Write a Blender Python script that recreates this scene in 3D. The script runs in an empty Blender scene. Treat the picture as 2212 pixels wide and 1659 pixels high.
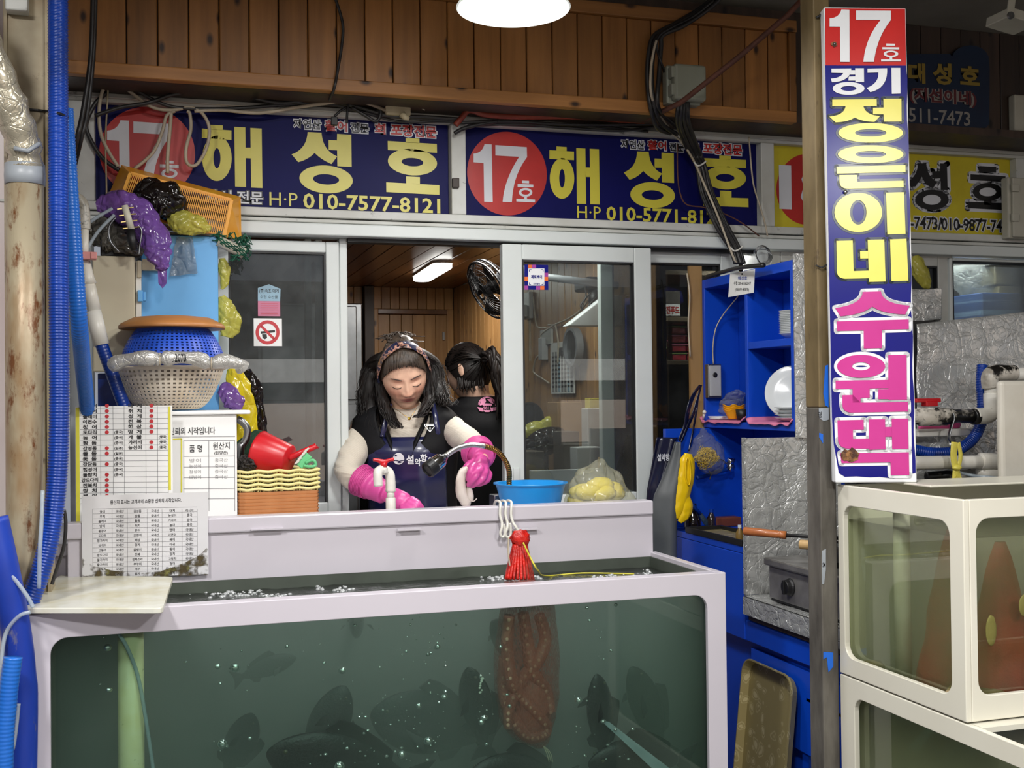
import bpy,math,random
from math import sin,cos,pi,radians,sqrt,exp,atan2,tan
from mathutils import Vector as V,Matrix,noise as mnoise
random.seed(7)
S=bpy.context.scene
COL=S.collection
# ------------------------------------------------------------------ camera
FPX,CXP,CYP=2450.0,1106.0,829.5
CAM=V((0.0,0.0,1.45))
YAW,PITCH,ROLL=radians(16.9),radians(0.75),0.011
CF=V((sin(YAW)*cos(PITCH),cos(YAW)*cos(PITCH),sin(PITCH)))
_R0=V((cos(YAW),-sin(YAW),0))
_U0=_R0.cross(CF)
CR=_R0*cos(ROLL)-_U0*sin(ROLL)
CU=_U0*cos(ROLL)+_R0*sin(ROLL)
cam=bpy.data.objects.new('camera',bpy.data.cameras.new('camera'))
COL.objects.link(cam)
cam.data.sensor_width=36.0
cam.data.lens=FPX/2212.0*36.0
m=Matrix.Identity(4)
for i in range(3):
 m[i][0],m[i][1],m[i][2],m[i][3]=CR[i],CU[i],-CF[i],CAM[i]
cam.matrix_world=m
cam.data.clip_end=200
S.camera=cam
# ------------------------------------------------------------------ colour management, world, lamps
S.view_settings.view_transform='Standard'
S.view_settings.look='None'
S.view_settings.exposure=0.0
S.view_settings.gamma=1.0
S.view_settings.use_curve_mapping=False
W=bpy.data.worlds.new('world');S.world=W;W.use_nodes=True
_bg=W.node_tree.nodes['Background']
_bg.inputs[0].default_value=(0.86,0.90,1.0,1);_bg.inputs[1].default_value=0.34
S.cycles.use_denoising=True
S.cycles.max_bounces=10;S.cycles.transparent_max_bounces=24
S.cycles.diffuse_bounces=3;S.cycles.glossy_bounces=3;S.cycles.transmission_bounces=6;S.cycles.volume_bounces=3
S.cycles.sample_clamp_indirect=4.0
S.cycles.caustics_reflective=False;S.cycles.caustics_refractive=False
def lamp(name,kind,loc,power,color=(1,1,1),size=0.3,aim=None,spread=None):
 d=bpy.data.lights.new(name,kind);d.energy=power;d.color=color
 if kind=='AREA':
  d.shape='DISK';d.size=size
  if spread:d.spread=spread
 elif kind in ('POINT','SPOT'):d.shadow_soft_size=size
 o=bpy.data.objects.new(name,d);COL.objects.link(o);o.location=loc
 if aim is not None:
  o.rotation_euler=(V(aim)-V(loc)).to_track_quat('-Z','Y').to_euler()
 return o
_sd=bpy.data.lights.new('sun','SUN');_sd.energy=8.0;_sd.color=(1.0,0.96,0.9);_sd.angle=0.02
_so=bpy.data.objects.new('sun',_sd);COL.objects.link(_so);_so.rotation_euler=V((-0.15,-0.62,-0.78)).to_track_quat('-Z','Y').to_euler()
# round high-bay lamps of the market hall: the one in view and the next ones of the row, plus one added fill, all shining down
lamp('hall_and_fill_light','AREA',(0.92,2.80,2.35),8,(1.0,0.98,0.95),0.24)
lamp('hall_and_fill_light','AREA',(-0.75,1.25,2.65),46,(1.0,0.98,0.96),0.30)
lamp('hall_and_fill_light','AREA',(1.57,-0.68,2.56),80,(1.0,0.98,0.96),0.30)
lamp('hall_and_fill_light','AREA',(0.70,1.30,2.65),40,(1.0,0.98,0.96),0.30)  # added fill to light the stall from the front, not a lamp of the row
lamp('hall_and_fill_light','AREA',(0.3,-0.6,2.70),42,(1.0,0.98,0.96),0.30)
# ------------------------------------------------------------------ pixel helpers (the photograph's frame is 2212 x 1659)
def ray(px,py):
 return CF+CR*((px-CXP)/FPX)-CU*((py-CYP)/FPX)
def P(px,py,y):
 d=ray(px,py);return CAM+d*((y-CAM.y)/d.y)
def PX(px,py,x):
 d=ray(px,py);return CAM+d*((x-CAM.x)/d.x)
def PZ(px,py,z):
 d=ray(px,py);return CAM+d*((z-CAM.z)/d.z)
def PN(px,py,pt,n):
 d=ray(px,py);return CAM+d*((V(pt)-CAM).dot(n)/d.dot(n))
def pixsize(y,px=1106):            # metres per pixel for something standing at depth y
 return (P(px+1,830,y)-P(px,830,y)).length
def rectP(x0,y0,x1,y1,y):       # (X0, Z0, X1, Z1) of a picture rectangle lying in the plane y
 cx,cy=(x0+x1)/2,(y0+y1)/2
 return P(x0,cy,y).x,P(cx,y1,y).z,P(x1,cy,y).x,P(cx,y0,y).z
# ------------------------------------------------------------------ mesh builder
class MB:
 def __init__(s):s.v=[];s.f=[]
 def add(s,vs,fs):
  o=len(s.v);s.v+=[tuple(p) for p in vs];s.f+=[tuple(i+o for i in f) for f in fs];return s
 def box(s,x0,y0,z0,x1,y1,z1):
  x0,x1=sorted((x0,x1));y0,y1=sorted((y0,y1));z0,z1=sorted((z0,z1))
  return s.add([(x0,y0,z0),(x1,y0,z0),(x1,y1,z0),(x0,y1,z0),(x0,y0,z1),(x1,y0,z1),(x1,y1,z1),(x0,y1,z1)],
                     [(0,3,2,1),(4,5,6,7),(0,1,5,4),(1,2,6,5),(2,3,7,6),(3,0,4,7)])
 def obox(s,c,hx,hy,hz,ax=(1,0,0),ay=(0,1,0),az=(0,0,1)):
  c,ax,ay,az=V(c),V(ax),V(ay),V(az)
  pts=[c+ax*(i*hx)+ay*(j*hy)+az*(k*hz) for k in (-1,1) for (i,j) in ((-1,-1),(1,-1),(1,1),(-1,1))]
  return s.add(pts,[(0,3,2,1),(4,5,6,7),(0,1,5,4),(1,2,6,5),(2,3,7,6),(3,0,4,7)])
 def bar(s,a,b,w,t,up=(0,0,1)):   # rectangular bar from a to b
  a,b=V(a),V(b);d=(b-a);L=d.length;d.normalize()
  x=d.cross(V(up));x=x.normalized() if x.length>1e-6 else V((1,0,0));z=x.cross(d)
  return s.obox((a+b)/2,w/2,L/2,t/2,x,d,z)
 def tube(s,pts,r,n=8,cap=True,closed=False,flat=None):
  pts=[V(p) for p in pts];N=len(pts);o=len(s.v)
  rs=r if isinstance(r,(list,tuple)) else [r]*N
  up=None
  for i,p in enumerate(pts):
   if closed:t=pts[(i+1) % N]-pts[i-1]
   else:t=pts[min(i+1,N-1)]-pts[max(i-1,0)]
   t=t.normalized() if t.length>1e-9 else V((0,0,1))
   if up is None:
    a=V((0,0,1)) if abs(t.z)<.9 else V((1,0,0));up=(a-t*a.dot(t)).normalized()
   else:
    up=up-t*up.dot(t);up=up.normalized() if up.length>1e-6 else t.orthogonal().normalized()
   w=t.cross(up)
   for k in range(n):
    a=2*pi*k/n
    fx=flat or 1.0
    s.v.append(tuple(p+up*(cos(a)*rs[i])+w*(sin(a)*rs[i]*fx)))
  for i in range(N if closed else N-1):
   j=(i+1) % N
   for k in range(n):
    l=(k+1) % n;s.f.append((o+i*n+k,o+i*n+l,o+j*n+l,o+j*n+k))
  if cap and not closed:
   s.f.append(tuple(o+k for k in range(n-1,-1,-1)));s.f.append(tuple(o+(N-1)*n+k for k in range(n)))
  return s
 def lathe(s,prof,c=(0,0,0),n=32,axis=None,caps=False):   # prof: (r, h) pairs
  c=V(c);az=V(axis or (0,0,1)).normalized();ax=az.orthogonal().normalized();ay=az.cross(ax);o=len(s.v)
  for r,h in prof:
   for k in range(n):
    a=2*pi*k/n;s.v.append(tuple(c+az*h+ax*(r*cos(a))+ay*(r*sin(a))))
  for i in range(len(prof)-1):
   for k in range(n):
    l=(k+1) % n;s.f.append((o+i*n+k,o+i*n+l,o+(i+1)*n+l,o+(i+1)*n+k))
  if caps:
   s.f.append(tuple(o+k for k in range(n-1,-1,-1)));s.f.append(tuple(o+(len(prof)-1)*n+k for k in range(n)))
  return s
 def cyl(s,a,b,r,n=16,r2=None):
  return s.tube([a,b],[r,r if r2 is None else r2],n)
 def poly(s,pts):return s.add(pts,[tuple(range(len(pts)))])
 def prism(s,pts,vec):
  n=len(pts);vec=V(vec);a=[V(p) for p in pts]
  return s.add(a+[p+vec for p in a],[tuple(range(n-1,-1,-1)),tuple(range(n,2*n))]+[(i,(i+1) % n,n+(i+1) % n,n+i) for i in range(n)])
 def grid(s,fn,nu,nv,cu=False,cv=False):
  o=len(s.v)
  for i in range(nu):
   for j in range(nv):
    s.v.append(tuple(fn(i/(nu if cu else nu-1),j/(nv if cv else nv-1))))
  for i in range(nu if cu else nu-1):
   for j in range(nv if cv else nv-1):
    a,b=(i+1) % nu,(j+1) % nv
    s.f.append((o+i*nv+j,o+a*nv+j,o+a*nv+b,o+i*nv+b))
  return s
 def ball(s,c,r,nu=16,nv=10,fn=None):
  c=V(c);rx,ry,rz=r if isinstance(r,(tuple,list)) else (r,r,r);o=len(s.v)
  for j in range(1,nv):
   for i in range(nu):
    th=pi*j/nv;ph=2*pi*i/nu
    d=V((sin(th)*cos(ph),sin(th)*sin(ph),cos(th)))
    k=fn(d) if fn else 1.0
    s.v.append((c.x+d.x*rx*k,c.y+d.y*ry*k,c.z+d.z*rz*k))
  kt=fn(V((0,0,1))) if fn else 1.0;kb=fn(V((0,0,-1))) if fn else 1.0
  s.v.append((c.x,c.y,c.z+rz*kt));s.v.append((c.x,c.y,c.z-rz*kb));T=o+(nv-1)*nu;B=T+1
  for j in range(nv-2):
   for i in range(nu):
    k=(i+1) % nu;s.f.append((o+j*nu+i,o+(j+1)*nu+i,o+(j+1)*nu+k,o+j*nu+k))
  for i in range(nu):
   k=(i+1) % nu;s.f.append((T,o+i,o+k));s.f.append((B,o+(nv-2)*nu+k,o+(nv-2)*nu+i))
  return s
 def xform(s,mat):
  s.v=[tuple(mat @ V(p)) for p in s.v];return s
 def build(s,name,mat,parent=None,smooth=False,bevel=0,origin=None,sub=0,seg=2,solid=0):
  me=bpy.data.meshes.new(name)
  if parent is not None:org=V(parent['_w'])
  elif origin is not None:org=V(origin)
  else:
   xs,ys,zs=zip(*s.v);org=V(((min(xs)+max(xs))/2,(min(ys)+max(ys))/2,min(zs)))
  me.from_pydata([(p[0]-org.x,p[1]-org.y,p[2]-org.z) for p in s.v],[],s.f)
  if smooth:me.polygons.foreach_set('use_smooth',[True]*len(me.polygons))
  me.update()
  o=bpy.data.objects.new(name,me);COL.objects.link(o)
  if mat:me.materials.append(mat)
  o['_w']=tuple(org)
  if parent is not None:o.parent=parent
  else:o.location=org
  if solid:
   md=o.modifiers.new('thick','SOLIDIFY');md.thickness=solid;md.offset=0
  if bevel:
   md=o.modifiers.new('bevel','BEVEL');md.width=bevel;md.segments=seg;md.limit_method='ANGLE';md.angle_limit=radians(40)
   if smooth is False and seg>1:pass
  if sub:
   md=o.modifiers.new('sub','SUBSURF');md.levels=sub;md.render_levels=sub
  return o
def tag(o,label,cat,group=None,kind=None):
 o['label']=label;o['category']=cat
 if group:o['group']=group
 if kind:o['kind']=kind
 return o
def thing(name,label,cat,loc=(0,0,0),group=None):
 o=bpy.data.objects.new(name,None);COL.objects.link(o);o.location=loc;o['_w']=tuple(loc);o.empty_display_size=0.05
 return tag(o,label,cat,group)
def struct(o):
 o['kind']='structure';return o
def shell(name,loc=(0,0,0)):
 o=bpy.data.objects.new(name,None);COL.objects.link(o);o.location=loc;o['_w']=tuple(loc);o['kind']='structure';return o
def dup(root,d,rotz=0,label=None,scale=None):
 r=root.copy();COL.objects.link(r);r.location=V(root.location)+V(d);r.rotation_euler.z+=rotz
 if scale:r.scale=scale
 if label:r['label']=label
 for ch in list(root.children):
  c=ch.copy();COL.objects.link(c);c.parent=r
  for g in list(ch.children):
   e=g.copy();COL.objects.link(e);e.parent=c
 return r
def smoothpath(pts,k=6,closed=False):      # Catmull-Rom through pts
 pts=[V(p) for p in pts];n=len(pts);out=[]
 g=(lambda i:pts[i % n]) if closed else (lambda i:pts[max(0,min(n-1,i))])
 for i in range(n if closed else n-1):
  a,b,c,d=g(i-1),g(i),g(i+1),g(i+2)
  for j in range(k):
   t=j/k
   out.append(0.5*((2*b)+(c-a)*t+(2*a-5*b+4*c-d)*t*t+(3*b-a-3*c+d)*t**3))
 if not closed:out.append(pts[-1])
 return out
def roundrect(x0,z0,x1,z1,r,n=6):
 out=[]
 for cx,cz,a0 in ((x1-r,z1-r,0),(x0+r,z1-r,90),(x0+r,z0+r,180),(x1-r,z0+r,270)):
  for i in range(n+1):
   a=radians(a0+90*i/n);out.append((cx+r*cos(a),cz+r*sin(a)))
 return out
def holed(mb,o,h,r,fr,bk,n=6):
 """flat plate with a rounded hole; o, h = (u0, w0, u1, w1); fr/bk map (u, w) to the front and back skins"""
 inn=roundrect(*h,r,n)
 cor=[(o[2],o[3]),(o[0],o[3]),(o[0],o[1]),(o[2],o[1])]
 out=[cor[i // (n+1)] for i in range(4*(n+1))]
 N=len(inn)
 a=[fr(*p) for p in inn];b=[bk(*p) for p in inn];c=[fr(*p) for p in cor];d=[bk(*p) for p in cor]
 fs=[]
 for i in range(N):
  j=(i+1) % N;ci,cj=i // (n+1),j // (n+1)
  if ci==cj:
   fs.append((i,j,2*N+ci));fs.append((N+j,N+i,2*N+4+ci))
  else:
   fs.append((i,j,2*N+cj,2*N+ci));fs.append((N+j,N+i,2*N+4+ci,2*N+4+cj))
  fs.append((j,i,N+i,N+j))
 for k in range(4):
  l=(k+1) % 4;fs.append((2*N+k,2*N+l,2*N+4+l,2*N+4+k))
 return mb.add(a+b+c+d,fs)
# ------------------------------------------------------------------ lettering (Blender's own built-in font)
_tc={}
def glyphs(txt,off=0.0,res=2,spacing=1.0):
 key=(txt,off,res,spacing)
 if key not in _tc:
  c=bpy.data.curves.new('t','FONT');c.body=txt;c.size=1;c.offset=off;c.resolution_u=res;c.space_character=spacing
  c.fill_mode='FRONT'
  o=ev=bpy.data.objects.new('t',c);me=ev.to_mesh()
  vs=[(p.co.x,p.co.y) for p in me.vertices];fs=[tuple(p.vertices) for p in me.polygons]
  ev.to_mesh_clear();bpy.data.objects.remove(o);bpy.data.curves.remove(c)
  x0=min(p[0] for p in vs);x1=max(p[0] for p in vs);y0=min(p[1] for p in vs);y1=max(p[1] for p in vs)
  _tc[key]=([((x-x0)/(x1-x0),(y-y0)/(y1-y0)) for x,y in vs],fs,(x1-x0)/(y1-y0))
 return _tc[key]
def text(mb,txt,rect,fn,off=0.0,res=2,spacing=1.0,grow=0.0):
 """letters filling rect = (u0, w0, u1, w1); fn(u, w) gives the 3D point"""
 vs,fs,asp=glyphs(txt,off,res,spacing);u0,w0,u1,w1=rect
 u0 -= grow;u1+=grow;w0 -= grow;w1+=grow
 mb.add([fn(u0+x*(u1-u0),w0+y*(w1-w0)) for x,y in vs],fs);return mb
def offpoly(mb,pts,r,fn,n=6):    # fat outline of a flat polygon: itself plus a capsule along every edge
 mb.poly([fn(*p) for p in pts])
 N=len(pts)
 for i in range(N):
  (ax,ay),(bx,by)=pts[i],pts[(i+1) % N];L=sqrt((bx-ax)**2+(by-ay)**2)
  if L<1e-9:continue
  t=atan2(by-ay,bx-ax);c=[]
  for k in range(n+1):a=t-pi/2+pi*k/n;c.append((bx+r*cos(a),by+r*sin(a)))
  for k in range(n+1):a=t+pi/2+pi*k/n;c.append((ax+r*cos(a),ay+r*sin(a)))
  mb.poly([fn(*p) for p in c])
def ell(cx,cy,rx,ry,n=32,rot=0.0,a0=0,a1=2*pi):
 return [(cx+rx*cos(a0+(a1-a0)*i/n),cy+ry*sin(a0+(a1-a0)*i/n)) for i in range(n)]
def ring(mb,cx,cy,rx,ry,ix,iy,fn,n=36,shear=0.0):
 vs=[];fs=[]
 for i in range(n):
  a=2*pi*i/n
  vs.append(fn(cx+ix*cos(a),cy+iy*sin(a)+shear*ix*cos(a)));vs.append(fn(cx+rx*cos(a),cy+ry*sin(a)+shear*rx*cos(a)))
 for i in range(n):
  j=(i+1) % n;fs.append((2*i,2*i+1,2*j+1,2*j))
 mb.add(vs,fs)
# ------------------------------------------------------------------ materials
ORD='lowest second third fourth fifth sixth seventh eighth ninth tenth eleventh twelfth thirteenth fourteenth'.split()
def nth(k,n,top=False):      # which one of a stack
 if k==0:return 'lowest'
 if k==n-1:return 'topmost'
 return ORD[k]+' from the bottom'
def lin(c):
 c=c/255.0
 return c/12.92 if c <= 0.04045 else ((c+0.055)/1.055)**2.4
def rgb(c):return (lin(c[0]),lin(c[1]),lin(c[2]),1.0)
class NT:
 def __init__(s,name):
  s.m=bpy.data.materials.new(name);s.m.use_nodes=True;s.t=s.m.node_tree;s.N=s.t.nodes;s.L=s.t.links
  s.b=s.N['Principled BSDF'];s.out=s.N['Material Output']
 def n(s,typ,**kw):
  x=s.N.new(typ)
  for k,v in kw.items():
   if k in ('operation','blend_type','data_type','feature','noise_dimensions','bands_direction','wave_type','distance','rings_direction','wave_profile','layer_name','space','invert'):setattr(x,k,v)
  return x
 def l(s,a,b):s.L.new(a,b)
 def coord(s,scale=(1,1,1),rnd=False,kind='Object'):
  tc=s.n('ShaderNodeTexCoord');mp=s.n('ShaderNodeMapping');mp.inputs['Scale'].default_value=scale
  s.l(tc.outputs[kind],mp.inputs['Vector'])
  if rnd:
   oi=s.n('ShaderNodeObjectInfo');mu=s.n('ShaderNodeMath',operation='MULTIPLY');mu.inputs[1].default_value=37.0
   s.l(oi.outputs['Random'],mu.inputs[0]);s.l(mu.outputs[0],mp.inputs['Location'])
  return mp.outputs['Vector']
 def noise(s,vec,scale,detail=4,rough=0.6):
  x=s.n('ShaderNodeTexNoise');x.inputs['Scale'].default_value=scale;x.inputs['Detail'].default_value=detail;x.inputs['Roughness'].default_value=rough
  s.l(vec,x.inputs['Vector']);return x.outputs['Fac']
 def ramp(s,fac,stops):
  x=s.n('ShaderNodeValToRGB');e=x.color_ramp.elements
  while len(e)<len(stops):e.new(0.5)
  for i,(p,c) in enumerate(stops):e[i].position=p;e[i].color=c
  s.l(fac,x.inputs['Fac']);return x.outputs['Color']
 def mix(s,fac,a,b,mode='MIX'):
  x=s.n('ShaderNodeMix',data_type='RGBA',blend_type=mode)
  for i,q in ((0,fac),(6,a),(7,b)):
   if hasattr(q,'links') or hasattr(q,'is_linked'):s.l(q,x.inputs[i])
   else:x.inputs[i].default_value=q
  return x.outputs[2]
 def bump(s,h,strength,dist=0.01):
  x=s.n('ShaderNodeBump');x.inputs['Strength'].default_value=strength;x.inputs['Distance'].default_value=dist
  s.l(h,x.inputs['Height']);s.l(x.outputs['Normal'],s.b.inputs['Normal'])
def mat(name,col,rough=0.5,metal=0.0,col2=None,ns=6.0,nt=(0.35,0.7),bump=0.0,bs=40.0,spec=0.5,scale=(1,1,1),alpha=1.0,trans=0.0,rnd=False,coat=0.0,emit=None,es=1.0,sss=0.0,dirt=None,dirt_t=(0.6,0.75),dscale=14.0,sheen=0.0):
 """plain procedural material: base colour, a second colour in soft patches, sharper dirt specks, fine relief"""
 t=NT(name);b=t.b;vec=t.coord(scale,rnd)
 b.inputs['Roughness'].default_value=rough;b.inputs['Metallic'].default_value=metal;b.inputs['Specular IOR Level'].default_value=spec
 c=rgb(col)
 if col2 is None:col2=tuple(x*0.9 for x in col)
 cc=t.ramp(t.noise(vec,ns),[(nt[0],c),(nt[1],rgb(col2))])
 if dirt is not None:
  f=t.ramp(t.noise(vec,dscale,6,0.7),[(dirt_t[0],(0,0,0,1)),(dirt_t[1],(1,1,1,1))])
  cc=t.mix(f,cc,rgb(dirt))
 t.l(cc,b.inputs['Base Color'])
 if bump:t.bump(t.noise(vec,bs,3),bump,0.004)
 if alpha<1:b.inputs['Alpha'].default_value=alpha
 if trans:b.inputs['Transmission Weight'].default_value=trans
 if coat:b.inputs['Coat Weight'].default_value=coat;b.inputs['Coat Roughness'].default_value=0.1
 if sheen:b.inputs['Sheen Weight'].default_value=sheen
 if sss:b.inputs['Subsurface Weight'].default_value=sss;b.inputs['Subsurface Radius'].default_value=(0.02,0.008,0.004);b.inputs['Subsurface Scale'].default_value=0.5
 if emit:b.inputs['Emission Color'].default_value=rgb(emit);b.inputs['Emission Strength'].default_value=es
 return t.m
def wood(name,c1,c2,knot,rough=0.45,axis=2,gs=22.0,ks=7.0,kt=0.085,var=0.25,cross=0):
 t=NT(name);sc=[1,1,1];sc[axis]=0.07;vec=t.coord(tuple(sc),True)
 g=t.noise(vec,gs,5,0.65)
 cc=t.ramp(g,[(0.30,rgb(c1)),(0.72,rgb(c2))])
 oi=t.n('ShaderNodeObjectInfo');hv=t.n('ShaderNodeHueSaturation');mr=t.n('ShaderNodeMapRange')
 mr.inputs['To Min'].default_value=1-var;mr.inputs['To Max'].default_value=1+var
 t.l(oi.outputs['Random'],mr.inputs['Value']);t.l(mr.outputs[0],hv.inputs['Value']);t.l(cc,hv.inputs['Color'])
 kv=t.coord((1,1,1),True);sx=t.n('ShaderNodeSeparateXYZ');t.l(kv,sx.inputs[0]);cx=t.n('ShaderNodeCombineXYZ')
 ml=t.n('ShaderNodeMath',operation='MULTIPLY');ml.inputs[1].default_value=0.5;t.l(sx.outputs[axis],ml.inputs[0]);t.l(ml.outputs[0],cx.inputs[1]);t.l(sx.outputs[cross],cx.inputs[0])
 vo=t.n('ShaderNodeTexVoronoi');vo.voronoi_dimensions='2D';vo.inputs['Scale'].default_value=ks;t.l(cx.outputs[0],vo.inputs['Vector'])
 kf=t.ramp(vo.outputs['Distance'],[(kt*0.35,(1,1,1,1)),(kt,(0,0,0,1))])
 t.l(t.mix(kf,hv.outputs['Color'],rgb(knot)),t.b.inputs['Base Color'])
 t.b.inputs['Roughness'].default_value=rough
 t.bump(g,0.12,0.003)
 return t.m
def foil(name,tint=(220,221,218),rough=0.32,scale=22.0,strength=0.8):
 t=NT(name);vec=t.coord();t.b.inputs['Metallic'].default_value=0.5;t.b.inputs['Roughness'].default_value=rough
 nz=t.n('ShaderNodeTexNoise');nz.inputs['Scale'].default_value=9;nz.inputs['Detail'].default_value=3;t.l(vec,nz.inputs['Vector'])
 ad=t.n('ShaderNodeVectorMath');ad.operation='MULTIPLY_ADD';ad.inputs[1].default_value=(0.10,0.10,0.10);t.l(nz.outputs['Color'],ad.inputs[0]);t.l(vec,ad.inputs[2])
 hs=[]
 for k,(sc,w) in enumerate(((scale*.45,1.2),(scale*1.2,.7),(scale*3.0,.3))):
  vo=t.n('ShaderNodeTexVoronoi',feature='DISTANCE_TO_EDGE');vo.inputs['Scale'].default_value=sc;t.l(ad.outputs[0],vo.inputs['Vector'])
  mn=t.n('ShaderNodeMath',operation='MINIMUM');mn.inputs[1].default_value=.07;t.l(vo.outputs['Distance'],mn.inputs[0])
  mm=t.n('ShaderNodeMath',operation='MULTIPLY_ADD');mm.inputs[1].default_value=w;mm.inputs[2].default_value=0;t.l(mn.outputs[0],mm.inputs[0])
  if hs:t.l(hs[-1].outputs[0],mm.inputs[2])
  hs.append(mm)
 t.bump(hs[-1].outputs[0],strength,0.02)
 t.l(t.ramp(t.noise(vec,5),[(0.3,rgb(tint)),(0.75,rgb(tuple(x*0.85 for x in tint)))]),t.b.inputs['Base Color'])
 return t.m
def film(name,col,a=0.5,rough=0.18,bs=26.0,strength=0.6):      # thin crinkled plastic: part clear, part coloured, glossy
 t=NT(name);b=t.b;vec=t.coord()
 b.inputs['Base Color'].default_value=rgb(col);b.inputs['Roughness'].default_value=rough;b.inputs['Specular IOR Level'].default_value=0.7
 nz=t.n('ShaderNodeTexNoise');nz.inputs['Scale'].default_value=10;t.l(vec,nz.inputs['Vector']);ad=t.n('ShaderNodeVectorMath');ad.operation='MULTIPLY_ADD';ad.inputs[1].default_value=(.09,.09,.09);t.l(nz.outputs['Color'],ad.inputs[0]);t.l(vec,ad.inputs[2])
 vo=t.n('ShaderNodeTexVoronoi',feature='DISTANCE_TO_EDGE');vo.inputs['Scale'].default_value=bs;t.l(ad.outputs[0],vo.inputs['Vector']);mn=t.n('ShaderNodeMath',operation='MINIMUM');mn.inputs[1].default_value=.2;t.l(vo.outputs['Distance'],mn.inputs[0])
 t.bump(mn.outputs[0],strength,0.02)
 tr=t.n('ShaderNodeBsdfTransparent');tr.inputs[0].default_value=tuple(0.35+0.65*x for x in rgb(col)[:3])+(1,)
 mx=t.n('ShaderNodeMixShader');r=t.ramp(t.noise(vec,9),[(0.3,(a*0.7,)*3+(1,)),(0.7,(min(1,a*1.25),)*3+(1,))])
 t.l(r,mx.inputs[0]);t.l(tr.outputs[0],mx.inputs[1]);t.l(b.outputs[0],mx.inputs[2]);t.l(mx.outputs[0],t.out.inputs['Surface'])
 return t.m
def glass(name,tint=(236,242,240),refl=1.0,haze=0.0,hcol=(200,205,205),rough=0.0):
 t=NT(name);t.N.remove(t.b)
 fr=t.n('ShaderNodeFresnel');fr.inputs['IOR'].default_value=1.5
 tr=t.n('ShaderNodeBsdfTransparent');tr.inputs[0].default_value=rgb(tint)
 gl=t.n('ShaderNodeBsdfGlossy');gl.inputs['Roughness'].default_value=rough
 mu=t.n('ShaderNodeMath',operation='MULTIPLY');mu.inputs[1].default_value=refl;t.l(fr.outputs[0],mu.inputs[0])
 mx=t.n('ShaderNodeMixShader');t.l(mu.outputs[0],mx.inputs[0]);t.l(tr.outputs[0],mx.inputs[1]);t.l(gl.outputs[0],mx.inputs[2])
 last=mx.outputs[0]
 if haze:
  df=t.n('ShaderNodeBsdfDiffuse');df.inputs[0].default_value=rgb(hcol)
  vec=t.coord();f=t.ramp(t.noise(vec,7,6,0.7),[(0.35,(haze*0.4,)*3+(1,)),(0.75,(haze*1.4,)*3+(1,))])
  m2=t.n('ShaderNodeMixShader');t.l(f,m2.inputs[0]);t.l(last,m2.inputs[1]);t.l(df.outputs[0],m2.inputs[2]);last=m2.outputs[0]
 t.l(last,t.out.inputs['Surface']);return t.m
def glow(name,col,s):
 t=NT(name);t.b.inputs['Base Color'].default_value=(0.8,0.8,0.8,1);t.b.inputs['Emission Color'].default_value=rgb(col);t.b.inputs['Emission Strength'].default_value=s
 return t.m
def attr_mat(name,rough=0.5,sss=0.0,bump=0.0,bs=60.0,spec=0.5):
 t=NT(name);a=t.n('ShaderNodeAttribute');a.attribute_name='Col';t.l(a.outputs['Color'],t.b.inputs['Base Color']);t.b.inputs['Roughness'].default_value=rough
 t.b.inputs['Specular IOR Level'].default_value=spec
 if sss:t.b.inputs['Subsurface Weight'].default_value=sss;t.b.inputs['Subsurface Radius'].default_value=(0.012,0.005,0.003);t.b.inputs['Subsurface Scale'].default_value=0.4
 if bump:t.bump(t.noise(t.coord(),bs,3),bump,0.003)
 return t.m
M={}
M['pvc_frame']=mat('pvc_frame',(214,220,218),0.35,col2=(204,210,208),ns=3,dirt=(120,115,105),dirt_t=(0.70,0.82),dscale=18)
M['old_frame']=mat('old_frame',(205,207,203),0.45,col2=(180,180,172),ns=4,dirt=(70,66,60),dirt_t=(0.63,0.75),dscale=22)
M['seal']=mat('seal',(28,30,32),0.5)
M['pine']=wood('pine',(168,114,58),(130,86,42),(48,26,12),0.42)
M['pine_trim']=wood('pine_trim',(172,118,62),(134,90,46),(52,30,14),0.45,axis=0,cross=2)
M['dark_wood']=wood('dark_wood',(66,50,40),(40,30,24),(20,14,10),0.5)
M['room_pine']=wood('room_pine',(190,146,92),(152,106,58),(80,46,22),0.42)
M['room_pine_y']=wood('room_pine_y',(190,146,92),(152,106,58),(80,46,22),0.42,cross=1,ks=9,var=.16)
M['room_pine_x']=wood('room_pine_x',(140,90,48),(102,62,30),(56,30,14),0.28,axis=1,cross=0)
M['black']=mat('black',(22,22,24),0.45)
M['cable_black']=mat('cable_black',(26,26,29),0.4,col2=(52,50,48))
M['cable_white']=mat('cable_white',(196,184,162),0.5,col2=(140,126,104))
M['white_acrylic']=mat('white_acrylic',(199,194,202),0.28,col2=(194,189,197),ns=2)
M['white_pvc']=mat('white_pvc',(228,226,218),0.35,col2=(212,206,192),ns=9,dirt=(96,84,66),dirt_t=(0.66,0.76),dscale=24)
M['chrome']=mat('chrome',(215,215,215),0.12,1.0)
M['steel']=mat('steel',(150,152,154),0.32,1.0,col2=(120,122,124))
M['concrete']=mat('concrete',(112,110,108),0.55,col2=(84,82,80),bump=0.2)
# ================================================================== the setting
YF,YW=3.60,3.38
X_L=P(148,600,YF).x-0.75
ZSILL=1.06
# floor of the hall and shop
fl=MB().box(-14.0,-14.0,-0.1,16.0,7.2,0.0).build('floor',M['concrete']);struct(fl)
zc=P(2040,47,YW).z
M['ceil']=mat('ceil',(150,146,136),0.6,col2=(126,122,112),ns=2)
ce=MB().box(-9.0,-2.6,zc,12.0,7.4,zc+0.06).build('ceiling',M['ceil']);struct(ce)
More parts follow.
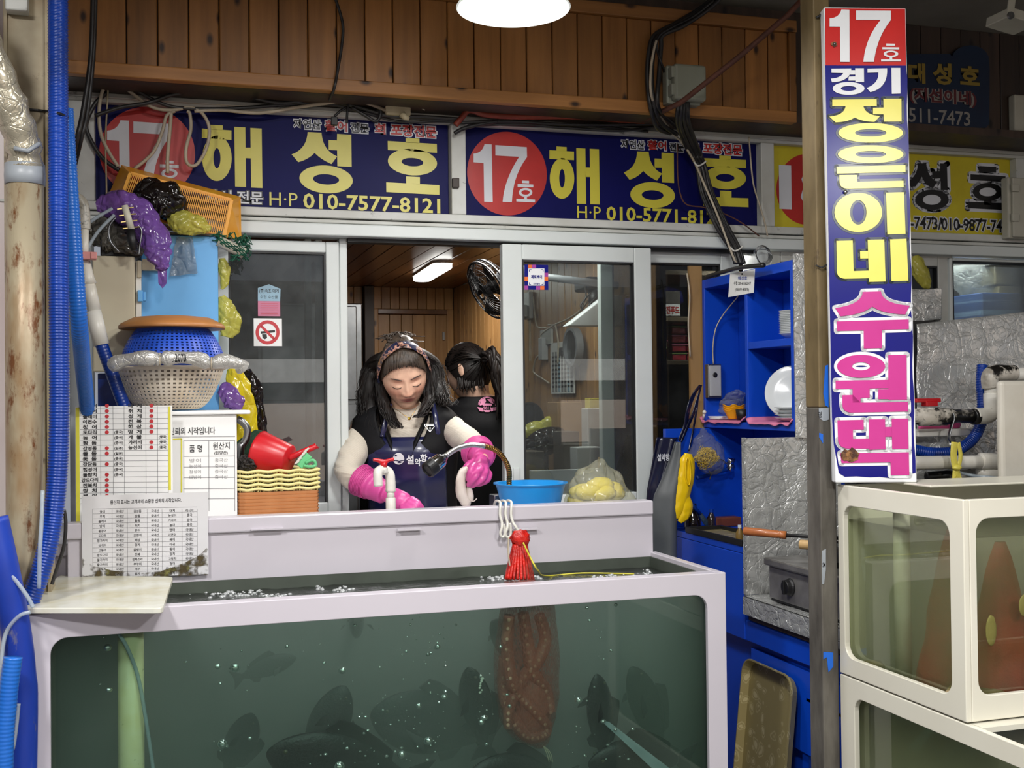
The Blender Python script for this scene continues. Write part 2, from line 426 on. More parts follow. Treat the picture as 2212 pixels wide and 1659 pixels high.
# ---- wooden fascia: planks, trims
fx0,fx1=P(204,130,YW).x,P(1660,200,YW).x
pw=(fx1-fx0)/25.0
zb_pl=P(800,178,YW).z;zb_tr=P(800,205,YW).z
zt_pl=P(1600,62,YW).z;zt_tr=P(1600,36,YW).z
fa=shell('wall_fascia',(fx0,YW,zb_tr))
x_end=P(1702,200,YW).x
k=-8
while fx0+k*pw<x_end-0.01:
 a=fx0+k*pw+0.0015;b=min(fx0+(k+1)*pw-0.0015,x_end)
 j=random.uniform(-.0015,.0015)
 MB().box(a,YW+j,zb_pl,b,YW+0.018,zt_pl).build('plank',M['pine'],fa,bevel=0.0025,seg=1)
 k+=1
MB().box(fx0-8*pw,YW+0.02,zb_tr,P(1716,200,YW).x,YW+0.05,zt_tr).build('backing_board',M['dark_wood'],fa)
MB().box(fx0-8*pw,YW-0.016,zb_tr,P(1716,240,YW).x,YW+0.02,zb_pl).build('bottom_trim',M['pine_trim'],fa,bevel=0.003)
MB().box(fx0-8*pw,YW-0.016,zt_pl,P(1716,50,YW).x,YW+0.02,zt_tr).build('top_trim',M['pine_trim'],fa,bevel=0.003)
MB().box(P(1701,150,YW).x,YW-0.014,zb_pl,P(1716,150,YW).x,YW+0.02,zt_pl).build('end_trim',M['pine'],fa,bevel=0.003)
# dark planked soffit under the fascia and dark wall beyond it
so=MB().box(X_L-.6,YW-0.0,zb_tr+0.004,5.5,YF+0.1,zb_tr+0.03).build('trim_1',M['dark_wood']);struct(so)
dk=shell('wall_upper',(P(1716,150,YW).x,YW+0.06,zb_tr))
xx=P(1716,150,YW+.06).x
for i in range(32):
 a=xx+i*0.085
 MB().box(a+.001,YW+.055+random.uniform(-.002,.002),zb_tr+0.03,a+.084,YW+0.075,zc).build('plank',M['dark_wood'],dk,bevel=0.002,seg=1)
MB().box(fx0-8*pw,YW+0.052,zt_tr-0.1,xx,YW+0.075,zc).build('upper_board',M['dark_wood'],dk)
# ---- facade of white window profiles (each run of profile is its own piece)
wf=shell('wall_front',(0.6,YF,0))
def member(name,px0,py0,px1,py1,y0,y1,mt='pvc_frame',bev=0.003,par=None):
 a,b,c,d=rectP(px0,py0,px1,py1,y0)
 return MB().box(a,y0,b,c,y1,d).build(name,M[mt],par or wf,bevel=bev)
z_st=P(590,248,YF).z;z_sb=P(590,452,YF).z
z_r1=P(590,470,YF).z;z_r2=P(750,486,YF).z;z_h=P(920,519,YF).z
XL,XR=P(170,400,YF).x,P(1665,400,YF).x
MB().box(X_L,YF-.03,z_st,4.6,YF+.06,zb_tr+0.004).build('head_rail',M['old_frame'],wf,bevel=.003)
MB().box(X_L,YF-.045,(z_st*.55+zb_tr*.45),4.6,YF-.028,(z_st*.45+zb_tr*.55)).build('head_bead',M['old_frame'],wf,bevel=.003)
MB().box(X_L,YF-.035,z_r1,4.6,YF+.06,z_sb).build('sign_ledge',M['old_frame'],wf,bevel=.003)
MB().box(X_L,YF-.025,z_r2,4.6,YF+.06,z_r1-.003).build('transom_rail',M['old_frame'],wf,bevel=.003)
MB().box(X_L,YF-.04,z_h,4.6,YF+.06,z_r2-.003).build('transom_rail',M['pvc_frame'],wf,bevel=.004)
for (a,b) in ((150,206),(970,1001),(1634,1662),(2182,2230)):
 c0,c1=P(a,370,YF).x,P(b,370,YF).x
 MB().box(c0,YF-.035,z_sb,c1,YF+.06,z_st).build('mullion',M['old_frame'],wf,bevel=.003)
# jambs below the transom
for (a,b,y0) in ((150,200,YF-.03),(735,752,YF+.02),(1640,1668,YF-.03)):
 c0,c1=P(a,800,y0).x,P(b,800,y0).x
 MB().box(c0,y0,ZSILL,c1,YF+.08,z_h).build('jamb',M['pvc_frame'],wf,bevel=.003)
MB().box(X_L,YF-.02,0,4.6,YF+.08,ZSILL).build('apron_wall',M['white_acrylic'],wf)
MB().box(P(752,520,YF).x,YF+.0,z_h-.012,P(1640,520,YF).x,YF+.05,z_h).build('track',M['seal'],wf)
M['glass_l']=glass('glass_l',(160,168,168),3.2,0.14,(170,175,175))
M['glass_r']=glass('glass_r',(214,220,218),2.0,0.04,(215,220,222))
M['glass_d']=glass('glass_d',(150,154,154),0.7,0.02)
def sash(name,pl,pr,sl,sr,ytop,rail,y,gl,mt='pvc_frame',inner=True):
 """sliding sash: stiles, rails, seal and pane between picture columns pl..pr"""
 w=shell(name,(P(pl,800,y).x,y,ZSILL))
 a,b,c,d=P(pl,800,y).x,P(sl,800,y).x,P(sr,800,y).x,P(pr,800,y).x
 cx=(pl+pr)/2;zt=P(cx,ytop,y).z;zr=P(cx,ytop+rail,y).z
 MB().box(a,y,ZSILL,b,y+.035,zt).build('stile',M[mt],w,bevel=.004)
 MB().box(c,y,ZSILL,d,y+.035,zt).build('stile',M[mt],w,bevel=.004)
 MB().box(b,y,zr,c,y+.035,zt).build('top_rail',M[mt],w,bevel=.004)
 MB().box(b,y,ZSILL,c,y+.035,ZSILL+.07).build('bottom_rail',M[mt],w,bevel=.004)
 q=MB();e=.006
 q.box(b,y+.004,ZSILL+.07,b+e,y+.03,zr).box(c-e,y+.004,ZSILL+.07,c,y+.03,zr).box(b+e,y+.004,zr-e,c-e,y+.03,zr)
 q.build('seal',M['seal'],w)
 MB().box(b+e,y+.015,ZSILL+.07,c-e,y+.019,zr-e).build('pane',M[gl],w)
 return w
sash('window_1',470,735,495,706,519,24,YF+.005,'glass_l')
sash('window_2',1088,1410,1131,1373,531,33,YF-.032,'glass_r')
sash('window_3',1300,1600,1326,1560,538,30,YF+.03,'glass_d')
MB().box(P(1310,800,YF+.08).x,YF+.07,ZSILL,P(1326,800,YF+.08).x,YF+.1,z_h).build('inner_stile',M['pvc_frame'],wf,bevel=.003)
for q in (660,683):MB().box(P(q,800,YF+.06).x,YF+.055,ZSILL,P(q+14,800,YF+.06).x,YF+.085,z_h).build('inner_stile',M['pvc_frame'],wf,bevel=.003)
hd=MB().box(P(1108,1035,YF-.033).x,YF-.042,P(1110,1060,YF-.033).z,P(1122,1035,YF-.033).x,YF-.032,P(1110,1010,YF-.033).z)
hd.build('pull_handle',M['pvc_frame'],bpy.data.objects['window_2'],bevel=.003)
# windows of the neighbouring shop (to the right of the steel post)
sash('window_4',2055,2330,2062,2300,561,6,YF-.0,'glass_r')
sash('window_5',1668,2062,1690,2030,541,30,YF+.012,'glass_d','old_frame')
M['white_panel0']=mat('white_panel0',(235,235,235),.5)
# ---- the room behind the window
RXL,RXR,RYB=0.15,1.66,6.67
zrc=P(977,623,RYB).z
fy0=YF+.10
rc=shell('ceiling_room',(1.0,5,zrc))
nb=17;bw=(RXR-RXL)/nb
for i in range(nb):
 a=RXL+i*bw
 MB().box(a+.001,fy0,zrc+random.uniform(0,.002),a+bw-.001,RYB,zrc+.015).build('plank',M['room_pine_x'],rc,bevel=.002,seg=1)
rw=shell('wall_right',(RXR,5,0))
npl=34;bw=(RYB-fy0)/npl
for i in range(npl):
 a=fy0+i*bw
 MB().box(RXR+random.uniform(0,.002),a+.001,.9,RXR+.02,a+bw-.001,zrc).build('plank',M['room_pine_y'],rw,bevel=.0025,seg=1)
MB().box(RXR+.02,fy0,0,RXR+.04,RYB+.1,zrc+.1).build('backing_board',M['dark_wood'],rw)
rb=shell('wall_back',(1.0,RYB,0))
xd0,xd1=P(817,800,RYB).x,P(966,800,RYB).x;zd=P(890,679,RYB).z
nbk=16;bw=(RXR-.78)/nbk
for i in range(nbk):
 a=.78+i*bw
 MB().box(a+.001,RYB+random.uniform(0,.002),zd+.03,a+bw-.001,RYB+.02,zrc).build('plank',M['room_pine'],rb,bevel=.0025,seg=1)
MB().box(RXL-.1,RYB+.02,0,RXR+.1,RYB+.05,zrc+.1).build('backing_board',M['dark_wood'],rb)
MB().box(xd1+.002,RYB-.004,0,RXR,RYB+.02,zd+.03).build('side_panel',M['room_pine'],rb,bevel=.003)
MB().box(P(805,800,RYB).x,RYB-.02,0,xd0,RYB+.02,zd+.03).build('door_post',M['room_pine'],rb,bevel=.003)
MB().box(xd0,RYB-.012,zd,xd1,RYB+.02,zd+.03).build('door_head',M['room_pine_x'],rb,bevel=.003)
MB().box(P(785,800,RYB).x,RYB-.06,0,P(806,800,RYB).x,RYB+.02,zrc).build('dark_post',M['dark_wood'],rb,bevel=.003)
dr=shell('door_1',(xd0,RYB,0));nd=6;bw=(xd1-xd0)/nd
for i in range(nd):
 MB().box(xd0+i*bw+.001,RYB-.006,0.02,xd0+(i+1)*bw-.001,RYB+.018,zd-.003).build('plank',M['room_pine'],dr,bevel=.002,seg=1)
MB().box(xd1-.03,RYB-.02,P(960,735,RYB).z,xd1-.018,RYB-.005,P(960,718,RYB).z).build('hinge',M['steel'],dr)
lw=MB().box(RXL-.05,fy0,0,RXL,RYB,zrc+.1).build('wall_left',M['dark_wood']);struct(lw)
st=shell('wall_store',(2.0,4.4,0))
M['store']=mat('store',(60,58,56),0.7)
MB().box(RXR+.04,4.3,0,4.6,4.34,2.5).build('back_panel',M['store'],st)
MB().box(RXR+.04,YF+.1,2.0,4.6,4.3,2.06).build('top_panel',M['store'],st)
# the sunlit stalls across the lane, seen only as reflections in the window panes
M['far_wall']=mat('far_wall',(226,208,196),.7,col2=(206,186,176),ns=1.2)
op=shell('wall_opposite',(1,-9,0))
MB().box(-9,-9.4,0,12,-9.2,1.42).build('lower_wall',M['far_wall'],op);MB().box(-9,-9.5,1.42,12,-9.45,1.72).build('dark_band',M['store'],op);MB().box(-9,-9.6,1.72,12,-9.1,2.05).build('awning_edge',M['white_panel0'],op);MB().box(-9,-9.6,2.05,12,-9.5,3.2).build('upper_wall',M['store'],op)
# ================================================================== shop signs
def q(a,b,c,n=9):return [((1-t)**2*a[0]+2*t*(1-t)*b[0]+t*t*c[0],(1-t)**2*a[1]+2*t*(1-t)*b[1]+t*t*c[1]) for t in [i/n for i in range(n+1)]]
M['navy']=mat('navy',(11,13,72),0.45,col2=(14,16,82),ns=3,spec=.12)
M['navy_dark']=mat('navy_dark',(16,26,52),0.4,col2=(12,44,74),ns=2)
M['vinyl_yellow']=mat('vinyl_yellow',(206,196,66),0.35,col2=(196,186,62))
M['panel_yellow']=mat('panel_yellow',(206,192,44),0.35,col2=(190,172,36),dirt=(60,50,20),dirt_t=(0.7,0.76),dscale=40)
M['vinyl_red']=mat('vinyl_red',(186,40,36),0.35,col2=(168,36,34))
M['vinyl_white']=mat('vinyl_white',(214,216,222),0.35,col2=(204,206,212))
M['vinyl_black']=mat('vinyl_black',(24,24,26),0.4)
M['pole_yellow']=mat('pole_yellow',(240,232,108),0.24,col2=(232,222,98))
M['pole_slate']=mat('pole_slate',(44,58,72),0.24)
M['pole_navy']=mat('pole_navy',(16,19,124),0.24,col2=(18,22,112),spec=.3,ns=2)
M['pole_magenta']=mat('pole_magenta',(204,56,146),0.24,col2=(196,48,138))
M['pole_red']=mat('pole_red',(206,40,36),0.24,col2=(192,36,34))
M['pole_white']=mat('pole_white',(238,240,242),0.3,col2=(228,230,232),dirt=(150,120,70),dirt_t=(0.74,0.82),dscale=20)
def zf(ox,oy,s,surf):return lambda x,y:surf(ox+x/s,oy+y/s)
def wallsurf(y):return lambda px,py:P(px,py,y)
def sheet(name,par,mt,items,fn):
 """flat print: items are polygons (lists) or rings (tuples: cx, cy, rx, ry, ix, iy, shear)"""
 mb=MB()
 for it in items:
  if isinstance(it,tuple):ring(mb,*it[:6],fn,shear=it[6] if len(it)>6 else 0)
  else:mb.poly([fn(*p) for p in it])
 return mb.build(name,M[mt],par)
def ptext(mb,s,px,y,off=0.0,grow=0.0,sp=1.0):      # text filling the picture rectangle px on the wall plane y
 a,b,c,d=rectP(*px,y);text(mb,s,(a,b,c,d),lambda u,w:V((u,y,w)),off,2,sp,grow)
ysg=YF+0.0
def shop_sign(label,L,R,mid,top,bot):
 a,c=P(L,mid,ysg).x,P(R,mid,ysg).x;z0,z1=P((L+R)/2,bot,ysg).z,P((L+R)/2,top,ysg).z
 t=thing('shop_sign',label,'sign',(a,ysg,z0),'signs above the shop fronts')
 return t,a,c,z0,z1
S1,a1,c1,z10,z11=shop_sign('left navy shop sign with the red 17 disc and the number 010-7577-8121',207,968,350,246,458)
MB().box(a1,ysg,z10,c1,ysg+.012,z11).build('panel',M['navy'],S1)
S2,a2,c2,z20,z21=shop_sign('right navy shop sign with the red 17 disc and the number 010-5771-8121',1002,1634,385,293,481)
MB().box(a2,ysg,z20,c2,ysg+.012,z21).build('panel',M['navy'],S2)
L1,L2,L3,L4=ysg-.0008,ysg-.0016,ysg-.0024,ysg-.0032
A=zf(600,230,5.53,wallsurf(L2));B1=zf(1000,270,5.53,wallsurf(L1));B2=zf(1000,270,5.53,wallsurf(L2));C2_=zf(1300,280,5.53,wallsurf(L2));D2=zf(200,220,5.267,wallsurf(L2))
# discs: the same print on both signs
dX=P(318,340,L1).x-P(1095,375,L1).x;dZ=P(318,231,L1).z-P(1092,284.5,L1).z
one=[(258,228),(343,232),(356,920),(254,916),(247,455),(127,445),(127,342)]+q((127,342),(232,335),(258,228))
sev=[(387,240),(763,265)]+q((766,385),(598,600),(585,920))+q((474,917),(495,650),(672,380))+[(388,364)]
hosm=[[(706,663),(790,667),(790,698),(706,694)],[(653,705),(841,712),(841,745),(653,740)],(748,805,81,53,50,28),[(733,855),(765,855),(765,885),(733,885)],[(638,880),(861,890),(861,924),(638,914)]]
for t,f in ((S2,lambda p:p),(S1,lambda p:p+V((dX,0,dZ)))):
 sheet('red_disc',t,'vinyl_red',[[(526+476*cos(i*pi/32),580+500*sin(i*pi/32)+.035*476*cos(i*pi/32)) for i in range(64)]],lambda x,y:f(B1(x,y)))
 sheet('number',t,'vinyl_white',[one,sev]+hosm,lambda x,y:f(B2(x,y)))
sheet('lettering',S1,'vinyl_yellow',[[(1343,262),(1480,268),(1480,325),(1343,312)],[(1243,304),(1580,325),(1580,433),(1243,411)],(1415,642,168,258,40,115),
      [(1612,284),(1738,291),(1746,971),(1622,964)],[(1736,521),(1800,521),(1800,643),(1738,640)],[(1795,296),(1924,304),(1932,981),(1805,975)]],D2)
sheet('lettering',S1,'vinyl_yellow',[[(357,305),(523,313)]+q((523,313),(535,520),(710,597))+q((642,688),(510,630),(440,553))+q((440,553),(370,632),(245,665))+q((165,572),(345,510),(357,305))[:-1],
      [(607,400),(707,406),(709,327),(879,338),(883,723),(712,713),(709,525),(608,519)],(577,871,319,166,156,62,.055),
      [(1527,377),(1692,385),(1692,440),(1527,430)],[(1313,412),(1900,448),(1902,553),(1315,520)],(1609,665,294,158,130,50,.055),[(1532,835),(1698,843),(1698,930),(1534,918)],[(1295,905),(1931,940),(1931,1056),(1297,1022)]],A)
sheet('lettering',S2,'vinyl_yellow',[[(1118,256),(1239,264),(1239,315),(1118,305)],[(1033,300),(1327,318),(1327,420),(1033,405)],(1184,638,146,243,34,112),
      [(1354,276),(1463,282),(1472,943),(1362,940)],[(1461,507),(1517,508),(1519,621),(1464,620)],[(1514,284),(1625,290),(1634,950),(1521,945)]],B2)
sheet('lettering',S2,'vinyl_yellow',[[(422,260),(560,266)]+q((560,266),(575,455),(719,525))+q((660,610),(550,560),(495,492))+q((495,492),(430,572),(330,598))+q((262,512),(415,455),(422,260))[:-1],
      [(630,344),(713,349),(713,274),(860,282),(863,637),(718,630),(716,455),(631,455)],(607,782,267,155,130,58,.04),
      [(1404,308),(1543,315),(1543,357),(1404,350)],[(1225,340),(1722,362),(1722,460),(1227,442)],(1475,575,248,140,110,46,.04),[(1410,728),(1550,733),(1550,815),(1412,808)],[(1210,802),(1751,820),(1753,927),(1212,908)]],C2_)
def small_text(t,items,mt_out,grow=.0045):
 for s,r,mt,off in items:
  mb=MB()
  if mt_out:
   ptext(mb,s,r,L2,off+.085);mb.build('outline',M[mt_out],t)['kind']='stuff';mb=MB()
   w=(r[2]-r[0])*.012;ptext(mb,s,(r[0]+w+1,r[1]+2,r[2]-w-1,r[3]-2),L3,off)
  else:ptext(mb,s,r,L3,off)
  mb.build('lettering',M[mt],t)['kind']='stuff'
small_text(S1,[('자연산',(632,256,695,281),'vinyl_black',.02),('활어',(700,258,752,286),'vinyl_red',.03),('전문',(755.5,264,798,289),'vinyl_black',.02),('회',(808,265,834,292),'vinyl_red',.03),('포장전문',(842,268,945,298),'vinyl_red',.03)],'vinyl_white')
small_text(S2,[('자연산',(1340,301,1394,324),'vinyl_black',.02),('활어',(1398,302,1441,326),'vinyl_red',.03),('전문',(1445,307,1479,329),'vinyl_black',.02),('회',(1489,308,1511,333),'vinyl_red',.03),('포장전문',(1517,308,1605,336),'vinyl_red',.03)],'vinyl_white')
small_text(S1,[('사시',(440,408,502,442),'vinyl_white',.02),('전문',(510,411,570,442),'vinyl_white',.02)],'vinyl_black')
small_text(S1,[('010-7577-8121',(655,423,951,456),'vinyl_yellow',.022),('H·P',(582,416,643,445),'vinyl_yellow',0)],None)
small_text(S2,[('010-5771-8121',(1310,450.5,1559,481),'vinyl_yellow',.022),('H·P',(1247,445.5,1298,472),'vinyl_yellow',0)],None)
# the neighbour's yellow sign
S3,a3,c3,z30,z31=shop_sign('yellow shop sign with a red 18 disc, partly behind the vertical sign',1663,2182,410,329,500)
MB().box(a3,ysg,z30,c3,ysg+.012,z31).build('panel',M['panel_yellow'],S3)
sheet('red_disc',S3,'vinyl_red',[ell(1745,409,68,77,48)],wallsurf(L1))
mb=MB();ptext(mb,'18',(1683,358,1803,455),L2,.045);mb.build('number',M['vinyl_white'],S3)
Z3=zf(1480,0,2.962,wallsurf(L3));Z2=zf(1480,0,2.962,wallsurf(L2))
blk=[[(1490,1045),(1542,1045)]+q((1542,1045),(1550,1130),(1612,1165))+q((1585,1205),(1535,1180),(1515,1130))+q((1515,1130),(1490,1180),(1450,1200))+q((1420,1165),(1485,1130),(1490,1045))[:-1],
       [(1580,1095),(1632,1095),(1632,1045),(1675,1048),(1680,1218),(1636,1215),(1634,1140),(1582,1138)],(1579,1278,107,65,58,32),
       [(1880,1062),(1990,1068),(1990,1105),(1880,1100)],[(1826,1115),(2050,1128),(2050,1165),(1826,1152)],(1936,1228,95,58,54,28),[(1913,1280),(1960,1280),(1960,1312),(1913,1310)],[(1808,1290),(2065,1300),(2065,1345),(1808,1332)]]
mb=MB()
for it in blk:offpoly(mb,ell(*it[:4],28) if isinstance(it,tuple) else it,20,Z2)
mb.build('outline',M['vinyl_white'],S3)
sheet('lettering',S3,'vinyl_black',blk,Z3)
for it in blk:
 if isinstance(it,tuple):sheet('counter',S3,'vinyl_white',[ell(it[0],it[1],it[4]-2,it[5]-2,24)],Z3)
mb=MB();ptext(mb,'대',(1818,360,1925,458),L3,.05);mb.build('lettering',M['vinyl_black'],S3)
mb=MB();ptext(mb,'511-7473/010-9877-7473',(1925,468,2190,501),L2,.10);mb.build('outline',M['vinyl_white'],S3)
mb=MB();ptext(mb,'511-7473/010-9877-7473',(1927,471,2188,498),L3,.02);mb.build('lettering',M['vinyl_black'],S3)
# dark blue sign on the brown wall, upper right
yd=YW+.05
S4=thing('wall_sign','dark blue cut-out sign with dim yellow lettering high on the brown wall','sign',P(2030,275,yd))
pts=[(1930,118),(2052,116)]+[(2096+40*cos(a),128+30*sin(a)) for a in [radians(190+i*16) for i in range(11)]]+[(2138,150),(2137,268),(2130,276),(1930,280)]
MB().prism([P(*p,yd-.012) for p in pts],(0,.014,0)).build('panel',M['navy_dark'],S4)
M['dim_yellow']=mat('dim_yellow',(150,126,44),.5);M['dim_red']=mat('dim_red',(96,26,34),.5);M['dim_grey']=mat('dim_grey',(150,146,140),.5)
def dtext(s,r,mt,off,mo=None):
 mb=MB()
 if mo:ptext(mb,s,r,yd-.013,off+.07);mb.build('outline',M[mo],S4);mb=MB()
 ptext(mb,s,r,yd-.0138,off);mb.build('lettering',M[mt],S4)['kind']='stuff'
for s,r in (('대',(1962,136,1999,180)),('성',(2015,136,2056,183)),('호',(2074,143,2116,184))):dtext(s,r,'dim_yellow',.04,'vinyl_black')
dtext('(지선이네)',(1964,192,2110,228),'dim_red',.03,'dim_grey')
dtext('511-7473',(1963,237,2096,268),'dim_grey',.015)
# ---- tall vertical sign on the steel post
nS=V((-sin(YAW),-cos(YAW),0));pS=P(1800,500,2.345)
def vs(k):return lambda px,py:PN(px,py,pS+nS*(.0008*k),nS)
V0=thing('vertical_sign','tall navy vertical sign with yellow and magenta lettering on the steel post','sign',vs(0)(1890,1042))
cor=[(1780,15),(1957,17),(1981,1042),(1805,1043)]
MB().prism([vs(0)(*p) for p in cor],-nS*.035).build('case',M['pole_white'],V0,bevel=.003)
sheet('panel',V0,'pole_navy',[[(1782.5,141),(1957,141)]+[(1958+19*t+1.5*sin(t*40),141+880*t) for t in [i/30 for i in range(1,31)]]+[(1950,1030),(1930,1034),(1900,1030),(1880,1031),(1850,1029),(1825,1030),(1812,1022),(1809,1005),(1801,960),(1797,900)]],vs(1))
sheet('red_panel',V0,'pole_red',[[(1782,18),(1955,19),(1957.5,141.5),(1783,141.5)]],vs(1))
E1=zf(1760,0,5.183,vs(4));F1=zf(1760,300,5.183,vs(4));G1=zf(1760,600,6.9125,vs(4));H1=zf(1760,820,6.9125,vs(4))
E0=zf(1760,0,5.183,vs(2));F0=zf(1760,300,5.183,vs(2));G0=zf(1760,600,6.9125,vs(2));H0=zf(1760,820,6.9125,vs(2))
sheet('number',V0,'pole_white',[[(298,105),(388,108),(390,693),(285,692),(282,298),(166,297)]+q((166,205),(275,200),(298,105))[:-1],
      [(462,118),(853,120)]+q((853,222),(695,420),(663,692))+q((544,692),(565,430),(738,222))+[(462,222)],
      [(800,487),(900,490),(900,512),(800,512)],[(757,528),(945,530),(945,553),(757,551)],(853,603,82,38,52,20),[(838,638),(868,638),(868,668),(838,668)],[(743,665),(965,665),(965,686),(743,688)]],E1)
sheet('lettering',V0,'pole_white',[[(187,768),(408,766),(408,800)]+q((395,830),(340,920),(192,920))+q((180,880),(295,872),(318,818))+[(187,815)],
      [(452,764),(550,764),(552,918),(455,918)],[(400,785),(455,785),(455,835),(385,835)],[(380,858),(455,856),(455,902),(376,902)],(379,990,178,72,87,28),
      [(590,768),(810,764)]+q((810,764),(822,985),(622,1032))+q((580,985),(718,935),(712,812))+[(590,815)],[(858,760),(957,760),(960,1047),(862,1050)]],E1)
yel=[(E0,E1,[[(196,1115),(693,1110),(695,1188)]+q((545,1190),(570,1290),(732,1298))+q((668,1365),(520,1360),(448,1315))+q((448,1315),(380,1365),(232,1370))+q((163,1305),(330,1290),(345,1190))+[(196,1190)],
  [(768,1105),(970,1104),(972,1360),(773,1362),(770,1280),(652,1280),(652,1207),(770,1205)],(626,1487,363,110,176,43)]),
       (F0,F1,[(626,172,367,100,172,38),[(243,312),(1015,294),(1017,370),(245,388)],[(275,406),(473,404),(475,480),(993,468),(996,542)]+q((375,558),(285,555),(278,490)),
  (487,823,267,220,92,138),[(797,602),(998,597),(1017,1062),(813,1070)],
  [(242,1142),(425,1138),(435,1480),(605,1475),(607,1560)]+q((340,1566),(250,1560),(247,1480)),[(592,1130),(778,1126),(793,1597),(608,1602)],[(507,1258),(600,1254),(602,1338),(510,1340)],[(843,1125),(1027,1118),(1048,1588),(858,1594)]])]
mag=[(G0,G1,[[(718,210),(988,202)]+q((988,202),(1010,390),(1420,415))+q((1352,548),(1010,535),(858,430))+q((858,430),(720,545),(385,576))+q((305,452),(700,400),(718,210))[:-1],
  [(330,652),(1402,622),(1405,766),(1004,778),(1004,1050),(733,1057),(730,788),(332,796)],(692,1322,360,172,132,60)]),
       (H0,H1,[[(312,16),(1100,4),(1100,128),(820,132),(820,270),(684,272),(684,340),(565,345),(565,138),(312,142)],[(412,232),(570,228),(684,343),(1390,335),(1392,476)]+q((540,494),(415,480),(413,370)),
  [(1098,-368),(1372,-372),(1378,298),(1102,302),(1100,292),(948,292),(948,146),(1098,144)],
  [(338,608),(730,600),(732,745),(570,748),(572,885),(810,882),(810,1030)]+q((500,1030),(355,1020),(347,900)),[(808,594),(1050,590),(1058,1040),(812,1048)],[(1048,708),(1152,706),(1154,852),(1052,854)],[(1147,584),(1395,580),(1402,1033),(1156,1037)],
  [(380,1101),(1405,1085),(1412,1425),(1135,1428),(1130,1235),(400,1248)]])]
for rows,mo,mi,wd in ((yel,'pole_slate','pole_yellow',28),(mag,'pole_white','pole_magenta',46)):
 o=MB()
 for f0,f1,its in rows:
  for it in its:
   if isinstance(it,tuple):
    cx,cy,rx,ry,ix,iy=it[:6];ring(o,cx,cy,rx+wd,ry+wd,max(1,ix-wd),max(1,iy-wd),f0)
   else:offpoly(o,it,wd,f0)
 o.build('outline',M[mo],V0)
 for f0,f1,its in rows:sheet('lettering',V0,mi,its,f1)
M['burn']=mat('burn',(150,104,56),.6,col2=(70,38,20),ns=60,nt=(.4,.6),bump=.6,bs=90)
random.seed(3)
def blot(cx,cy,r,n=16):return [(cx+r*(1+random.uniform(-.3,.3))*cos(2*pi*i/n),cy+r*(1+random.uniform(-.3,.3))*sin(2*pi*i/n)) for i in range(n)]
MB().poly([vs(6)(*p) for p in blot(1831,983,14)]).poly([vs(5.5)(*p) for p in blot(1840,985,15)]).build('burnt_patch',M['burn'],V0)
MB().ball(vs(4)(1802.5,95),(.004,.004,.004)).ball(vs(4)(1826,415),(.005,.005,.005)).build('screw',M['steel'],V0)
sheet('rust_stain',V0,'burn',[blot(1802,95,6)],vs(5))
# ================================================================== fish tanks
M['tank_in']=mat('tank_in',(74,82,72),0.6,col2=(56,62,54),ns=5)
M['cream_acrylic']=mat('cream_acrylic',(222,219,204),0.3,col2=(214,210,194),ns=2,dirt=(150,140,116),dirt_t=(0.74,0.8),dscale=14)
M['tank_glass']=glass('tank_glass',(226,240,234),0.6)
M['tank_glass2']=glass('tank_glass2',(232,236,224),0.2)
def water_mat(name,sc,sa,dens_s,dens_a,ripple=0.25):
 t=NT(name);t.N.remove(t.b)
 fr=t.n('ShaderNodeFresnel');fr.inputs['IOR'].default_value=1.33
 tr=t.n('ShaderNodeBsdfTransparent');gl=t.n('ShaderNodeBsdfGlossy');gl.inputs['Roughness'].default_value=0.04
 vec=t.coord();bp=t.n('ShaderNodeBump');bp.inputs['Strength'].default_value=ripple;bp.inputs['Distance'].default_value=0.02
 t.l(t.noise(vec,26,3),bp.inputs['Height']);t.l(bp.outputs[0],gl.inputs['Normal']);t.l(bp.outputs[0],fr.inputs['Normal'])
 ge=t.n('ShaderNodeNewGeometry');sx=t.n('ShaderNodeSeparateXYZ');t.l(ge.outputs['True Normal'],sx.inputs[0]);ab=t.n('ShaderNodeMath',operation='ABSOLUTE');t.l(sx.outputs[2],ab.inputs[0])
 mu=t.n('ShaderNodeMath',operation='MULTIPLY');t.l(fr.outputs[0],mu.inputs[0]);t.l(ab.outputs[0],mu.inputs[1])      # the free surface mirrors, the wetted glass does not
 mx=t.n('ShaderNodeMixShader');t.l(mu.outputs[0],mx.inputs[0]);t.l(tr.outputs[0],mx.inputs[1]);t.l(gl.outputs[0],mx.inputs[2]);t.l(mx.outputs[0],t.out.inputs['Surface'])
 vs_=t.n('ShaderNodeVolumeScatter');vs_.inputs['Color'].default_value=rgb(sc);vs_.inputs['Density'].default_value=dens_s;vs_.inputs['Anisotropy'].default_value=0.2
 va=t.n('ShaderNodeVolumeAbsorption');va.inputs['Color'].default_value=rgb(sa);va.inputs['Density'].default_value=dens_a
 ad=t.n('ShaderNodeAddShader');t.l(vs_.outputs[0],ad.inputs[0]);t.l(va.outputs[0],ad.inputs[1]);t.l(ad.outputs[0],t.out.inputs['Volume'])
 return t.m
M['water']=water_mat('water',(224,228,226),(172,180,178),4.6,2.0)
M['water2']=water_mat('water2',(226,224,190),(180,180,140),9.0,1.0,0.1)
TX0,TX1,TY0,TY1,TZ0,TZ1=-0.283,1.340,2.58,3.005,0.30,1.008
TK=thing('fish_tank','long white-framed fish tank with murky green water in front of the window','tank',((TX0+TX1)/2,2.8,TZ0))
hx0=P(109,1500,TY0).x;hx1=P(1531,1500,TY0).x;hz1=P(850,1330,TY0).z
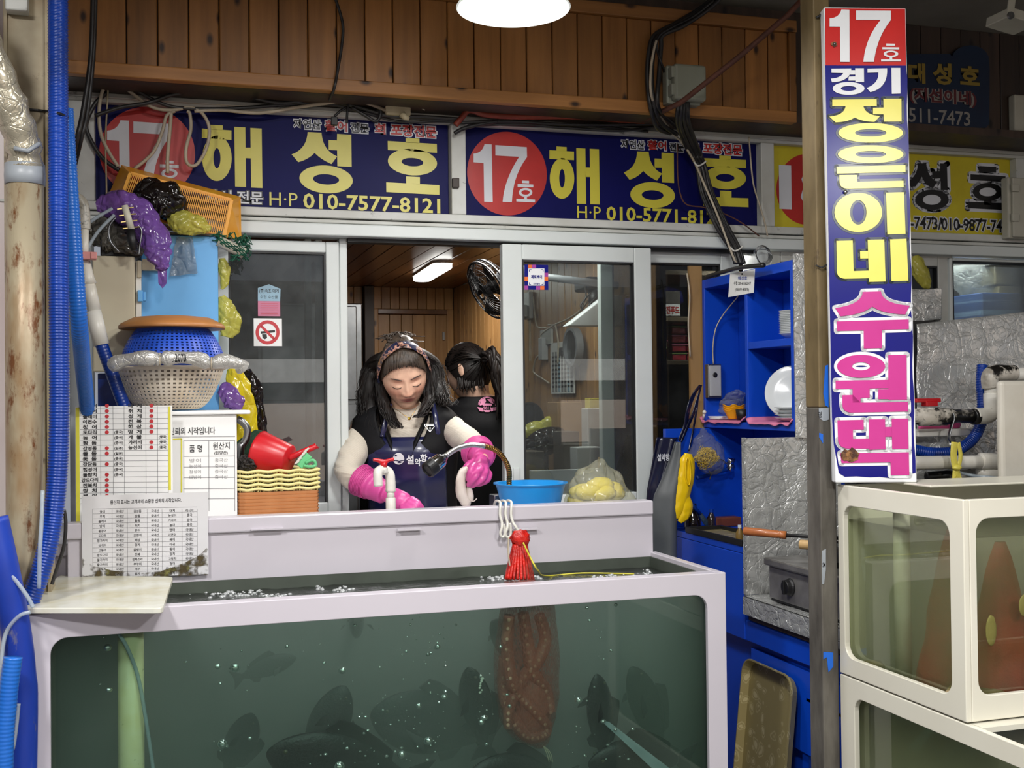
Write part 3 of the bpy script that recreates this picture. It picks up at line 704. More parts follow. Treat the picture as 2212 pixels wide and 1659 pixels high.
holed(MB(),(TX0,TZ0,TX1,TZ1),(hx0,TZ0+.06,hx1,hz1),.036,lambda u,w:V((u,TY0,w)),lambda u,w:V((u,TY0+.014,w))).build('front_frame',M['white_acrylic'],TK,bevel=.002)
MB().box(TX0+.002,TY0+.015,TZ0,TX1-.002,TY0+.021,TZ1-.005).build('glass_pane',M['tank_glass'],TK)
MB().box(TX0,TY0+.014,TZ0,TX0+.022,TY1,TZ1).build('side_panel',M['white_acrylic'],TK,bevel=.002)
MB().box(TX1-.022,TY0+.014,TZ0,TX1,TY1,TZ1).build('side_panel',M['white_acrylic'],TK,bevel=.002)
MB().box(TX0+.022,TY0+.022,TZ0,TX1-.022,TY1,TZ0+.015).build('bottom_panel',M['tank_in'],TK)
pz=P(700,1108,3.0).z
MB().box(-0.238,TY1-.012,TZ0,TX1-.014,TY1+.01,pz-.03).build('back_panel',M['white_acrylic'],TK,bevel=.002)
MB().box(-0.242,TY1-.022,P(700,1142,2.985).z,TX1-.016,TY1+.034,pz).build('splash_rail',M['white_acrylic'],TK,bevel=.004)
MB().box(TX0+.022,TY1-.018,TZ0+.015,TX1-.022,TY1-.0125,TZ1-.012).build('back_lining',M['tank_in'],TK)
for a in (TX0+.0225,TX1-.0275):MB().box(a,TY0+.022,TZ0+.015,a+.005,TY1-.019,TZ1-.012).build('side_lining',M['tank_in'],TK)
MB().box(TX0+.02,TY0+.012,TZ1-.012,TX1-.02,TY0+.045,TZ1-.001).build('rim_lip',M['white_acrylic'],TK,bevel=.002)
for a,b in ((542,612),(858,910),(1095,1162)):
 MB().box(P(a,1143,2.98).x,TY1-.030,P(a,1146,2.98).z,P(b,1143,2.98).x,TY1-.02,P(a,1143,2.98).z).build('clip',M['white_acrylic'],TK)
MB().box(TX0+.0,TY0+.05,0.0,TX1,TY1,TZ0-.001).build('stand',M['white_acrylic'],TK)
WZ=TZ1-.040
def wavy(x0,y0,x1,y1,z0,z1,nx,ny,amp):
 mb=MB();top=lambda u,v:V((x0+u*(x1-x0),y0+v*(y1-y0),z1+amp*(mnoise.noise(V((u*34,v*9,1)))+.5*mnoise.noise(V((u*80,v*22,4))))))
 mb.grid(top,nx,ny);n=nx*ny
 rim=[i*ny for i in range(nx)]+[(nx-1)*ny+j for j in range(1,ny)]+[i*ny+ny-1 for i in range(nx-2,-1,-1)]+[j for j in range(ny-2,0,-1)]
 o=len(mb.v);mb.v+=[(mb.v[i][0],mb.v[i][1],z0) for i in rim];L=len(rim)
 mb.f+=[(rim[i],o+i,o+(i+1) % L,rim[(i+1) % L]) for i in range(L)];mb.f.append(tuple(o+i for i in range(L)))
 return mb
wt=wavy(TX0+.0285,TY0+.0225,TX1-.0285,TY1-.0195,TZ0+.016,WZ,120,26,.0035).build('water',M['water'],smooth=True)
tag(wt,'murky green water filling the long white-framed front tank','water',kind='stuff')
# ---- lid board, drain pipe and air hose
M['lid']=mat('lid',(226,226,214),0.25,col2=(196,186,140),ns=7,nt=(.4,.75),dirt=(150,126,66),dirt_t=(.68,.76),dscale=16,trans=.15)
zl=TZ1+.004
lc=[PZ(46,1326,zl),PZ(352,1326,zl),PZ(374,1256,zl),PZ(128,1253,zl)]
def rcorner(c,r=.02,n=4):
 out=[]
 for i in range(4):
  p,a,b=c[i],(c[i-1]-c[i]).normalized(),(c[(i+1) % 4]-c[i]).normalized()
  for k in range(n+1):
   t=k/n;out.append((1-t)**2*(p+a*r)+2*t*(1-t)*p+t*t*(p+b*r))
 return out
lid=MB().prism(rcorner(lc),(0,0,.012)).build('tank_lid',M['lid'],bevel=.002)
tag(lid,'cloudy white plastic board lying over the left end of the front tank','lid')
M['pipe_yellow']=mat('pipe_yellow',(250,240,204),0.4,col2=(232,216,160),ns=8,dirt=(70,60,30),dirt_t=(.66,.7),dscale=70)
a=P(283,1500,2.638)
pp=MB().tube([V((a.x,2.638,TZ0+.02)),V((a.x,2.638,TZ1-.05))],.0275,24).build('drain_pipe',M['pipe_yellow'],smooth=True);tag(pp,'thick cream standpipe standing at the left inside the front tank','pipe')
M['clear_hose']=film('clear_hose',(205,216,224),.45,.12,8,.1)
hp=smoothpath([P(255,1368,2.608),P(275,1400,2.607),P(300,1470,2.607),P(322,1600,2.608),P(336,1700,2.612),P(350,1790,2.62)],6)
ah=MB().tube(hp,.0042,8).build('air_hose',M['clear_hose'],smooth=True);tag(ah,'thin clear air hose running down past the cream standpipe in the front tank','hose')
# ---- fish
M['fish_skin']=mat('fish_skin',(26,30,34),0.35,col2=(14,17,20),ns=14,bump=.5,bs=160,spec=.6)
M['fish_fin']=mat('fish_fin',(20,24,27),0.5)
M['fish_eye']=mat('fish_eye',(90,88,70),0.3)
def make_fish(name,label,head,tail,up,L=None,fat=.20,deep=.30):
 """fish from head to tail (world points); up is the direction of its back"""
 head,tail,up=V(head),V(tail),V(up);d=(tail-head);L=d.length;d.normalize();up=(up-d*up.dot(d)).normalized();sd=d.cross(up)
 f=lambda x,y,z:head+d*(x*L)+sd*(y*L)+up*(z*L)
 t=thing(name,label,'fish',tuple((head+tail)/2),'dark fish in the front tank')
 prof=[(0,.012,.02),(.03,.06,.10),(.10,.12,.20),(.22,.165,.29),(.38,.18,.33),(.55,.15,.28),(.70,.09,.18),(.80,.05,.10),(.85,.03,.075)]
 mb=MB();n=14;rows=[]
 for (x,w,h) in prof:
  rows.append(x)
  for k in range(n):
   a=2*pi*k/n;mb.v.append(tuple(f(x,fat/.36*w*sin(a)*.5*1.6*.7,deep/.66*h*cos(a)*(1 if cos(a)>0 else .9))))
 for i in range(len(prof)-1):
  for k in range(n):l=(k+1) % n;mb.f.append((i*n+k,i*n+l,(i+1)*n+l,(i+1)*n+k))
 mb.f.append(tuple(range(n-1,-1,-1)));mb.f.append(tuple((len(prof)-1)*n+k for k in range(n)))
 mb.build('body',M['fish_skin'],t,smooth=True,sub=1)
 def fin(nm,pts,th=.008):
  mb=MB();c=[f(x,th,z) for x,z in pts];e=[f(x,-th,z) for x,z in pts];N=len(pts)
  mb.add(c+e,[tuple(range(N)),tuple(range(2*N-1,N-1,-1))]+[(i,(i+1) % N,N+(i+1) % N,N+i) for i in range(N)]);mb.build(nm,M['fish_fin'],t)
 fin('tail_fin',[(.83,.04),(.90,.09),(1.0,.15),(.965,.05),(.96,0),(.965,-.05),(1.0,-.15),(.90,-.09),(.83,-.04)])
 s=deep/.66
 fin('dorsal_fin',[(.28,.31*s),(.34,.31*s+.075),(.42,.31*s+.07),(.52,.28*s+.06),(.62,.22*s+.06),(.72,.16*s+.05),(.74,.13*s)])
 fin('anal_fin',[(.58,-.22*s),(.62,-.22*s-.05),(.70,-.16*s-.055),(.74,-.12*s)])
 for sg in (-1,1):
  mb=MB();w=fat*.40
  mb.prism([f(.24,sg*w,-.03),f(.30,sg*(w+.06),-.10),(f(.38,sg*(w+.09),-.13)),f(.36,sg*(w+.05),-.05)],sd*(.006*L));mb.build('pectoral_fin',M['fish_fin'],t)
  MB().ball(f(.085,sg*fat*.24,.05),L*.012,10,6).build('eye',M['fish_eye'],t,smooth=True)
 return t
FW='dark grey fish '
for (lb,hd,hy,tl,ty,up,ft,dp) in (
 ('hanging nose up left of the octopus net in the front tank',(1012,1440),2.70,(1050,1640),2.78,(1,-.3,0),.22,.34),
 ('hanging nose up on its own at the right of the octopus net',(1288,1455),2.67,(1305,1665),2.72,(1,.2,0),.24,.32),
 ('pale and faint, nose up, farthest right in the front tank',(1362,1440),2.74,(1440,1640),2.80,(1,.1,.3),.22,.34),
 ('half hidden behind the top of the octopus net',(1062,1340),2.76,(1140,1450),2.86,(.3,-.2,1),.24,.36),
 ('the large one lying low at the bottom left of the front tank',(575,1625),2.66,(920,1690),2.74,(0,-.25,1),.22,.42),
 ('flank turned to the glass, left of the tank middle',(745,1480),2.72,(650,1690),2.76,(1,-.2,.4),.30,.44),
 ('the broad one behind the bubbles in the middle of the tank',(800,1540),2.76,(1075,1600),2.82,(0,-.1,1),.26,.50),
 ('pointing down at the left of the tank near the standpipe',(545,1540),2.72,(480,1690),2.80,(1,-.3,.2),.24,.42),
 ('resting on the bottom at the lower right, under the clear strip',(1270,1650),2.65,(1500,1640),2.74,(0,-.2,1),.26,.42),
 ('drifting dimly at the back above the left pair',(640,1420),2.84,(500,1470),2.86,(0,0,1),.2,.34),
 ('seen head-on just under the water surface',(765,1350),2.80,(780,1330),2.96,(0,0,1),.4,.6),
 ('lowest one, in the bottom corner below the octopus net',(1010,1675),2.66,(1240,1690),2.75,(0,-.2,1),.28,.46)):
 make_fish('fish',FW+lb,P(*hd,max(2.64,hy-.035)),P(*tl,max(2.655,ty-.035)),up,fat=ft,deep=dp)
# ---- octopus in a red net bag, hooks
M['red_net']=mat('red_net',(206,34,22),0.35,col2=(150,20,14),ns=30,bump=.6,bs=120)
t=NT('net_mesh');vec=t.coord((1,1,.35));t.b.inputs['Base Color'].default_value=rgb((172,84,70));t.b.inputs['Roughness'].default_value=.5
vo=t.n('ShaderNodeTexVoronoi',feature='DISTANCE_TO_EDGE');vo.inputs['Scale'].default_value=190;t.l(vec,vo.inputs['Vector'])
t.l(t.ramp(vo.outputs['Distance'],[(.10,(.5,.5,.5,1)),(.2,(.14,.14,.14,1))]),t.b.inputs['Alpha']);M['net_mesh']=t.m
NB=thing('net_bag','red net bag hanging from a white hook into the front tank','net bag',P(1125,1250,2.665))
def prof_tube(rows,yc,name,mt,par,fl=.8,nz=.06,n=28,seed=0):
 mb=MB();
 rings=[(P((a+b)/2,y,yc),(P(b,y,yc)-P(a,y,yc)).length/2) for (y,a,b) in rows]
 pts=smoothpath([r[0] for r in rings],4);rad=[]
 for i in range(len(rings)-1):
  for k in range(4):u=k/4;rad.append(rings[i][1]*(1-u)+rings[i+1][1]*u)
 rad.append(rings[-1][1]);N=len(pts)
 for i,p in enumerate(pts):
  for k in range(n):
   a=2*pi*k/n;rr=rad[i]*(1+nz*mnoise.noise(V((cos(a)*3,sin(a)*3,i*.35+seed))))
   mb.v.append((p.x+rr*cos(a),p.y+rr*fl*sin(a),p.z))
 for i in range(N-1):
  for k in range(n):l=(k+1) % n;mb.f.append((i*n+k,i*n+l,(i+1)*n+l,(i+1)*n+k))
 mb.f.append(tuple(range(n)));mb.f.append(tuple((N-1)*n+k for k in range(n-1,-1,-1)))
 return mb.build(name,mt,par,smooth=True)
yo=2.665
prof_tube([(1185,1112,1136),(1200,1108,1142),(1225,1098,1150),(1250,1092,1154),(1275,1086,1165),(1310,1082,1196),(1370,1074,1203),(1440,1068,1208),(1500,1072,1206),(1550,1082,1200),(1590,1108,1190),(1610,1150,1180),(1616,1160,1172)],yo,'mesh',M['net_mesh'],NB,.72,.05)
mb=MB();mb.ball(P(1123,1163,yo),(.024,.018,.021),24,16,lambda d:1+.28*mnoise.noise(d*3.4)+.12*mnoise.noise(d*8));mb.build('knot',M['red_net'],NB,smooth=True)
mb=MB()
for k in range(22):
 a=2*pi*k/22;x0=1123+13*cos(a);x1=1122+30*cos(a)
 p0,p1=P(x0,1176,yo+.008*sin(a)),P(x1,1252,yo+.028*sin(a));mb.tube(smoothpath([p0,(p0+p1)/2+V((0,0,.003)),p1],4),.0042,5)
o=mb.build('gathered_mesh',M['red_net'],NB,smooth=True);o['kind']='stuff'
M['yellow_string']=mat('yellow_string',(206,196,60),.5)
mb=MB().tube(smoothpath([P(1130,1172,yo-.03),P(1146,1205,yo-.035),P(1162,1232,yo-.035),V(PZ(1180,1244,WZ+.004)),V(PZ(1260,1238,WZ+.003)),V(PZ(1370,1240,WZ+.003))],6),.0022,6);mb.build('yellow_string',M['yellow_string'],NB,smooth=True)
mb=MB().tube(smoothpath([P(1099,1160,yo-.02),P(1098,1190,yo-.022),P(1101,1222,yo-.022)],5),.0022,6);mb.build('white_string',M['cable_white'],NB,smooth=True)
mb=MB()
for k in range(3):mb.tube(smoothpath([P(1172,1610,yo-.01),P(1180+k*4,1625,yo-.014),P(1186+k*4,1646,yo-.012)],4),.0013,5)
o=mb.build('loose_ends',M['cable_white'],NB,smooth=True);o['kind']='stuff'
M['octopus']=mat('octopus',(196,120,102),0.4,col2=(152,84,70),ns=18,bump=.4,bs=60,spec=.6)
M['sucker']=mat('sucker',(236,176,152),.4)
OC=thing('octopus','reddish octopus packed inside the red net bag in the front tank','octopus',P(1138,1600,yo))
mb=MB();mb.ball(P(1150,1520,yo+.005),(.047,.034,.085),24,16,lambda d:1+.12*mnoise.noise(d*2.3));mb.build('mantle',M['octopus'],OC,smooth=True)
arms=[[(1100,1330),(1095,1400),(1105,1470),(1122,1500),(1150,1530),(1185,1570)],[(1165,1330),(1178,1380),(1160,1430),(1125,1470),(1100,1530),(1098,1570)],[(1130,1325),(1140,1390),(1150,1450),(1180,1490),(1190,1540)],[(1110,1560),(1140,1590),(1175,1585),(1184,1560)],[(1090,1420),(1088,1480),(1100,1540),(1140,1580)]]
for i,ar in enumerate(arms):
 pts=smoothpath([P(x,y,yo-.028+.012*(j % 2)+.004*i) for j,(x,y) in enumerate(ar)],7);n=len(pts)
 am=MB().tube(pts,[.017-.008*abs(k/n-.35) for k in range(n)],12).build('arm',M['octopus'],OC,smooth=True)
 mb=MB()
 for k in range(1,n-1,2):
  mb.ball(pts[k]+V((.005*(-1)**k,-.0155,0)),(.0048,.0022,.0048),8,5)
 mb.build('suckers',M['sucker'],am,smooth=True)['kind']='stuff'
# S-hooks over the splash rail
M['hook']=mat('hook',(232,230,220),.25)
def s_hook(lb,x,w,dy,dn):
 zr=pz+.006;y0=TY1+.0;c=P(x,1078,TY1-.024)
 xo=c.x
 def q_(px,py,y):p=P(px,py,y);return V((p.x,y,p.z))
 pts=[V((xo,TY1+.040,pz-.02)),V((xo,TY1+.040,pz)),V((xo,TY1+.026,pz+.010)),V((xo,TY1+.004,pz+.013)),V((xo,TY1-.018,pz+.010)),q_(x-1,1092,TY1-.031),q_(x-2,1112,TY1-.033),q_(x+2,1128,TY1-.036)]+[q_(x+a,b,TY1-.040) for a,b in dn]
 h=MB().tube(smoothpath(pts,6),.0038,10).build('s_hook',M['hook'],smooth=True);return tag(h,lb,'hook','white hooks over the tank rail')
s_hook('leftmost of the three white S-hooks on the tank rail, empty',1082,0,0,[(2,1140),(-1,1150),(0,1157),(4,1160),(8,1155),(8,1140),(6,1132)])
s_hook('middle one of the three white S-hooks on the tank rail, empty',1094,0,0,[(2,1140),(-2,1152),(0,1159),(5,1161),(9,1155),(9,1138),(7,1130)])
s_hook('rightmost white S-hook on the tank rail, carrying the red net bag',1106,0,0,[(8,1138),(14,1148),(18,1158),(20,1168),(16,1176),(11,1172)])
CSP=MB();_a,_b=P(1306,1564,2.612),P(1450,1680,2.612);CSP.bar(_a,_b,.003,.030,(0,-1,0)) if False else CSP.prism([_a+V((-.010,0,.010)),_a+V((.012,0,.004)),_b+V((.018,0,.006)),_b+V((-.012,0,-.010))],(0,.002,0))
o=CSP.build('clear_strip',M['clear_hose']);tag(o,'clear plastic strip slanting across the lower right of the front tank','strip')
random.seed(19);mb=MB()
for k in range(7):_c=P(1040+random.uniform(-5,5),1466+k*5,2.609);mb.ball(_c,(random.uniform(.002,.005),.001,random.uniform(.002,.004)),7,5,lambda d:1+.4*mnoise.noise(d*3))
o=mb.build('white_shreds',M['hook']);tag(o,'white shreds drifting left of the octopus net','debris',kind='stuff')
# bubbles and foam, too many to count
M['bubble']=mat('bubble',(250,252,252),0.12,1.0,alpha=.9)
M['foam']=mat('foam',(240,244,244),.15,.4,alpha=.55)
random.seed(11);mb=MB()
def bub(px,py,y,r):r *= 1.3;mb.ball(P(px,py,y),(r,r*.7,r*random.uniform(.6,1)),10,7)
for (cx,cy,sx,sy,n) in ((930,1395,50,50,34),(880,1560,70,60,46),(1290,1390,18,60,16),(1290,1590,40,40,20),(700,1450,120,80,14),(480,1440,50,20,6),(820,1640,120,20,24),(480,1605,30,8,5),(1050,1560,30,60,8),(235,1400,10,70,4),(1250,1515,5,5,2)):
 for k in range(n):bub(random.gauss(cx,sx),random.gauss(cy,sy),random.uniform(2.6035,2.618),random.choice((.001,.0014,.0018,.0026,.004)))
for (x,y,r) in ((232,1399,.007),(235,1490,.006),(740,1448,.008),(508,1442,.009),(470,1440,.006),(1250,1513,.008),(960,1505,.007),(1046,1550,.008),(1040,1560,.006),(480,1607,.009),(905,1525,.006),(945,1397,.006),(1082,1397,.004),(1303,1558,.006),(925,1600,.009),(868,1630,.008),(733,1655,.010)):bub(x,y,2.612,r)
o=mb.build('bubbles',M['bubble'],smooth=True);tag(o,'silvery air bubbles rising through the murky front tank','bubbles',kind='stuff')
mb=MB()
for (cx,cy,sx,sy,n) in ((500,1283,40,4,60),(590,1288,25,4,40),(690,1272,6,3,14),(745,1273,12,4,26),(1080,1249,24,3,40),(1150,1247,18,2,20),(1395,1240,14,3,20),(1310,1245,18,2,20),(560,1276,8,2,8)):
 for k in range(n):
  p=PZ(random.gauss(cx,sx),random.gauss(cy,sy),WZ+.001);r=random.choice((.002,.003,.0045,.006))
  if TY0+.03<p.y<TY1-.03:mb.ball(p,(r,r,r*.6),8,6)
o=mb.build('foam',M['foam'],smooth=True);tag(o,'foam bubbles floating on the dark water of the front tank','foam',kind='stuff')
# ---- cream tanks on the right
def cream_tank(name,label,x0,x1,y0,y1,z0,z1,hl,hf,wz):
 t=thing(name,label,'tank',((x0+x1)/2,(y0+y1)/2,z0),'cream acrylic tanks on the right')
 holed(MB(),(y0,z0,y1,z1),hl,.032,lambda u,w:V((x0,u,w)),lambda u,w:V((x0+.014,u,w))).build('side_frame',M['cream_acrylic'],t,bevel=.002)
 holed(MB(),(x0+.0142,z0,x1,z1),hf,.032,lambda u,w:V((u,y0,w)),lambda u,w:V((u,y0+.014,w))).build('front_frame',M['cream_acrylic'],t,bevel=.002)
 MB().box(x0+.015,y0+.03,z0+.01,x0+.020,y1-.02,z1-.012).build('glass_pane',M['tank_glass2'],t)
 MB().box(x0+.03,y0+.015,z0+.01,x1-.02,y0+.020,z1-.012).build('glass_pane',M['tank_glass2'],t)
 MB().box(x0+.015,y1-.014,z0,x1,y1,z1).build('back_panel',M['cream_acrylic'],t,bevel=.002)
 MB().box(x1-.014,y0+.015,z0,x1,y1-.015,z1).build('end_panel',M['cream_acrylic'],t)
 MB().box(x0+.015,y0+.015,z0,x1-.015,y1-.015,z0+.012).build('bottom_panel',M['tank_in'],t)
 w=MB().box(x0+.021,y0+.021,z0+.013,x1-.0155,y1-.0155,wz).build('water',M['water2'])
 return t,w
KC=0.88;XCT=1.742*KC;YC0,YC1=2.19*KC,2.70*KC
def zk(z):return 1.45+(z-1.45)*KC
h=[PX(1826,1418,XCT),PX(1826,1092,XCT),PX(2056,1496,XCT)]
hf0=P(2111,1300,YC0).x;hfz1=P(2160,1118,YC0).z;hfz0=P(2160,1500,YC0).z
CT,w=cream_tank('fish_tank','upper cream tank under the vertical sign, with red nets and shells inside',XCT,2.60,YC0,YC1,zk(.698),zk(1.207),(h[2].y,h[0].z,h[0].y,h[1].z),(hf0,hfz0,2.52,hfz1),PX(1940,1143,XCT).z)
tag(w,'greenish water in the upper cream tank','water',kind='stuff')
h2=[PX(1845,1506,XCT),PX(1845,1800,XCT)]
CT2,w=cream_tank('fish_tank','lower cream tank with dark water, carrying the upper one',XCT,2.60,1.32,YC1,0.25,zk(.694),(1.39,.32,h2[0].y,h2[0].z),(1.61,.32,2.52,h2[0].z),zk(.655))
tag(w,'dark green water in the lower cream tank','water',kind='stuff')
MB().box(XCT+.008,1.37,0,2.59,YC1-.02,.249).build('stand',M['cream_acrylic'],CT2)
MB().box(XCT+.015,YC0-.03,zk(.682),2.585,YC1,zk(.694)).build('shelf_board',M['cream_acrylic'],CT2)
a=MB().box(P(1990,1085,2.24).x,YC1-.17,zk(1.2072),2.59,YC1,zk(1.213)).build('cover_board',M['cream_acrylic'],CT,bevel=.002)
wp=PX(1926,1300,1.80)
o=MB().tube([V((1.584,2.20,zk(.712))),V((1.584,2.20,zk(1.19)))],.0185,20).build('standpipe',M['white_pvc'],smooth=True);tag(o,'pale standpipe inside the upper cream tank','pipe')
M['red_bag_net']=mat('red_bag_net',(168,52,44),.6,col2=(120,32,28),ns=10,bump=.5,bs=120)
def cone_net(lb,top,base,r,y0):
 mb=MB();n=24;rows=12
 for i in range(rows):
  u=i/(rows-1);rr=.012+(r-.012)*u**.8;z=top.z+(base-top.z)*u
  for k in range(n):
   a=2*pi*k/n;q_=rr*(1+.12*mnoise.noise(V((cos(a)*2,sin(a)*2,u*4+r*9))))
   mb.v.append((top.x+q_*cos(a),top.y+.75*q_*sin(a),z))
 for i in range(rows-1):
  for k in range(n):l=(k+1) % n;mb.f.append((i*n+k,i*n+l,(i+1)*n+l,(i+1)*n+k))
 mb.f.append(tuple((rows-1)*n+k for k in range(n)))
 o=mb.build('net_bag',M['red_bag_net'],smooth=True);return tag(o,lb,'net bag','red nets in the upper cream tank')
cone_net('red net bag beside the standpipe in the upper cream tank',V((1.665,2.13,zk(1.11))),zk(.72),.09,0)
cone_net('red net bag behind the front pane at the right end of the upper cream tank',V((1.70,2.02,zk(1.09))),zk(.72),.09,0)
M['shell']=mat('shell',(150,132,100),.5,col2=(96,92,70),ns=26,bump=.8,bs=50)
random.seed(5)
def shell_fish(lb,p,s):
 o=MB().ball(p,(s*1.2,s,s*.55),14,9,lambda d:1+.22*mnoise.noise(d*2.2+V((s*400,0,0)))).build('scallop_shell',M['shell'],smooth=True);return tag(o,lb,'shell','shells on the tank floor')
shell_fish('large mottled shell by the side pane of the upper cream tank',V((1.584,1.99,zk(.737))),.040)
shell_fish('mottled shell in the front corner of the upper cream tank',V((1.63,1.976,zk(.734))),.032)
shell_fish('pale shell at the far end of the side pane of the upper cream tank',V((1.575,2.306,zk(.728))),.025)
shell_fish('mottled shell behind the front pane of the upper cream tank, farther right',V((1.725,1.976,zk(.738))),.037)
M['abalone']=mat('abalone',(206,186,130),.4,col2=(150,130,84))
def limpet(lb,px,py,w,hgt):
 c=P(px,py,YC0+.0235);s=pixsize(YC0,px)
 o=MB().ball(c,(w*s/2,.003,hgt*s/2),16,10,lambda d:1+.1*mnoise.noise(d*2)).build('abalone',M['abalone'],smooth=True);return tag(o,lb,'abalone','abalones clinging to the front pane')
limpet('abalone stuck inside the front pane, beside the left edge of the opening',2141,1362,24,56)
limpet('abalone stuck inside the front pane, at the right edge of the photo',2213,1308,24,40)
# ================================================================== left side: post, pipes, hoses, baskets, notices
ZC0=1.10
def stuffpart(o):o['kind']='stuff';return o
M['rusty_cream']=mat('rusty_cream',(168,156,128),0.55,col2=(120,96,64),ns=5,nt=(.4,.75),dirt=(66,42,26),dirt_t=(.58,.72),dscale=9,bump=.25,bs=40)
M['rusty_pipe']=mat('rusty_pipe',(164,153,128),0.42,metal=.2,col2=(128,96,58),ns=9,nt=(.45,.68),dirt=(104,64,34),dirt_t=(.54,.64),dscale=26,scale=(1,1,.4),bump=.2,bs=50)
M['blue_hose']=mat('blue_hose',(10,60,158),0.32,col2=(9,44,118),ns=7,dirt=(16,26,60),dirt_t=(.66,.78),dscale=12)
M['blue_hose_light']=mat('blue_hose_light',(34,106,196),0.3,col2=(26,96,190),ns=7,dirt=(30,50,70),dirt_t=(.68,.8),dscale=9)
M['blue_painted']=mat('blue_painted',(24,64,176),0.45,col2=(20,44,130),ns=6,dirt=(124,120,112),dirt_t=(.58,.68),dscale=9,scale=(1,1,.4))
M['wrap_foil']=foil('wrap_foil',(196,188,166),.25,22,.8)
M['tape']=mat('tape',(158,164,170),.4,col2=(140,146,152))
M['white_tile']=mat('white_tile',(216,206,204),.35,col2=(208,190,188),ns=1.5)
lp=MB().box(-1.9,3.02,0,P(28,800,3.02).x,3.05,2.6).build('wall_side',M['white_tile']);struct(lp)
MB().box(-1.9,3.0149,P(10,1140,3.02).z,P(28,800,3.02).x,3.0199,P(10,1146,3.02).z).build('joint',M['old_frame'],lp)
MB().box(-1.9,3.0149,P(10,430,3.02).z,P(28,800,3.02).x,3.0199,P(10,436,3.02).z).build('joint',M['old_frame'],lp)
a0,a1=P(19,600,2.78).x,P(100,600,2.78).x
SP=thing('steel_post','rusty cream-painted steel post at the left edge of the stall','post',((a0+a1)/2,2.8,0))
MB().box(a0,2.78,0,a1,2.786,zc).build('web',M['rusty_cream'],SP,bevel=.001)
MB().box(a1,2.772,0,a1+.008,2.86,zc).build('flange',M['rusty_cream'],SP,bevel=.001)
MB().box(a0-.008,2.772,0,a0,2.86,zc).build('flange',M['rusty_cream'],SP,bevel=.001)
jb=P(36,12,2.75);MB().box(P(12,0,2.75).x,2.74,P(30,24,2.75).z,P(60,0,2.75).x,2.779,P(30,-40,2.75).z).build('bracket',M['old_frame'],SP,bevel=.003)
MB().tube(smoothpath([P(58,236,2.77),P(100,240,2.765),P(125,244,2.63),P(147,252,2.66)],5),.0028,6).build('cable_tie',M['black'],SP)
# foil-wrapped drain pipe with rusty lower length
DP=thing('drain_pipe','fat rusty pipe with a foil-wrapped upper bend beside the steel post','pipe',V((P(55,900,2.68).x,2.68,0)))
path=smoothpath([P(-330,-420,2.52),P(-180,-170,2.56),P(-70,20,2.60),P(-20,130,2.62),P(26,240,2.64),P(50,310,2.665),P(55,370,2.68)],6)
MB().tube(path,[.036+.003*sin(i*1.7)+.0015*sin(i*3.9) for i in range(len(path))],28).build('foil_wrap',M['wrap_foil'],DP,smooth=True)
MB().lathe([(.036,0),(.0415,0),(.0425,.02),(.041,.045),(.036,.045)],V((P(54,400,2.68).x,2.68,P(54,400,2.68).z)),28).build('tape_band',M['tape'],DP,smooth=True)
b=P(54,392,2.68);MB().tube([b,V((P(55,800,2.68).x,2.68,P(55,800,2.68).z)),V((P(52,1100,2.68).x,2.68,P(52,1100,2.68).z)),V((P(48,1300,2.68).x,2.68,0))],[.0392,.0395,.037,.036],28).build('pipe',M['rusty_pipe'],DP,smooth=True)
MB().tube([P(30,320,2.63),P(60,326,2.63),P(85,310,2.64)],.005,8).build('binding',M['tape'],DP,smooth=True)
def ribbed(pts,r,pitch,amp,n=14):
 p=smoothpath(pts,14);d=[0]
 for i in range(1,len(p)):d.append(d[-1]+(p[i]-p[i-1]).length)
 N=int(d[-1]/pitch*4);out=[];j=0
 for k in range(N+1):
  s=d[-1]*k/N
  while j<len(d)-2 and d[j+1]<s:j+=1
  u=(s-d[j])/max(1e-9,d[j+1]-d[j]);out.append(p[j].lerp(p[j+1],u))
 return MB().tube(out,[r+amp*(1,.2,-1,.2)[k % 4] for k in range(N+1)],n)
o=ribbed([P(125,-20,2.66),P(126,300,2.65),P(127,600,2.65),P(128,900,2.645),P(122,1050,2.64),P(107,1160,2.635),P(86,1240,2.63),P(64,1300,2.63),P(54,1350,2.63)],.0205,.0066,.0012).build('ribbed_hose',M['blue_hose'],smooth=True)
tag(o,'dark blue ribbed hose running from the ceiling down beside the steel post','hose')
o=ribbed([P(140,235,2.74),P(150,400,2.75),P(161,560,2.76),P(171,700,2.78),P(180,800,2.95),P(188,880,3.12),P(194,960,3.19),V((P(196,1000,3.2).x,3.2,ZC0))],.0185,.0075,.0008).build('ribbed_hose',M['blue_hose_light'],smooth=True)
tag(o,'lighter blue ribbed hose hanging just right of the dark blue one','hose')
o=MB().tube(smoothpath([P(-16,1120,2.52),P(6,1220,2.52),P(30,1340,2.53),P(44,1450,2.54),P(48,1600,2.55),V((P(48,1600,2.55).x-.02,2.55,.0))],6),.030,22).build('bent_pipe',M['blue_painted'],smooth=True)
tag(o,'blue-painted worn pipe at the lower left, leaning against the front tank','pipe')
o=ribbed([P(28,1420,2.46),P(16,1520,2.46),P(8,1700,2.46),V((P(8,1700,2.46).x,2.46,.02))],.018,.008,.0004).build('blue_hose',M['blue_hose_light'],smooth=True)
tag(o,'smooth mid-blue hose in the lower left corner of the photo','hose')
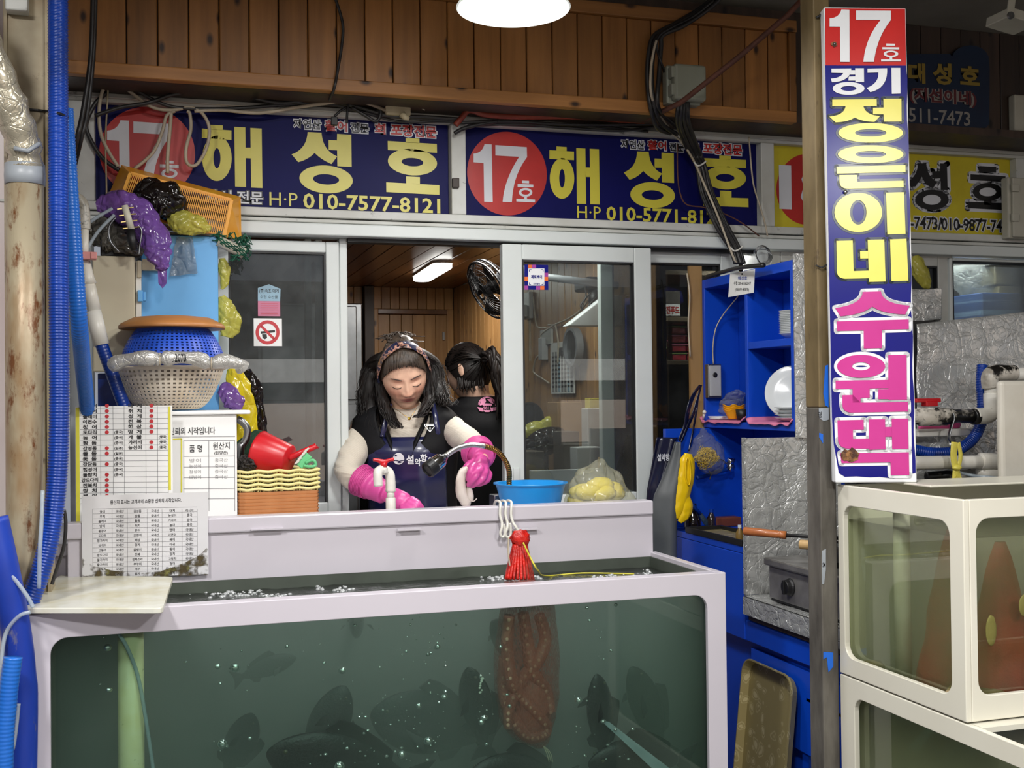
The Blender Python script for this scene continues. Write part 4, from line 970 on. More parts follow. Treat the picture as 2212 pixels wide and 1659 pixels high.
for lb,pts in (('clear hose crossing the rusty pipe to the tank lid, upper one',[(14,1232),(40,1262),(60,1290),(72,1312)]),('clear hose bending left from under the tank lid',[(66,1322),(40,1332),(12,1370),(2,1440),(-2,1520)]),('clear hose looping low beside the blue pipe at the bottom left',[(-6,1560),(4,1612),(16,1634),(28,1615),(36,1560),(40,1520)])):
 o=MB().tube(smoothpath([P(x,y,2.50) for x,y in pts],7),.0042,8).build('clear_hose',M['clear_hose'],smooth=True);tag(o,lb,'hose')
for lb,dx,y in (('outer black cable hanging from the ceiling left of the first sign',0,3.20),('inner black cable hanging from the ceiling left of the first sign',9,3.23)):
 o=MB().tube(smoothpath([P(201+dx*.6,-20,y),P(196+dx*.6,120,y),P(180+dx,235,y),P(166+dx,300,y),P(153+dx,355,y+.1)],6),.0062,8).build('black_cable',M['cable_black'],smooth=True);tag(o,lb,'cable')
o=MB().tube(smoothpath([P(92,1060,2.60),P(90,1120,2.585),P(86,1190,2.58),P(84,1270,2.60)],5),.0045,8).build('clear_hose',M['clear_hose'],smooth=True);tag(o,'clear hose lying along the bend of the dark blue ribbed hose','hose')
o=MB().tube(smoothpath([P(138,1100,2.72),P(142,1130,2.72),P(138,1180,2.72),P(122,1230,2.72),P(112,1262,2.72)],5),.004,8).build('black_cable',M['cable_black'],smooth=True);tag(o,'short black cable hanging behind the blue hose at the tank corner','cable')
# white PVC run with blue hose
PV=thing('pvc_drain','white plastic drain run with elbow and a blue hose end by the cream cabinet','pipe',P(230,880,3.0))
yv=3.19
M['pvc_dirty']=mat('pvc_dirty',(206,202,192),.4,col2=(150,144,130),ns=12,dirt=(40,38,34),dirt_t=(.52,.62),dscale=22)
MB().tube(smoothpath([P(160,425,yv),P(172,432,yv),P(181,448,yv),P(183,480,yv),P(183,495,yv)],6),.0145,18).build('elbow',M['pvc_dirty'],PV,smooth=True)
MB().tube([P(183,490,yv),P(182,575,yv)],.0105,18).build('upright',M['white_pvc'],PV,smooth=True)
MB().tube([P(184,565,yv),P(190,600,yv),P(193,614,yv)],[.0135,.016,.019],20).build('reducer',M['white_pvc'],PV,smooth=True)
MB().tube([P(189,606,yv),P(204,672,yv)],.0175,20).build('slanted_pipe',M['white_pvc'],PV,smooth=True)
MB().tube([P(201,672,yv),P(219,745,yv)],.0205,22).build('sleeve',M['white_pvc'],PV,smooth=True)
ribbed([P(217,738,yv),P(236,790,yv),P(258,850,yv),P(272,890,yv),P(284,960,yv),V((P(290,1000,yv).x,yv,ZC0))],.0165,.009,.0004).build('blue_hose_end',M['blue_hose'],PV,smooth=True)
M['pink']=mat('pink',(226,150,146),.45)
c=P(193,553,yv-.02);MB().obox(c,.017,.012,.010).obox(c+V((.012,-.013,.0)),.008,.003,.009).build('pink_clip',M['pink'],PV,bevel=.002)
# cream and blue cabinet
M['cream_panel']=mat('cream_panel',(206,198,172),.45,col2=(196,186,158),ns=3,dirt=(120,100,70),dirt_t=(.72,.78),dscale=10)
M['sky_blue']=mat('sky_blue',(108,184,242),.4,col2=(96,170,230),ns=3,dirt=(40,80,120),dirt_t=(.74,.78),dscale=40)
M['white_panel']=mat('white_panel',(232,230,222),.35)
ZC=1.10
CB=thing('tall_cabinet','tall sky-blue cabinet with a cream door at the left of the window','cabinet',V((P(335,800,3.45).x,3.48,ZC)))
b0,b1=P(305,700,3.42).x,P(472,700,3.42).x;ztb=P(390,508,3.42).z
MB().box(b0,3.42,ZC,b1,3.555,ztb).build('blue_panel',M['sky_blue'],CB,bevel=.003)
c0,c1=P(200,680,3.34).x,P(292,680,3.34).x;ztc=P(250,553,3.34).z;zbc=P(250,803,3.34).z
MB().box(c0,3.34,zbc,c1,3.41,ztc).build('cream_door',M['cream_panel'],CB,bevel=.004)
MB().box(c1+.001,3.36,ZC,b0+.002,3.555,ztc-.01).build('side_panel',M['white_panel'],CB,bevel=.002)
MB().box(P(297,600,3.37).x,3.352,P(300,600,3.36).z,P(306,600,3.37).x,3.37,P(300,563,3.36).z).build('catch',M['cream_panel'],CB,bevel=.002)
MB().box(P(306,570,3.40).x,3.40,P(330,584,3.40).z,P(350,570,3.40).x,3.42,P(330,560,3.40).z).build('top_trim',M['cream_panel'],CB,bevel=.002)
MB().box(c0+.01,3.38,ZC,c1,3.555,zbc-.003).build('lower_box',M['blue_hose'],CB,bevel=.003)
q0=P(304,640,3.36);MB().box(q0.x-.008,3.345,q0.z-.016,q0.x+.006,3.362,q0.z+.016).box(q0.x+.006,3.35,q0.z-.014,q0.x+.014,3.366,q0.z+.012).build('clip',M['sky_blue'],CB,bevel=.002)
MB().box(c0+.02,3.36,ztc,b0,3.55,ztb-.004).build('top_box',M['black'],CB,bevel=.004)
MB().box(b0-.005,3.41,ztb,b1-.01,3.555,ztb+.006).build('top_board',M['dark_wood'],CB)
# things heaped on the cabinet
def lump(name,path,radii,mt,lb,cat,nz=.25,n=26,flat=.7,freq=2.2,sub=4,twist=0,grp=None):
 """crumpled soft thing swept along path with radii (metres)"""
 pts=smoothpath(path,sub);rr=[]
 for i in range(len(radii)-1):
  for k in range(sub):u=k/sub;u=u*u*(3-2*u);rr.append(radii[i]*(1-u)+radii[i+1]*u)
 rr.append(radii[-1]);mb=MB();N=len(pts);sd=random.uniform(0,99)
 for i,p in enumerate(pts):
  t=(pts[min(i+1,N-1)]-pts[max(i-1,0)]).normalized();w=t.cross(V((0,1,0))).normalized();y=V((0,1,0))
  for k in range(n):
   a=2*pi*k/n;v=V((cos(a)*freq,sin(a)*freq,i*.22+sd))
   v3=V((p.x,p.y,p.z))*26+V((cos(a),sin(a),sd))*1.3;r=rr[i]*(1+nz*mnoise.noise(v)+nz*.8*(.35-abs(mnoise.noise(v*1.9+v3*.3)))+nz*.55*(.3-abs(mnoise.noise(v3))))
   mb.v.append(tuple(p+w*(r*cos(a))+y*(r*flat*sin(a))))
 for i in range(N-1):
  for k in range(n):l=(k+1) % n;mb.f.append((i*n+k,i*n+l,(i+1)*n+l,(i+1)*n+k))
 mb.f.append(tuple(range(n-1,-1,-1)));mb.f.append(tuple((N-1)*n+k for k in range(n)))
 o=mb.build(name,mt,smooth=True)
 if lb:tag(o,lb,cat,grp)
 return o
def px_m(k,y,x=1106):return k*pixsize(y,x)
M['purple_film']=film('purple_film',(138,96,182),.66,.16,30,.7)
M['black_film']=film('black_film',(24,18,16),.96,.14,26,.9)
M['yellow_film']=film('yellow_film',(214,208,96),.60,.18,22,.6)
M['clear_film']=film('clear_film',(206,212,214),.20,.14,30,.8)
M['grey_film']=film('grey_film',(96,94,86),.92,.22,36,1.0)
yt=3.33;s_=pixsize(yt,300)
random.seed(21)
PB=thing('plastic_bag','crumpled purple plastic bag draped over the top of the cream cabinet','bag',P(300,560,yt-.04))
def parent_lump(par,name,*a,**k):
 o=lump(name,*a,None,None,**k);o.parent=par;o.location=V(o['_w'])-V(par['_w']);return o
parent_lump(PB,'bag_body',[P(208,446,yt),P(228,444,yt),P(262,445,yt-.02),P(300,465,yt-.03),P(328,505,yt-.04),P(342,545,yt-.05),P(350,575,yt-.05),P(352,585,yt-.05)],[.012,24*s_,33*s_,34*s_,30*s_,27*s_,15*s_,.008],M['purple_film'],nz=.30,sub=11,n=52)
o=MB().prism([P(340,570,yt-.05),P(361,572,yt-.05),P(360,612,yt-.05),P(351,623,yt-.05),P(342,612,yt-.05)],(0,.004,0)).build('handle_flap',M['purple_film'],PB)
o=lump('bundle',[P(192,520,yt+.03),P(215,505,yt+.03),P(250,510,yt+.02),P(290,530,yt+.02),P(312,545,yt+.03)],[.02,40*s_,36*s_,22*s_,.012],M['grey_film'],'dusty grey plastic bundle under the purple bag on the cabinet','bundle',nz=.3,sub=11,n=52)
o=lump('plastic_bag',[P(288,462,3.40),P(300,450,3.39),P(330,430,3.37),P(365,440,3.37),P(392,470,3.39),P(408,480,3.40)],[.012,26*s_,44*s_,42*s_,22*s_,.008],M['black_film'],'shiny black plastic bag heaped in front of the orange basket','bag',nz=.32,sub=11,n=52)
o=lump('plastic_bag',[P(362,480,3.375),P(376,478,3.37),P(400,482,3.37),P(425,486,3.37),P(446,495,3.37),P(452,500,3.37)],[.01,24*s_,26*s_,22*s_,12*s_,.006],M['yellow_film'],'pale yellow plastic bag tucked between the black bag and the blue cabinet top','bag',nz=.28,sub=11,n=52)
mb=MB()
def drape(mb,pts,y,th=.003,amp=.006,seed=0):
 """thin crumpled sheet hanging in front of the plane y: quad given by four picture corners (tl, tr, br, bl)"""
 a,b_,c,d=pts
 for side in (0,1):
  mb.grid(lambda u,v:(lambda x,yy:P(x,yy,y-.008+side*th+amp*mnoise.noise(V((u*3.2+seed,v*4.1,seed)))))(
   (a[0]*(1-u)+b_[0]*u)*(1-v)+(d[0]*(1-u)+c[0]*u)*v+2.5*mnoise.noise(V((u*4,v*5,seed+9))),(a[1]*(1-u)+b_[1]*u)*(1-v)+(d[1]*(1-u)+c[1]*u)*v+2.5*mnoise.noise(V((u*4,v*5,seed+5)))),12,16)
 return mb
o=drape(MB(),[(381,512),(416,512),(427,590),(366,598)],3.41,amp=.010,seed=2).build('clear_bag',M['clear_film'],smooth=True);tag(o,'clear plastic bag hanging over the front of the blue cabinet','bag')
# air manifold with clear hoses
AM=thing('air_manifold','white air manifold with brass taps and clear hoses lying on the purple bag','manifold',P(276,470,yt-.07));ym=yt-.07
M['brass']=mat('brass',(170,150,96),.35,.9)
M['white_rod']=mat('white_rod',(214,208,190),.45)
MB().tube([P(269,444,ym),P(284,496,ym)],.0092,16).build('rod',M['white_rod'],AM,smooth=True)
MB().tube([P(282,496,ym),P(285,520,ym),P(290,541,ym)],[.0112,.0118,.009],16).build('black_grip',M['black'],AM,smooth=True)
mb=MB()
for i in range(4):
 y=450+i*14;x=271+i*4
 for sg in (-1,1):mb.tube([P(x,y,ym),P(x+sg*18,y-sg*2,ym-.004)],.0022,6)
stuffpart(mb.build('taps',M['brass'],AM))
for k,(pts) in enumerate(([(188,484),(212,468),(243,450)],[(188,538),(212,500),(247,464)])):
 MB().tube(smoothpath([P(x,y,ym-.004) for x,y in pts],6),.0046,8).build('clear_hose',M['clear_hose'],AM,smooth=True)
for pts in ([(300,488),(306,500),(302,530),(300,550)],[(250,470),(236,490),(238,520),(258,545)]):
 MB().tube(smoothpath([P(x,y,ym) for x,y in pts],6),.0026,6).build('grey_hose',M['steel'],AM,smooth=True)
# orange-yellow basket tipped on its side
M['basket_orange']=mat('basket_orange',(246,172,26),.35,col2=(236,156,20))
bb=[P(282,374,3.43),P(500,432,3.43),P(484,512,3.43),P(254,452,3.43)]
rr_=[P(262,356,3.54),P(520,425,3.54),P(522,520,3.53),P(226,440,3.53)]
BK=thing('slotted_basket','orange-yellow slotted plastic basket tipped on its side above the blue cabinet','basket',(bb[0]+bb[2])/2)
mb=MB()
nsl=56
for i in range(nsl+1):
 u=i/nsl;a=bb[0].lerp(bb[1],u);b=bb[3].lerp(bb[2],u);mb.bar(a,b,.0027 if 0<i<nsl else .010,.004,(0,1,0))
for v in (.0,.2,.4,.6,.8,1.0):
 a=bb[0].lerp(bb[3],v)+V((0,.002,0));b=bb[1].lerp(bb[2],v)+V((0,.002,0));mb.bar(a,b,.010 if v in (0,1) else .0018,.003,(0,1,0))
stuffpart(mb.build('slats',M['basket_orange'],BK))
for i in range(4):
 j=(i+1) % 4;MB().prism([bb[i],bb[j],rr_[j],rr_[i]],(bb[0]+bb[2])/2*0+((bb[0]+bb[2])/2-(bb[i]+bb[j])/2).normalized()*.003).build('side_wall',M['basket_orange'],BK,bevel=.001)
# green net roll
M['green_net']=mat('green_net',(22,96,72),.5,col2=(14,66,50),ns=20)
GN=thing('net_roll','green netting wrapped round a white tube at the top corner of the blue cabinet','net',P(505,535,3.42));yg=3.42
MB().tube([P(472,520,yg),P(528,548,yg)],.0165,18).build('white_tube',M['white_rod'],GN,smooth=True)
random.seed(4);mb=MB()
for k in range(9):
 a0_=k/9*2*pi
 for sg in (-1,1):
  pts=[]
  for i in range(9):
   u=i/8;c=P(472,520,yg).lerp(P(532,550,yg),u);a=a0_+sg*u*2.6;pts.append(c+V((-.4*cos(a),0,.9*cos(a)))*.0185+V((0,sin(a)*.0185,0)))
  mb.tube(pts,.0016,4,cap=False)
for k in range(40):
 c=P(random.uniform(505,536),random.uniform(512,556),yg+random.uniform(-.02,.02));pts=[c+V((random.uniform(-.016,.016),random.uniform(-.01,.01),random.uniform(-.016,.016))) for _ in range(4)];mb.tube(smoothpath(pts,3),.0017,4)
for k in range(14):
 c=P(random.uniform(458,500),random.uniform(503,518),yg-.01);pts=[c+V((random.uniform(-.013,.013),random.uniform(-.006,.006),random.uniform(-.007,.007))) for _ in range(4)];mb.tube(smoothpath(pts,3),.0016,4)
stuffpart(mb.build('netting',M['green_net'],GN))
# hanging bags right of the blue cabinet
random.seed(9)
for lb,path,rad,mt in (('small yellow plastic bag hanging under the green net roll',[(480,558),(484,580),(486,605),(479,625)],[6,12,10,3],'yellow_film'),
                          ('larger yellow plastic bag hanging beside the blue cabinet at mid height',[(478,640),(488,665),(496,700),(490,728)],[8,18,26,12],'yellow_film'),
                          ('long yellow plastic bag hanging behind the white colander',[(505,795),(515,840),(528,890),(528,950),(520,985)],[14,24,26,24,8],'yellow_bag'),
                          ('black plastic bag hanging behind the long yellow one',[(530,800),(545,840),(552,890),(560,930),(560,955)],[10,18,20,16,6],'black_film'),
                          ('purple plastic bag crumpled right of the white colander',[(476,860),(490,855),(508,868),(518,885)],[12,24,20,6],'purple_film')):
 if 'yellow_bag' not in M:M['yellow_bag']=film('yellow_bag',(232,208,30),.95,.2,16,.6)
 yb=3.50 if 'black' in lb else 3.46 if 'long' in lb else 3.40 if 'purple' in lb else 3.46
 k_=pixsize(yb,500);lump('plastic_bag',[P(x,y,yb) for x,y in path],[r*k_ for r in rad],M[mt],lb,'bag',nz=.3,flat=.45,sub=10,n=44)
# ---- colanders
M['colander_white']=mat('colander_white',(240,232,218),.4,col2=(224,206,178),ns=6,trans=.1)
M['colander_blue']=mat('colander_blue',(40,92,214),.4,col2=(34,78,196))
M['tray_wood']=mat('tray_wood',(196,136,78),.45,col2=(178,116,62),ns=14,scale=(.2,1,1))
def colander(mb,prof,c,n=112):
 o=len(mb.v)
 for r,h in prof:
  for k in range(n):a=2*pi*k/n;mb.v.append((c.x+r*cos(a),c.y+r*sin(a),c.z+h))
 R=len(prof)
 for i in range(R-1):
  for k in range(n):
   if i % 2==1 and k % 2==1 and i<R-3:continue
   l=(k+1) % n;mb.f.append((o+i*n+k,o+i*n+l,o+(i+1)*n+l,o+(i+1)*n+k))
 return mb
yc=3.262;kx=pixsize(yc,368);cw=P(368,886,yc)
WB_top=P(440,887,3.19).z
zb_=WB_top+.004
R1=121*kx;H1=94*kx
prof=[(R1*.40,0)]+[(R1*(.42+.55*(i/24)**.55),H1*(i/24)**1.25*.97) for i in range(25)]+[(R1*.985,H1*.97),(R1*1.0,H1*.98),(R1*1.0,H1)]
CO=thing('colander','big cream-white plastic colander standing on the white notice box','colander',V((cw.x,yc,zb_)))
colander(MB(),prof,V((cw.x,yc,zb_))).build('bowl',M['colander_white'],CO,solid=.0022)
MB().lathe([(R1*.96,H1*.95),(R1*1.0,H1*.95),(R1*1.02,H1*.98),(R1*1.02,H1*1.02),(R1*.96,H1*1.02)],V((cw.x,yc,zb_)),64).build('rim',M['colander_white'],CO,smooth=True)
MB().lathe([(0.001,.001),(R1*.42,.001),(R1*.42,.004),(0.001,.004)],V((cw.x,yc,zb_)),48).build('base',M['colander_white'],CO)
zbl=zb_+H1*1.03
R2=113*kx;H2=P(372,712,yc).z-zbl;cbx=P(374,740,yc).x
CO2=thing('colander','blue plastic colander turned upside down on the white one','colander',V((cbx,yc,zbl)))
prof=[(R2*(1-.30*(i/26)**1.9),H2*(i/26)) for i in range(27)]
colander(MB(),prof,V((cbx,yc,zbl)),120).build('bowl',M['colander_blue'],CO2,solid=.002)
MB().lathe([(R2*.97,0),(R2*1.02,0),(R2*1.02,.007),(R2*.97,.007)],V((cbx,yc,zbl)),64).build('rim',M['colander_blue'],CO2)
zl_=P(370,731,yc).z
o=MB().lathe([(.001,.004),(R2*.8,.003),(R2*.95,.001),(R2*1.02,0),(R2*1.025,.007),(R2*.98,.014),(R2*.75,.030),(R2*.35,.036),(.001,.037)],V((cbx-.002,yc,zbl+H2+.001)),64).build('round_tray',M['tray_wood'],smooth=True)
tag(o,'round wood-coloured tray lying upside down on the blue colander','tray')
M['duct_foil']=foil('duct_foil',(212,210,204),.28,40,.7)
DU=thing('wrapped_hose','silver-wrapped hose bundle lying across the front of the stacked colanders','hose',P(390,800,3.075));yd_=3.075;kd=pixsize(yd_,380)
pts=smoothpath([P(244,790,yd_+.03),P(262,780,yd_+.01),P(300,774,yd_),P(336,774,yd_),P(345,776,yd_),P(385,772,yd_),P(430,776,yd_),P(452,786,yd_),P(480,780,yd_),P(512,785,yd_),P(524,794,yd_+.01)],6)
rs=[kd*(15.5+2.2*sin(i*.55)-(7 if i in (24,25) else 0)-(5 if i in (42,43) else 0)) for i in range(len(pts))]
MB().tube(pts,rs,22).build('wrapping',M['duct_foil'],DU,smooth=True)
for i in (24,43):MB().tube([pts[i]+V((cos(a)*.000,-.0125*cos(a),.0155*sin(a))) for a in [2*pi*k/14 for k in range(14)]],.0022,6,closed=True).build('tie',M['cable_white'],DU)
mb=MB();text(mb,'NO2070',rectP(358,764,402,783,yd_),lambda u,w:V((u,yd_-.0178+.45*abs(w-P(380,773,yd_).z)**1.0*.6,w)),.02);stuffpart(mb.build('marking',M['vinyl_black'],DU))
# ---- notice box, notice board, laminated sheet
M['paper']=mat('paper',(246,246,243),.3,col2=(240,240,238),ns=2)
M['paper_edge']=mat('paper_edge',(232,224,70),.5)
M['ink']=mat('ink',(34,34,36),.5)
M['ink_grey']=mat('ink_grey',(150,150,150),.5)
M['line_grey']=mat('line_grey',(120,120,124),.5)
M['dot_red']=mat('dot_red',(206,48,56),.4)
def line_px(mb,x0,y0,x1,y1,y,w):   # thin printed line on the wall plane y
 a,b=P(x0,y0,y),P(x1,y1,y);d=(b-a).normalized();n_=V((-d.z,0,d.x))*(w/2)
 mb.poly([a-n_,b-n_,b+n_,a+n_])
y2=3.19
BX=thing('notice_box','white box with a yellow-framed origin table, carrying the stacked colanders','box',V((P(445,1000,y2).x,y2+.12,ZC)))
MB().box(P(368,1000,y2).x-.08,y2,ZC,P(512,1000,y2).x,y2+.21,WB_top-.012).build('box_body',M['paper'],BX,bevel=.002)
MB().box(P(368,890,y2-.01).x-.08,y2-.012,WB_top-.011,P(541,890,y2-.01).x,y2+.22,WB_top).build('lid_board',M['paper'],BX,bevel=.003)
yy=y2-.0008
mb=MB()
for x in (397,451,507):line_px(mb,x,952,x+.5,1104,yy,.0012)
for y in (952,986,1009,1032,1056,1078):line_px(mb,396,y,508,y-1,yy,.0012)
line_px(mb,373,944,508,943,yy,.0012)
mb.build('table_lines',M['line_grey'],BX)
mb=MB();line_px(mb,392,948,392,1104,yy,.004);line_px(mb,373,949,392,948,yy,.003);mb.build('yellow_frame',M['paper_edge'],BX)
mb=MB()
for s,r in (('신뢰의 시작입니다',(366,923,465,939)),('품 명',(409,961,437,977)),('원산지',(460,955,496,971)),('(원양산)',(463,974,492,983))):ptext(mb,s,r,yy,.012)
stuffpart(mb.build('lettering',M['ink'],BX))
mb=MB()
for i,(s1,s2) in enumerate((('방어','중국산'),('농성어','중국산'),('점성어','중국산'),('대방어','중국산'))):ptext(mb,s1,(409,991+i*12,434,999+i*12),yy);ptext(mb,s2,(464,990+i*12,492,998+i*12),yy)
stuffpart(mb.build('handwriting',M['ink_grey'],BX))
y1_=3.12;zt1=P(268,877,y1_).z
BD=thing('notice_board','white fish-origin notice with rows of red dots standing behind the tank rail','notice',V((P(268,1000,y1_).x,y1_,ZC)))
MB().box(P(163,1000,y1_).x,y1_,ZC,P(373,1000,y1_).x,y1_+.005,zt1).build('board',M['paper'],BD,bevel=.001)
yy=y1_-.0007;mb=MB();e=MB()
e.box(P(164,1000,yy).x,yy,ZC,P(172,1000,yy).x,yy+.0005,zt1-.003);e.box(P(364,1000,yy).x,yy,ZC+.12,P(369,1000,yy).x,yy+.0005,zt1-.003);e.build('yellow_edge',M['paper_edge'],BD)
for x in (217,244,268,315,340,363):line_px(mb,x,877,x+1,1100,yy,.0008)
for i in range(19):line_px(mb,173,882+i*11.45,364,880.5+i*11.45,yy,.0008)
mb.build('table_lines',M['line_grey'],BD)
yy -= .0005;mb=MB();dt=MB()
n1='광어 방어 놀래미 이면수 청어 도다리 농어 참돔 감성돔 돌돔 돗돔 강담돔 점성어 돌참치 강도다리 전복치 장치 복어'.split();n2='대게 쥐치 성게 전복 해삼 멍게 개불 가리비 능선어'.split()
d1=(0,1,2,3,4,5,8,9,11,13,14,15,16,17);o1={5:'중국',6:'중국',7:'중국',8:'일본',9:'일본',10:'중국',11:'중국',12:'중국',13:'중국'}
for i,s in enumerate(n1):
 y=876.5+11.45*i;w=30 if len(s)<4 else 36
 ss=s if len(s)>2 else s[0]+'  '+s[1]
 ptext(mb,ss,(194-w/2,y-4.2,194+w/2,y+4.6),yy,.03)
 if i in d1:dt.poly([P(231+4.4*cos(a),y+4*sin(a),yy) for a in [2*pi*k/14 for k in range(14)]])
 if i in o1:ptext(mb,'('+o1[i]+')',(247,y-3.5,266,y+4),yy,.02)
for i,s in enumerate(n2):
 y=876+11.3*i;ss=s if len(s)>2 else s[0]+'  '+s[1]
 ptext(mb,ss,(277,y-4.2,306,y+4.6),yy,.03)
 if i != 6:dt.poly([P(327+4.4*cos(a),y+4*sin(a),yy) for a in [2*pi*k/14 for k in range(14)]])
 if i>5:ptext(mb,'(중국)',(343,y-3.5,361,y+4),yy,.02)
stuffpart(mb.build('lettering',M['ink'],BD));stuffpart(dt.build('red_dots',M['dot_red'],BD))
y3=TY1-.026
M['laminate']=mat('laminate',(222,222,226),.22,col2=(208,208,208),ns=3,dirt=(150,140,116),dirt_t=(.66,.78),dscale=14,coat=.4,alpha=.93)
M['mould']=mat('mould',(84,70,34),.7,col2=(44,38,20),ns=30,dirt=(120,116,60),dirt_t=(.55,.7),dscale=30,bump=.6)
_mt=M['mould'].node_tree;_mn=_mt.nodes.new('ShaderNodeTexNoise');_mn.inputs['Scale'].default_value=34;_mn.inputs['Detail'].default_value=6;_mr=_mt.nodes.new('ShaderNodeValToRGB');_mr.color_ramp.elements[0].position=.44;_mr.color_ramp.elements[1].position=.58
_mt.links.new(_mt.nodes['Texture Coordinate'].outputs['Object'],_mn.inputs['Vector']);_mt.links.new(_mn.outputs['Fac'],_mr.inputs['Fac']);_mt.links.new(_mr.outputs['Color'],_mt.nodes['Principled BSDF'].inputs['Alpha'])
SH=thing('laminated_sheet','laminated origin list with mouldy lower corners taped to the tank rail','notice',V((P(313,1247,y3).x,y3,P(313,1247,y3).z)))
a,b,c,d=rectP(177,1067,450,1247,y3);MB().box(a,y3,b,c,y3+.0015,d).build('sheet',M['laminate'],SH)
yy=y3-.0006;mb=MB();cols=(200,242,275,318,350,393,426);rows=[1098+10.5*i for i in range(15)]
for x in cols:line_px(mb,x,1099,x+.6,1246,yy,.0006)
for y in rows:line_px(mb,200,y+1.5,426,y-3,yy,.0006)
mb.build('table_lines',M['line_grey'],SH)
mb=MB();ptext(mb,'원산지 표시는 고객과의 소중한 신뢰의 시작입니다.',(238,1078,392,1087),yy,.02)
k1='광어 우럭 놀래미 방어 황광어 도다리 참가자미 삼식이 고등어 참도다리 물가자미 줄가자미 전복치 강도다리'.split();k3='감성돔 참돔 돌돔 쥐치 문어 오징어 해삼 멍게 골뱅이 전복 전복소라 쭈꾸미 새우 홍게'.split();k5='대게 능성어 가자미 농어 명태 이면수 복어 아귀 황어 장치 고랑치 청어 무늬오징어 삼치'.split();k6=['러시아','중국','중국','중국']+['국내산']*10
for i in range(14):
 y=1104.5+10.4*i
 for ss,x0,x1,dy in ((k1[i],206,236,.6),('국내산',248,270,0),(k3[i],284,310,-.6),('국내산',324,346,-1.2),(k5[i],358,386,-1.8),(k6[i],399,420,-2.4)):
  cxx=(x0+x1)/2;w=5.6*len(ss);ptext(mb,ss,(cxx-w/2,y+dy-3,cxx+w/2,y+dy+3.4),yy,.012)
stuffpart(mb.build('lettering',M['ink'],SH))
mo=MB();yy -= .0004;random.seed(8)
mo.poly([P(x,y,yy) for x,y in ((450,1176),(444,1186),(434,1196),(422,1204),(406,1212),(388,1219),(372,1226),(346,1234),(300,1238),(240,1232),(200,1222),(178,1206),(178,1246),(313,1247),(450,1242))])
mo.build('mould_stain',M['mould'],SH)
# stickers on the left window
yst=YF+.018
def sticker(name,lb,px,mt,y=yst,th=.001):
 a,b,c,d=rectP(*px,y);t=thing(name,lb,'sticker',V(((a+c)/2,y,b)));MB().box(a,y-th,b,c,y,d).build('base',M[mt],t);return t
ST=sticker('no_smoking_sticker','white no-smoking sticker with a red ring on the left window',(548,688,609,748),'paper')
ws=wallsurf(yst-.0016);sheet('red_ring',ST,'sticker_red' if 'sticker_red' in M else 'dot_red',[(578,718,26,26,19,19)],ws)
sheet('slash',ST,'dot_red',[[(562,706),(566,702),(594,730),(590,734)]],ws)
sheet('cigarette',ST,'ink',[[(563,716),(594,713),(594,718),(563,721)],[(566,722),(576,722),(577,730),(572,733),(567,730)]],wallsurf(yst-.0013))
M['cyan_print']=mat('cyan_print',(150,186,206),.4);M['pink_print']=mat('pink_print',(206,120,150),.4)
ST2=sticker('notice_sticker','small pink and pale blue notice sticker above the no-smoking one',(557,630,605,683),'pink_print')
sheet('blue_head',ST2,'cyan_print',[[(557,622),(581,614),(606,624),(605,651),(557,650)]],ws)
mb=MB();ptext(mb,'(주)속초 대게',(560,624,602,634),yst-.002,.01);ptext(mb,'수협 수산물',(562,638,600,645),yst-.002);stuffpart(mb.build('lettering',M['ink'],ST2))
mb=MB()
for i in range(6):line_px(mb,563,656+i*4.4,600,656+i*4.4,yst-.002,.0012)
stuffpart(mb.build('small_print',M['dot_red'],ST2))
# ================================================================== sink counter between tank and window, and what stands on it
ZC=1.10
CN=thing('sink_counter','white sink counter running behind the front tank under the window','counter',(0.6,3.25,0))
MB().box(-.60,TY1+.036,ZC-.03,1.315,YF-.025,ZC).build('worktop',M['white_acrylic'],CN,bevel=.003)
MB().box(-.55,TY1+.06,0,1.30,YF-.05,ZC-.031).build('cabinet_body',M['white_acrylic'],CN)
# stacked yellow slatted baskets and brown trays
M['basket_yellow']=mat('basket_yellow',(232,222,158),.4,col2=(224,212,140))
M['tray_brown']=mat('tray_brown',(204,142,90),.4,col2=(190,126,76),ns=12)
yb=3.24;a0,a1=P(513,1060,yb).x,P(689,1060,yb).x
hz=(P(600,1062,yb).z-P(600,1101,yb).z)/5
zb0=P(600,1062,yb).z-hz*5
nlay=0
zst=zb0
while zst>ZC+.002:zst -= hz;nlay+=1
nt=5+nlay;zst=max(zst,ZC);ht=(P(600,1062,yb).z-ZC)/nt
def tray_mesh(x0,x1,y0,y1,z,h):
 mb=MB();e=.003
 mb.box(x0+e,y0+e,z,x1-e,y1-e,z+.003)
 for (p,q_) in (((x0,y0),(x1,y0)),((x1,y0),(x1,y1)),((x1,y1),(x0,y1)),((x0,y1),(x0,y0))):
  cx,cy=(x0+x1)/2,(y0+y1)/2
  i=lambda s:V((s[0]+(e if s[0]<cx else -e),s[1]+(e if s[1]<cy else -e),z))
  o1,o2=V((p[0],p[1],z+h*.97)),V((q_[0],q_[1],z+h*.97));n_=(V((cx,cy,0))-V(((p[0]+q_[0])/2,(p[1]+q_[1])/2,0))).normalized()*.003
  mb.prism([i(p),i(q_),o2,o1],n_)
 return mb
tr=None
for k in range(nt):
 o=tray_mesh(a0,a1,yb,yb+.17,ZC+.0005+k*ht,ht)
 o=o.build('brown_tray',M['tray_brown']);tag(o,'shallow brown plastic tray, '+nth(k,nt)+' in the stack under the yellow baskets','tray','brown trays stacked by the window')
zy=ZC+nt*ht;hy=(P(600,1014,yb).z-zy)/5
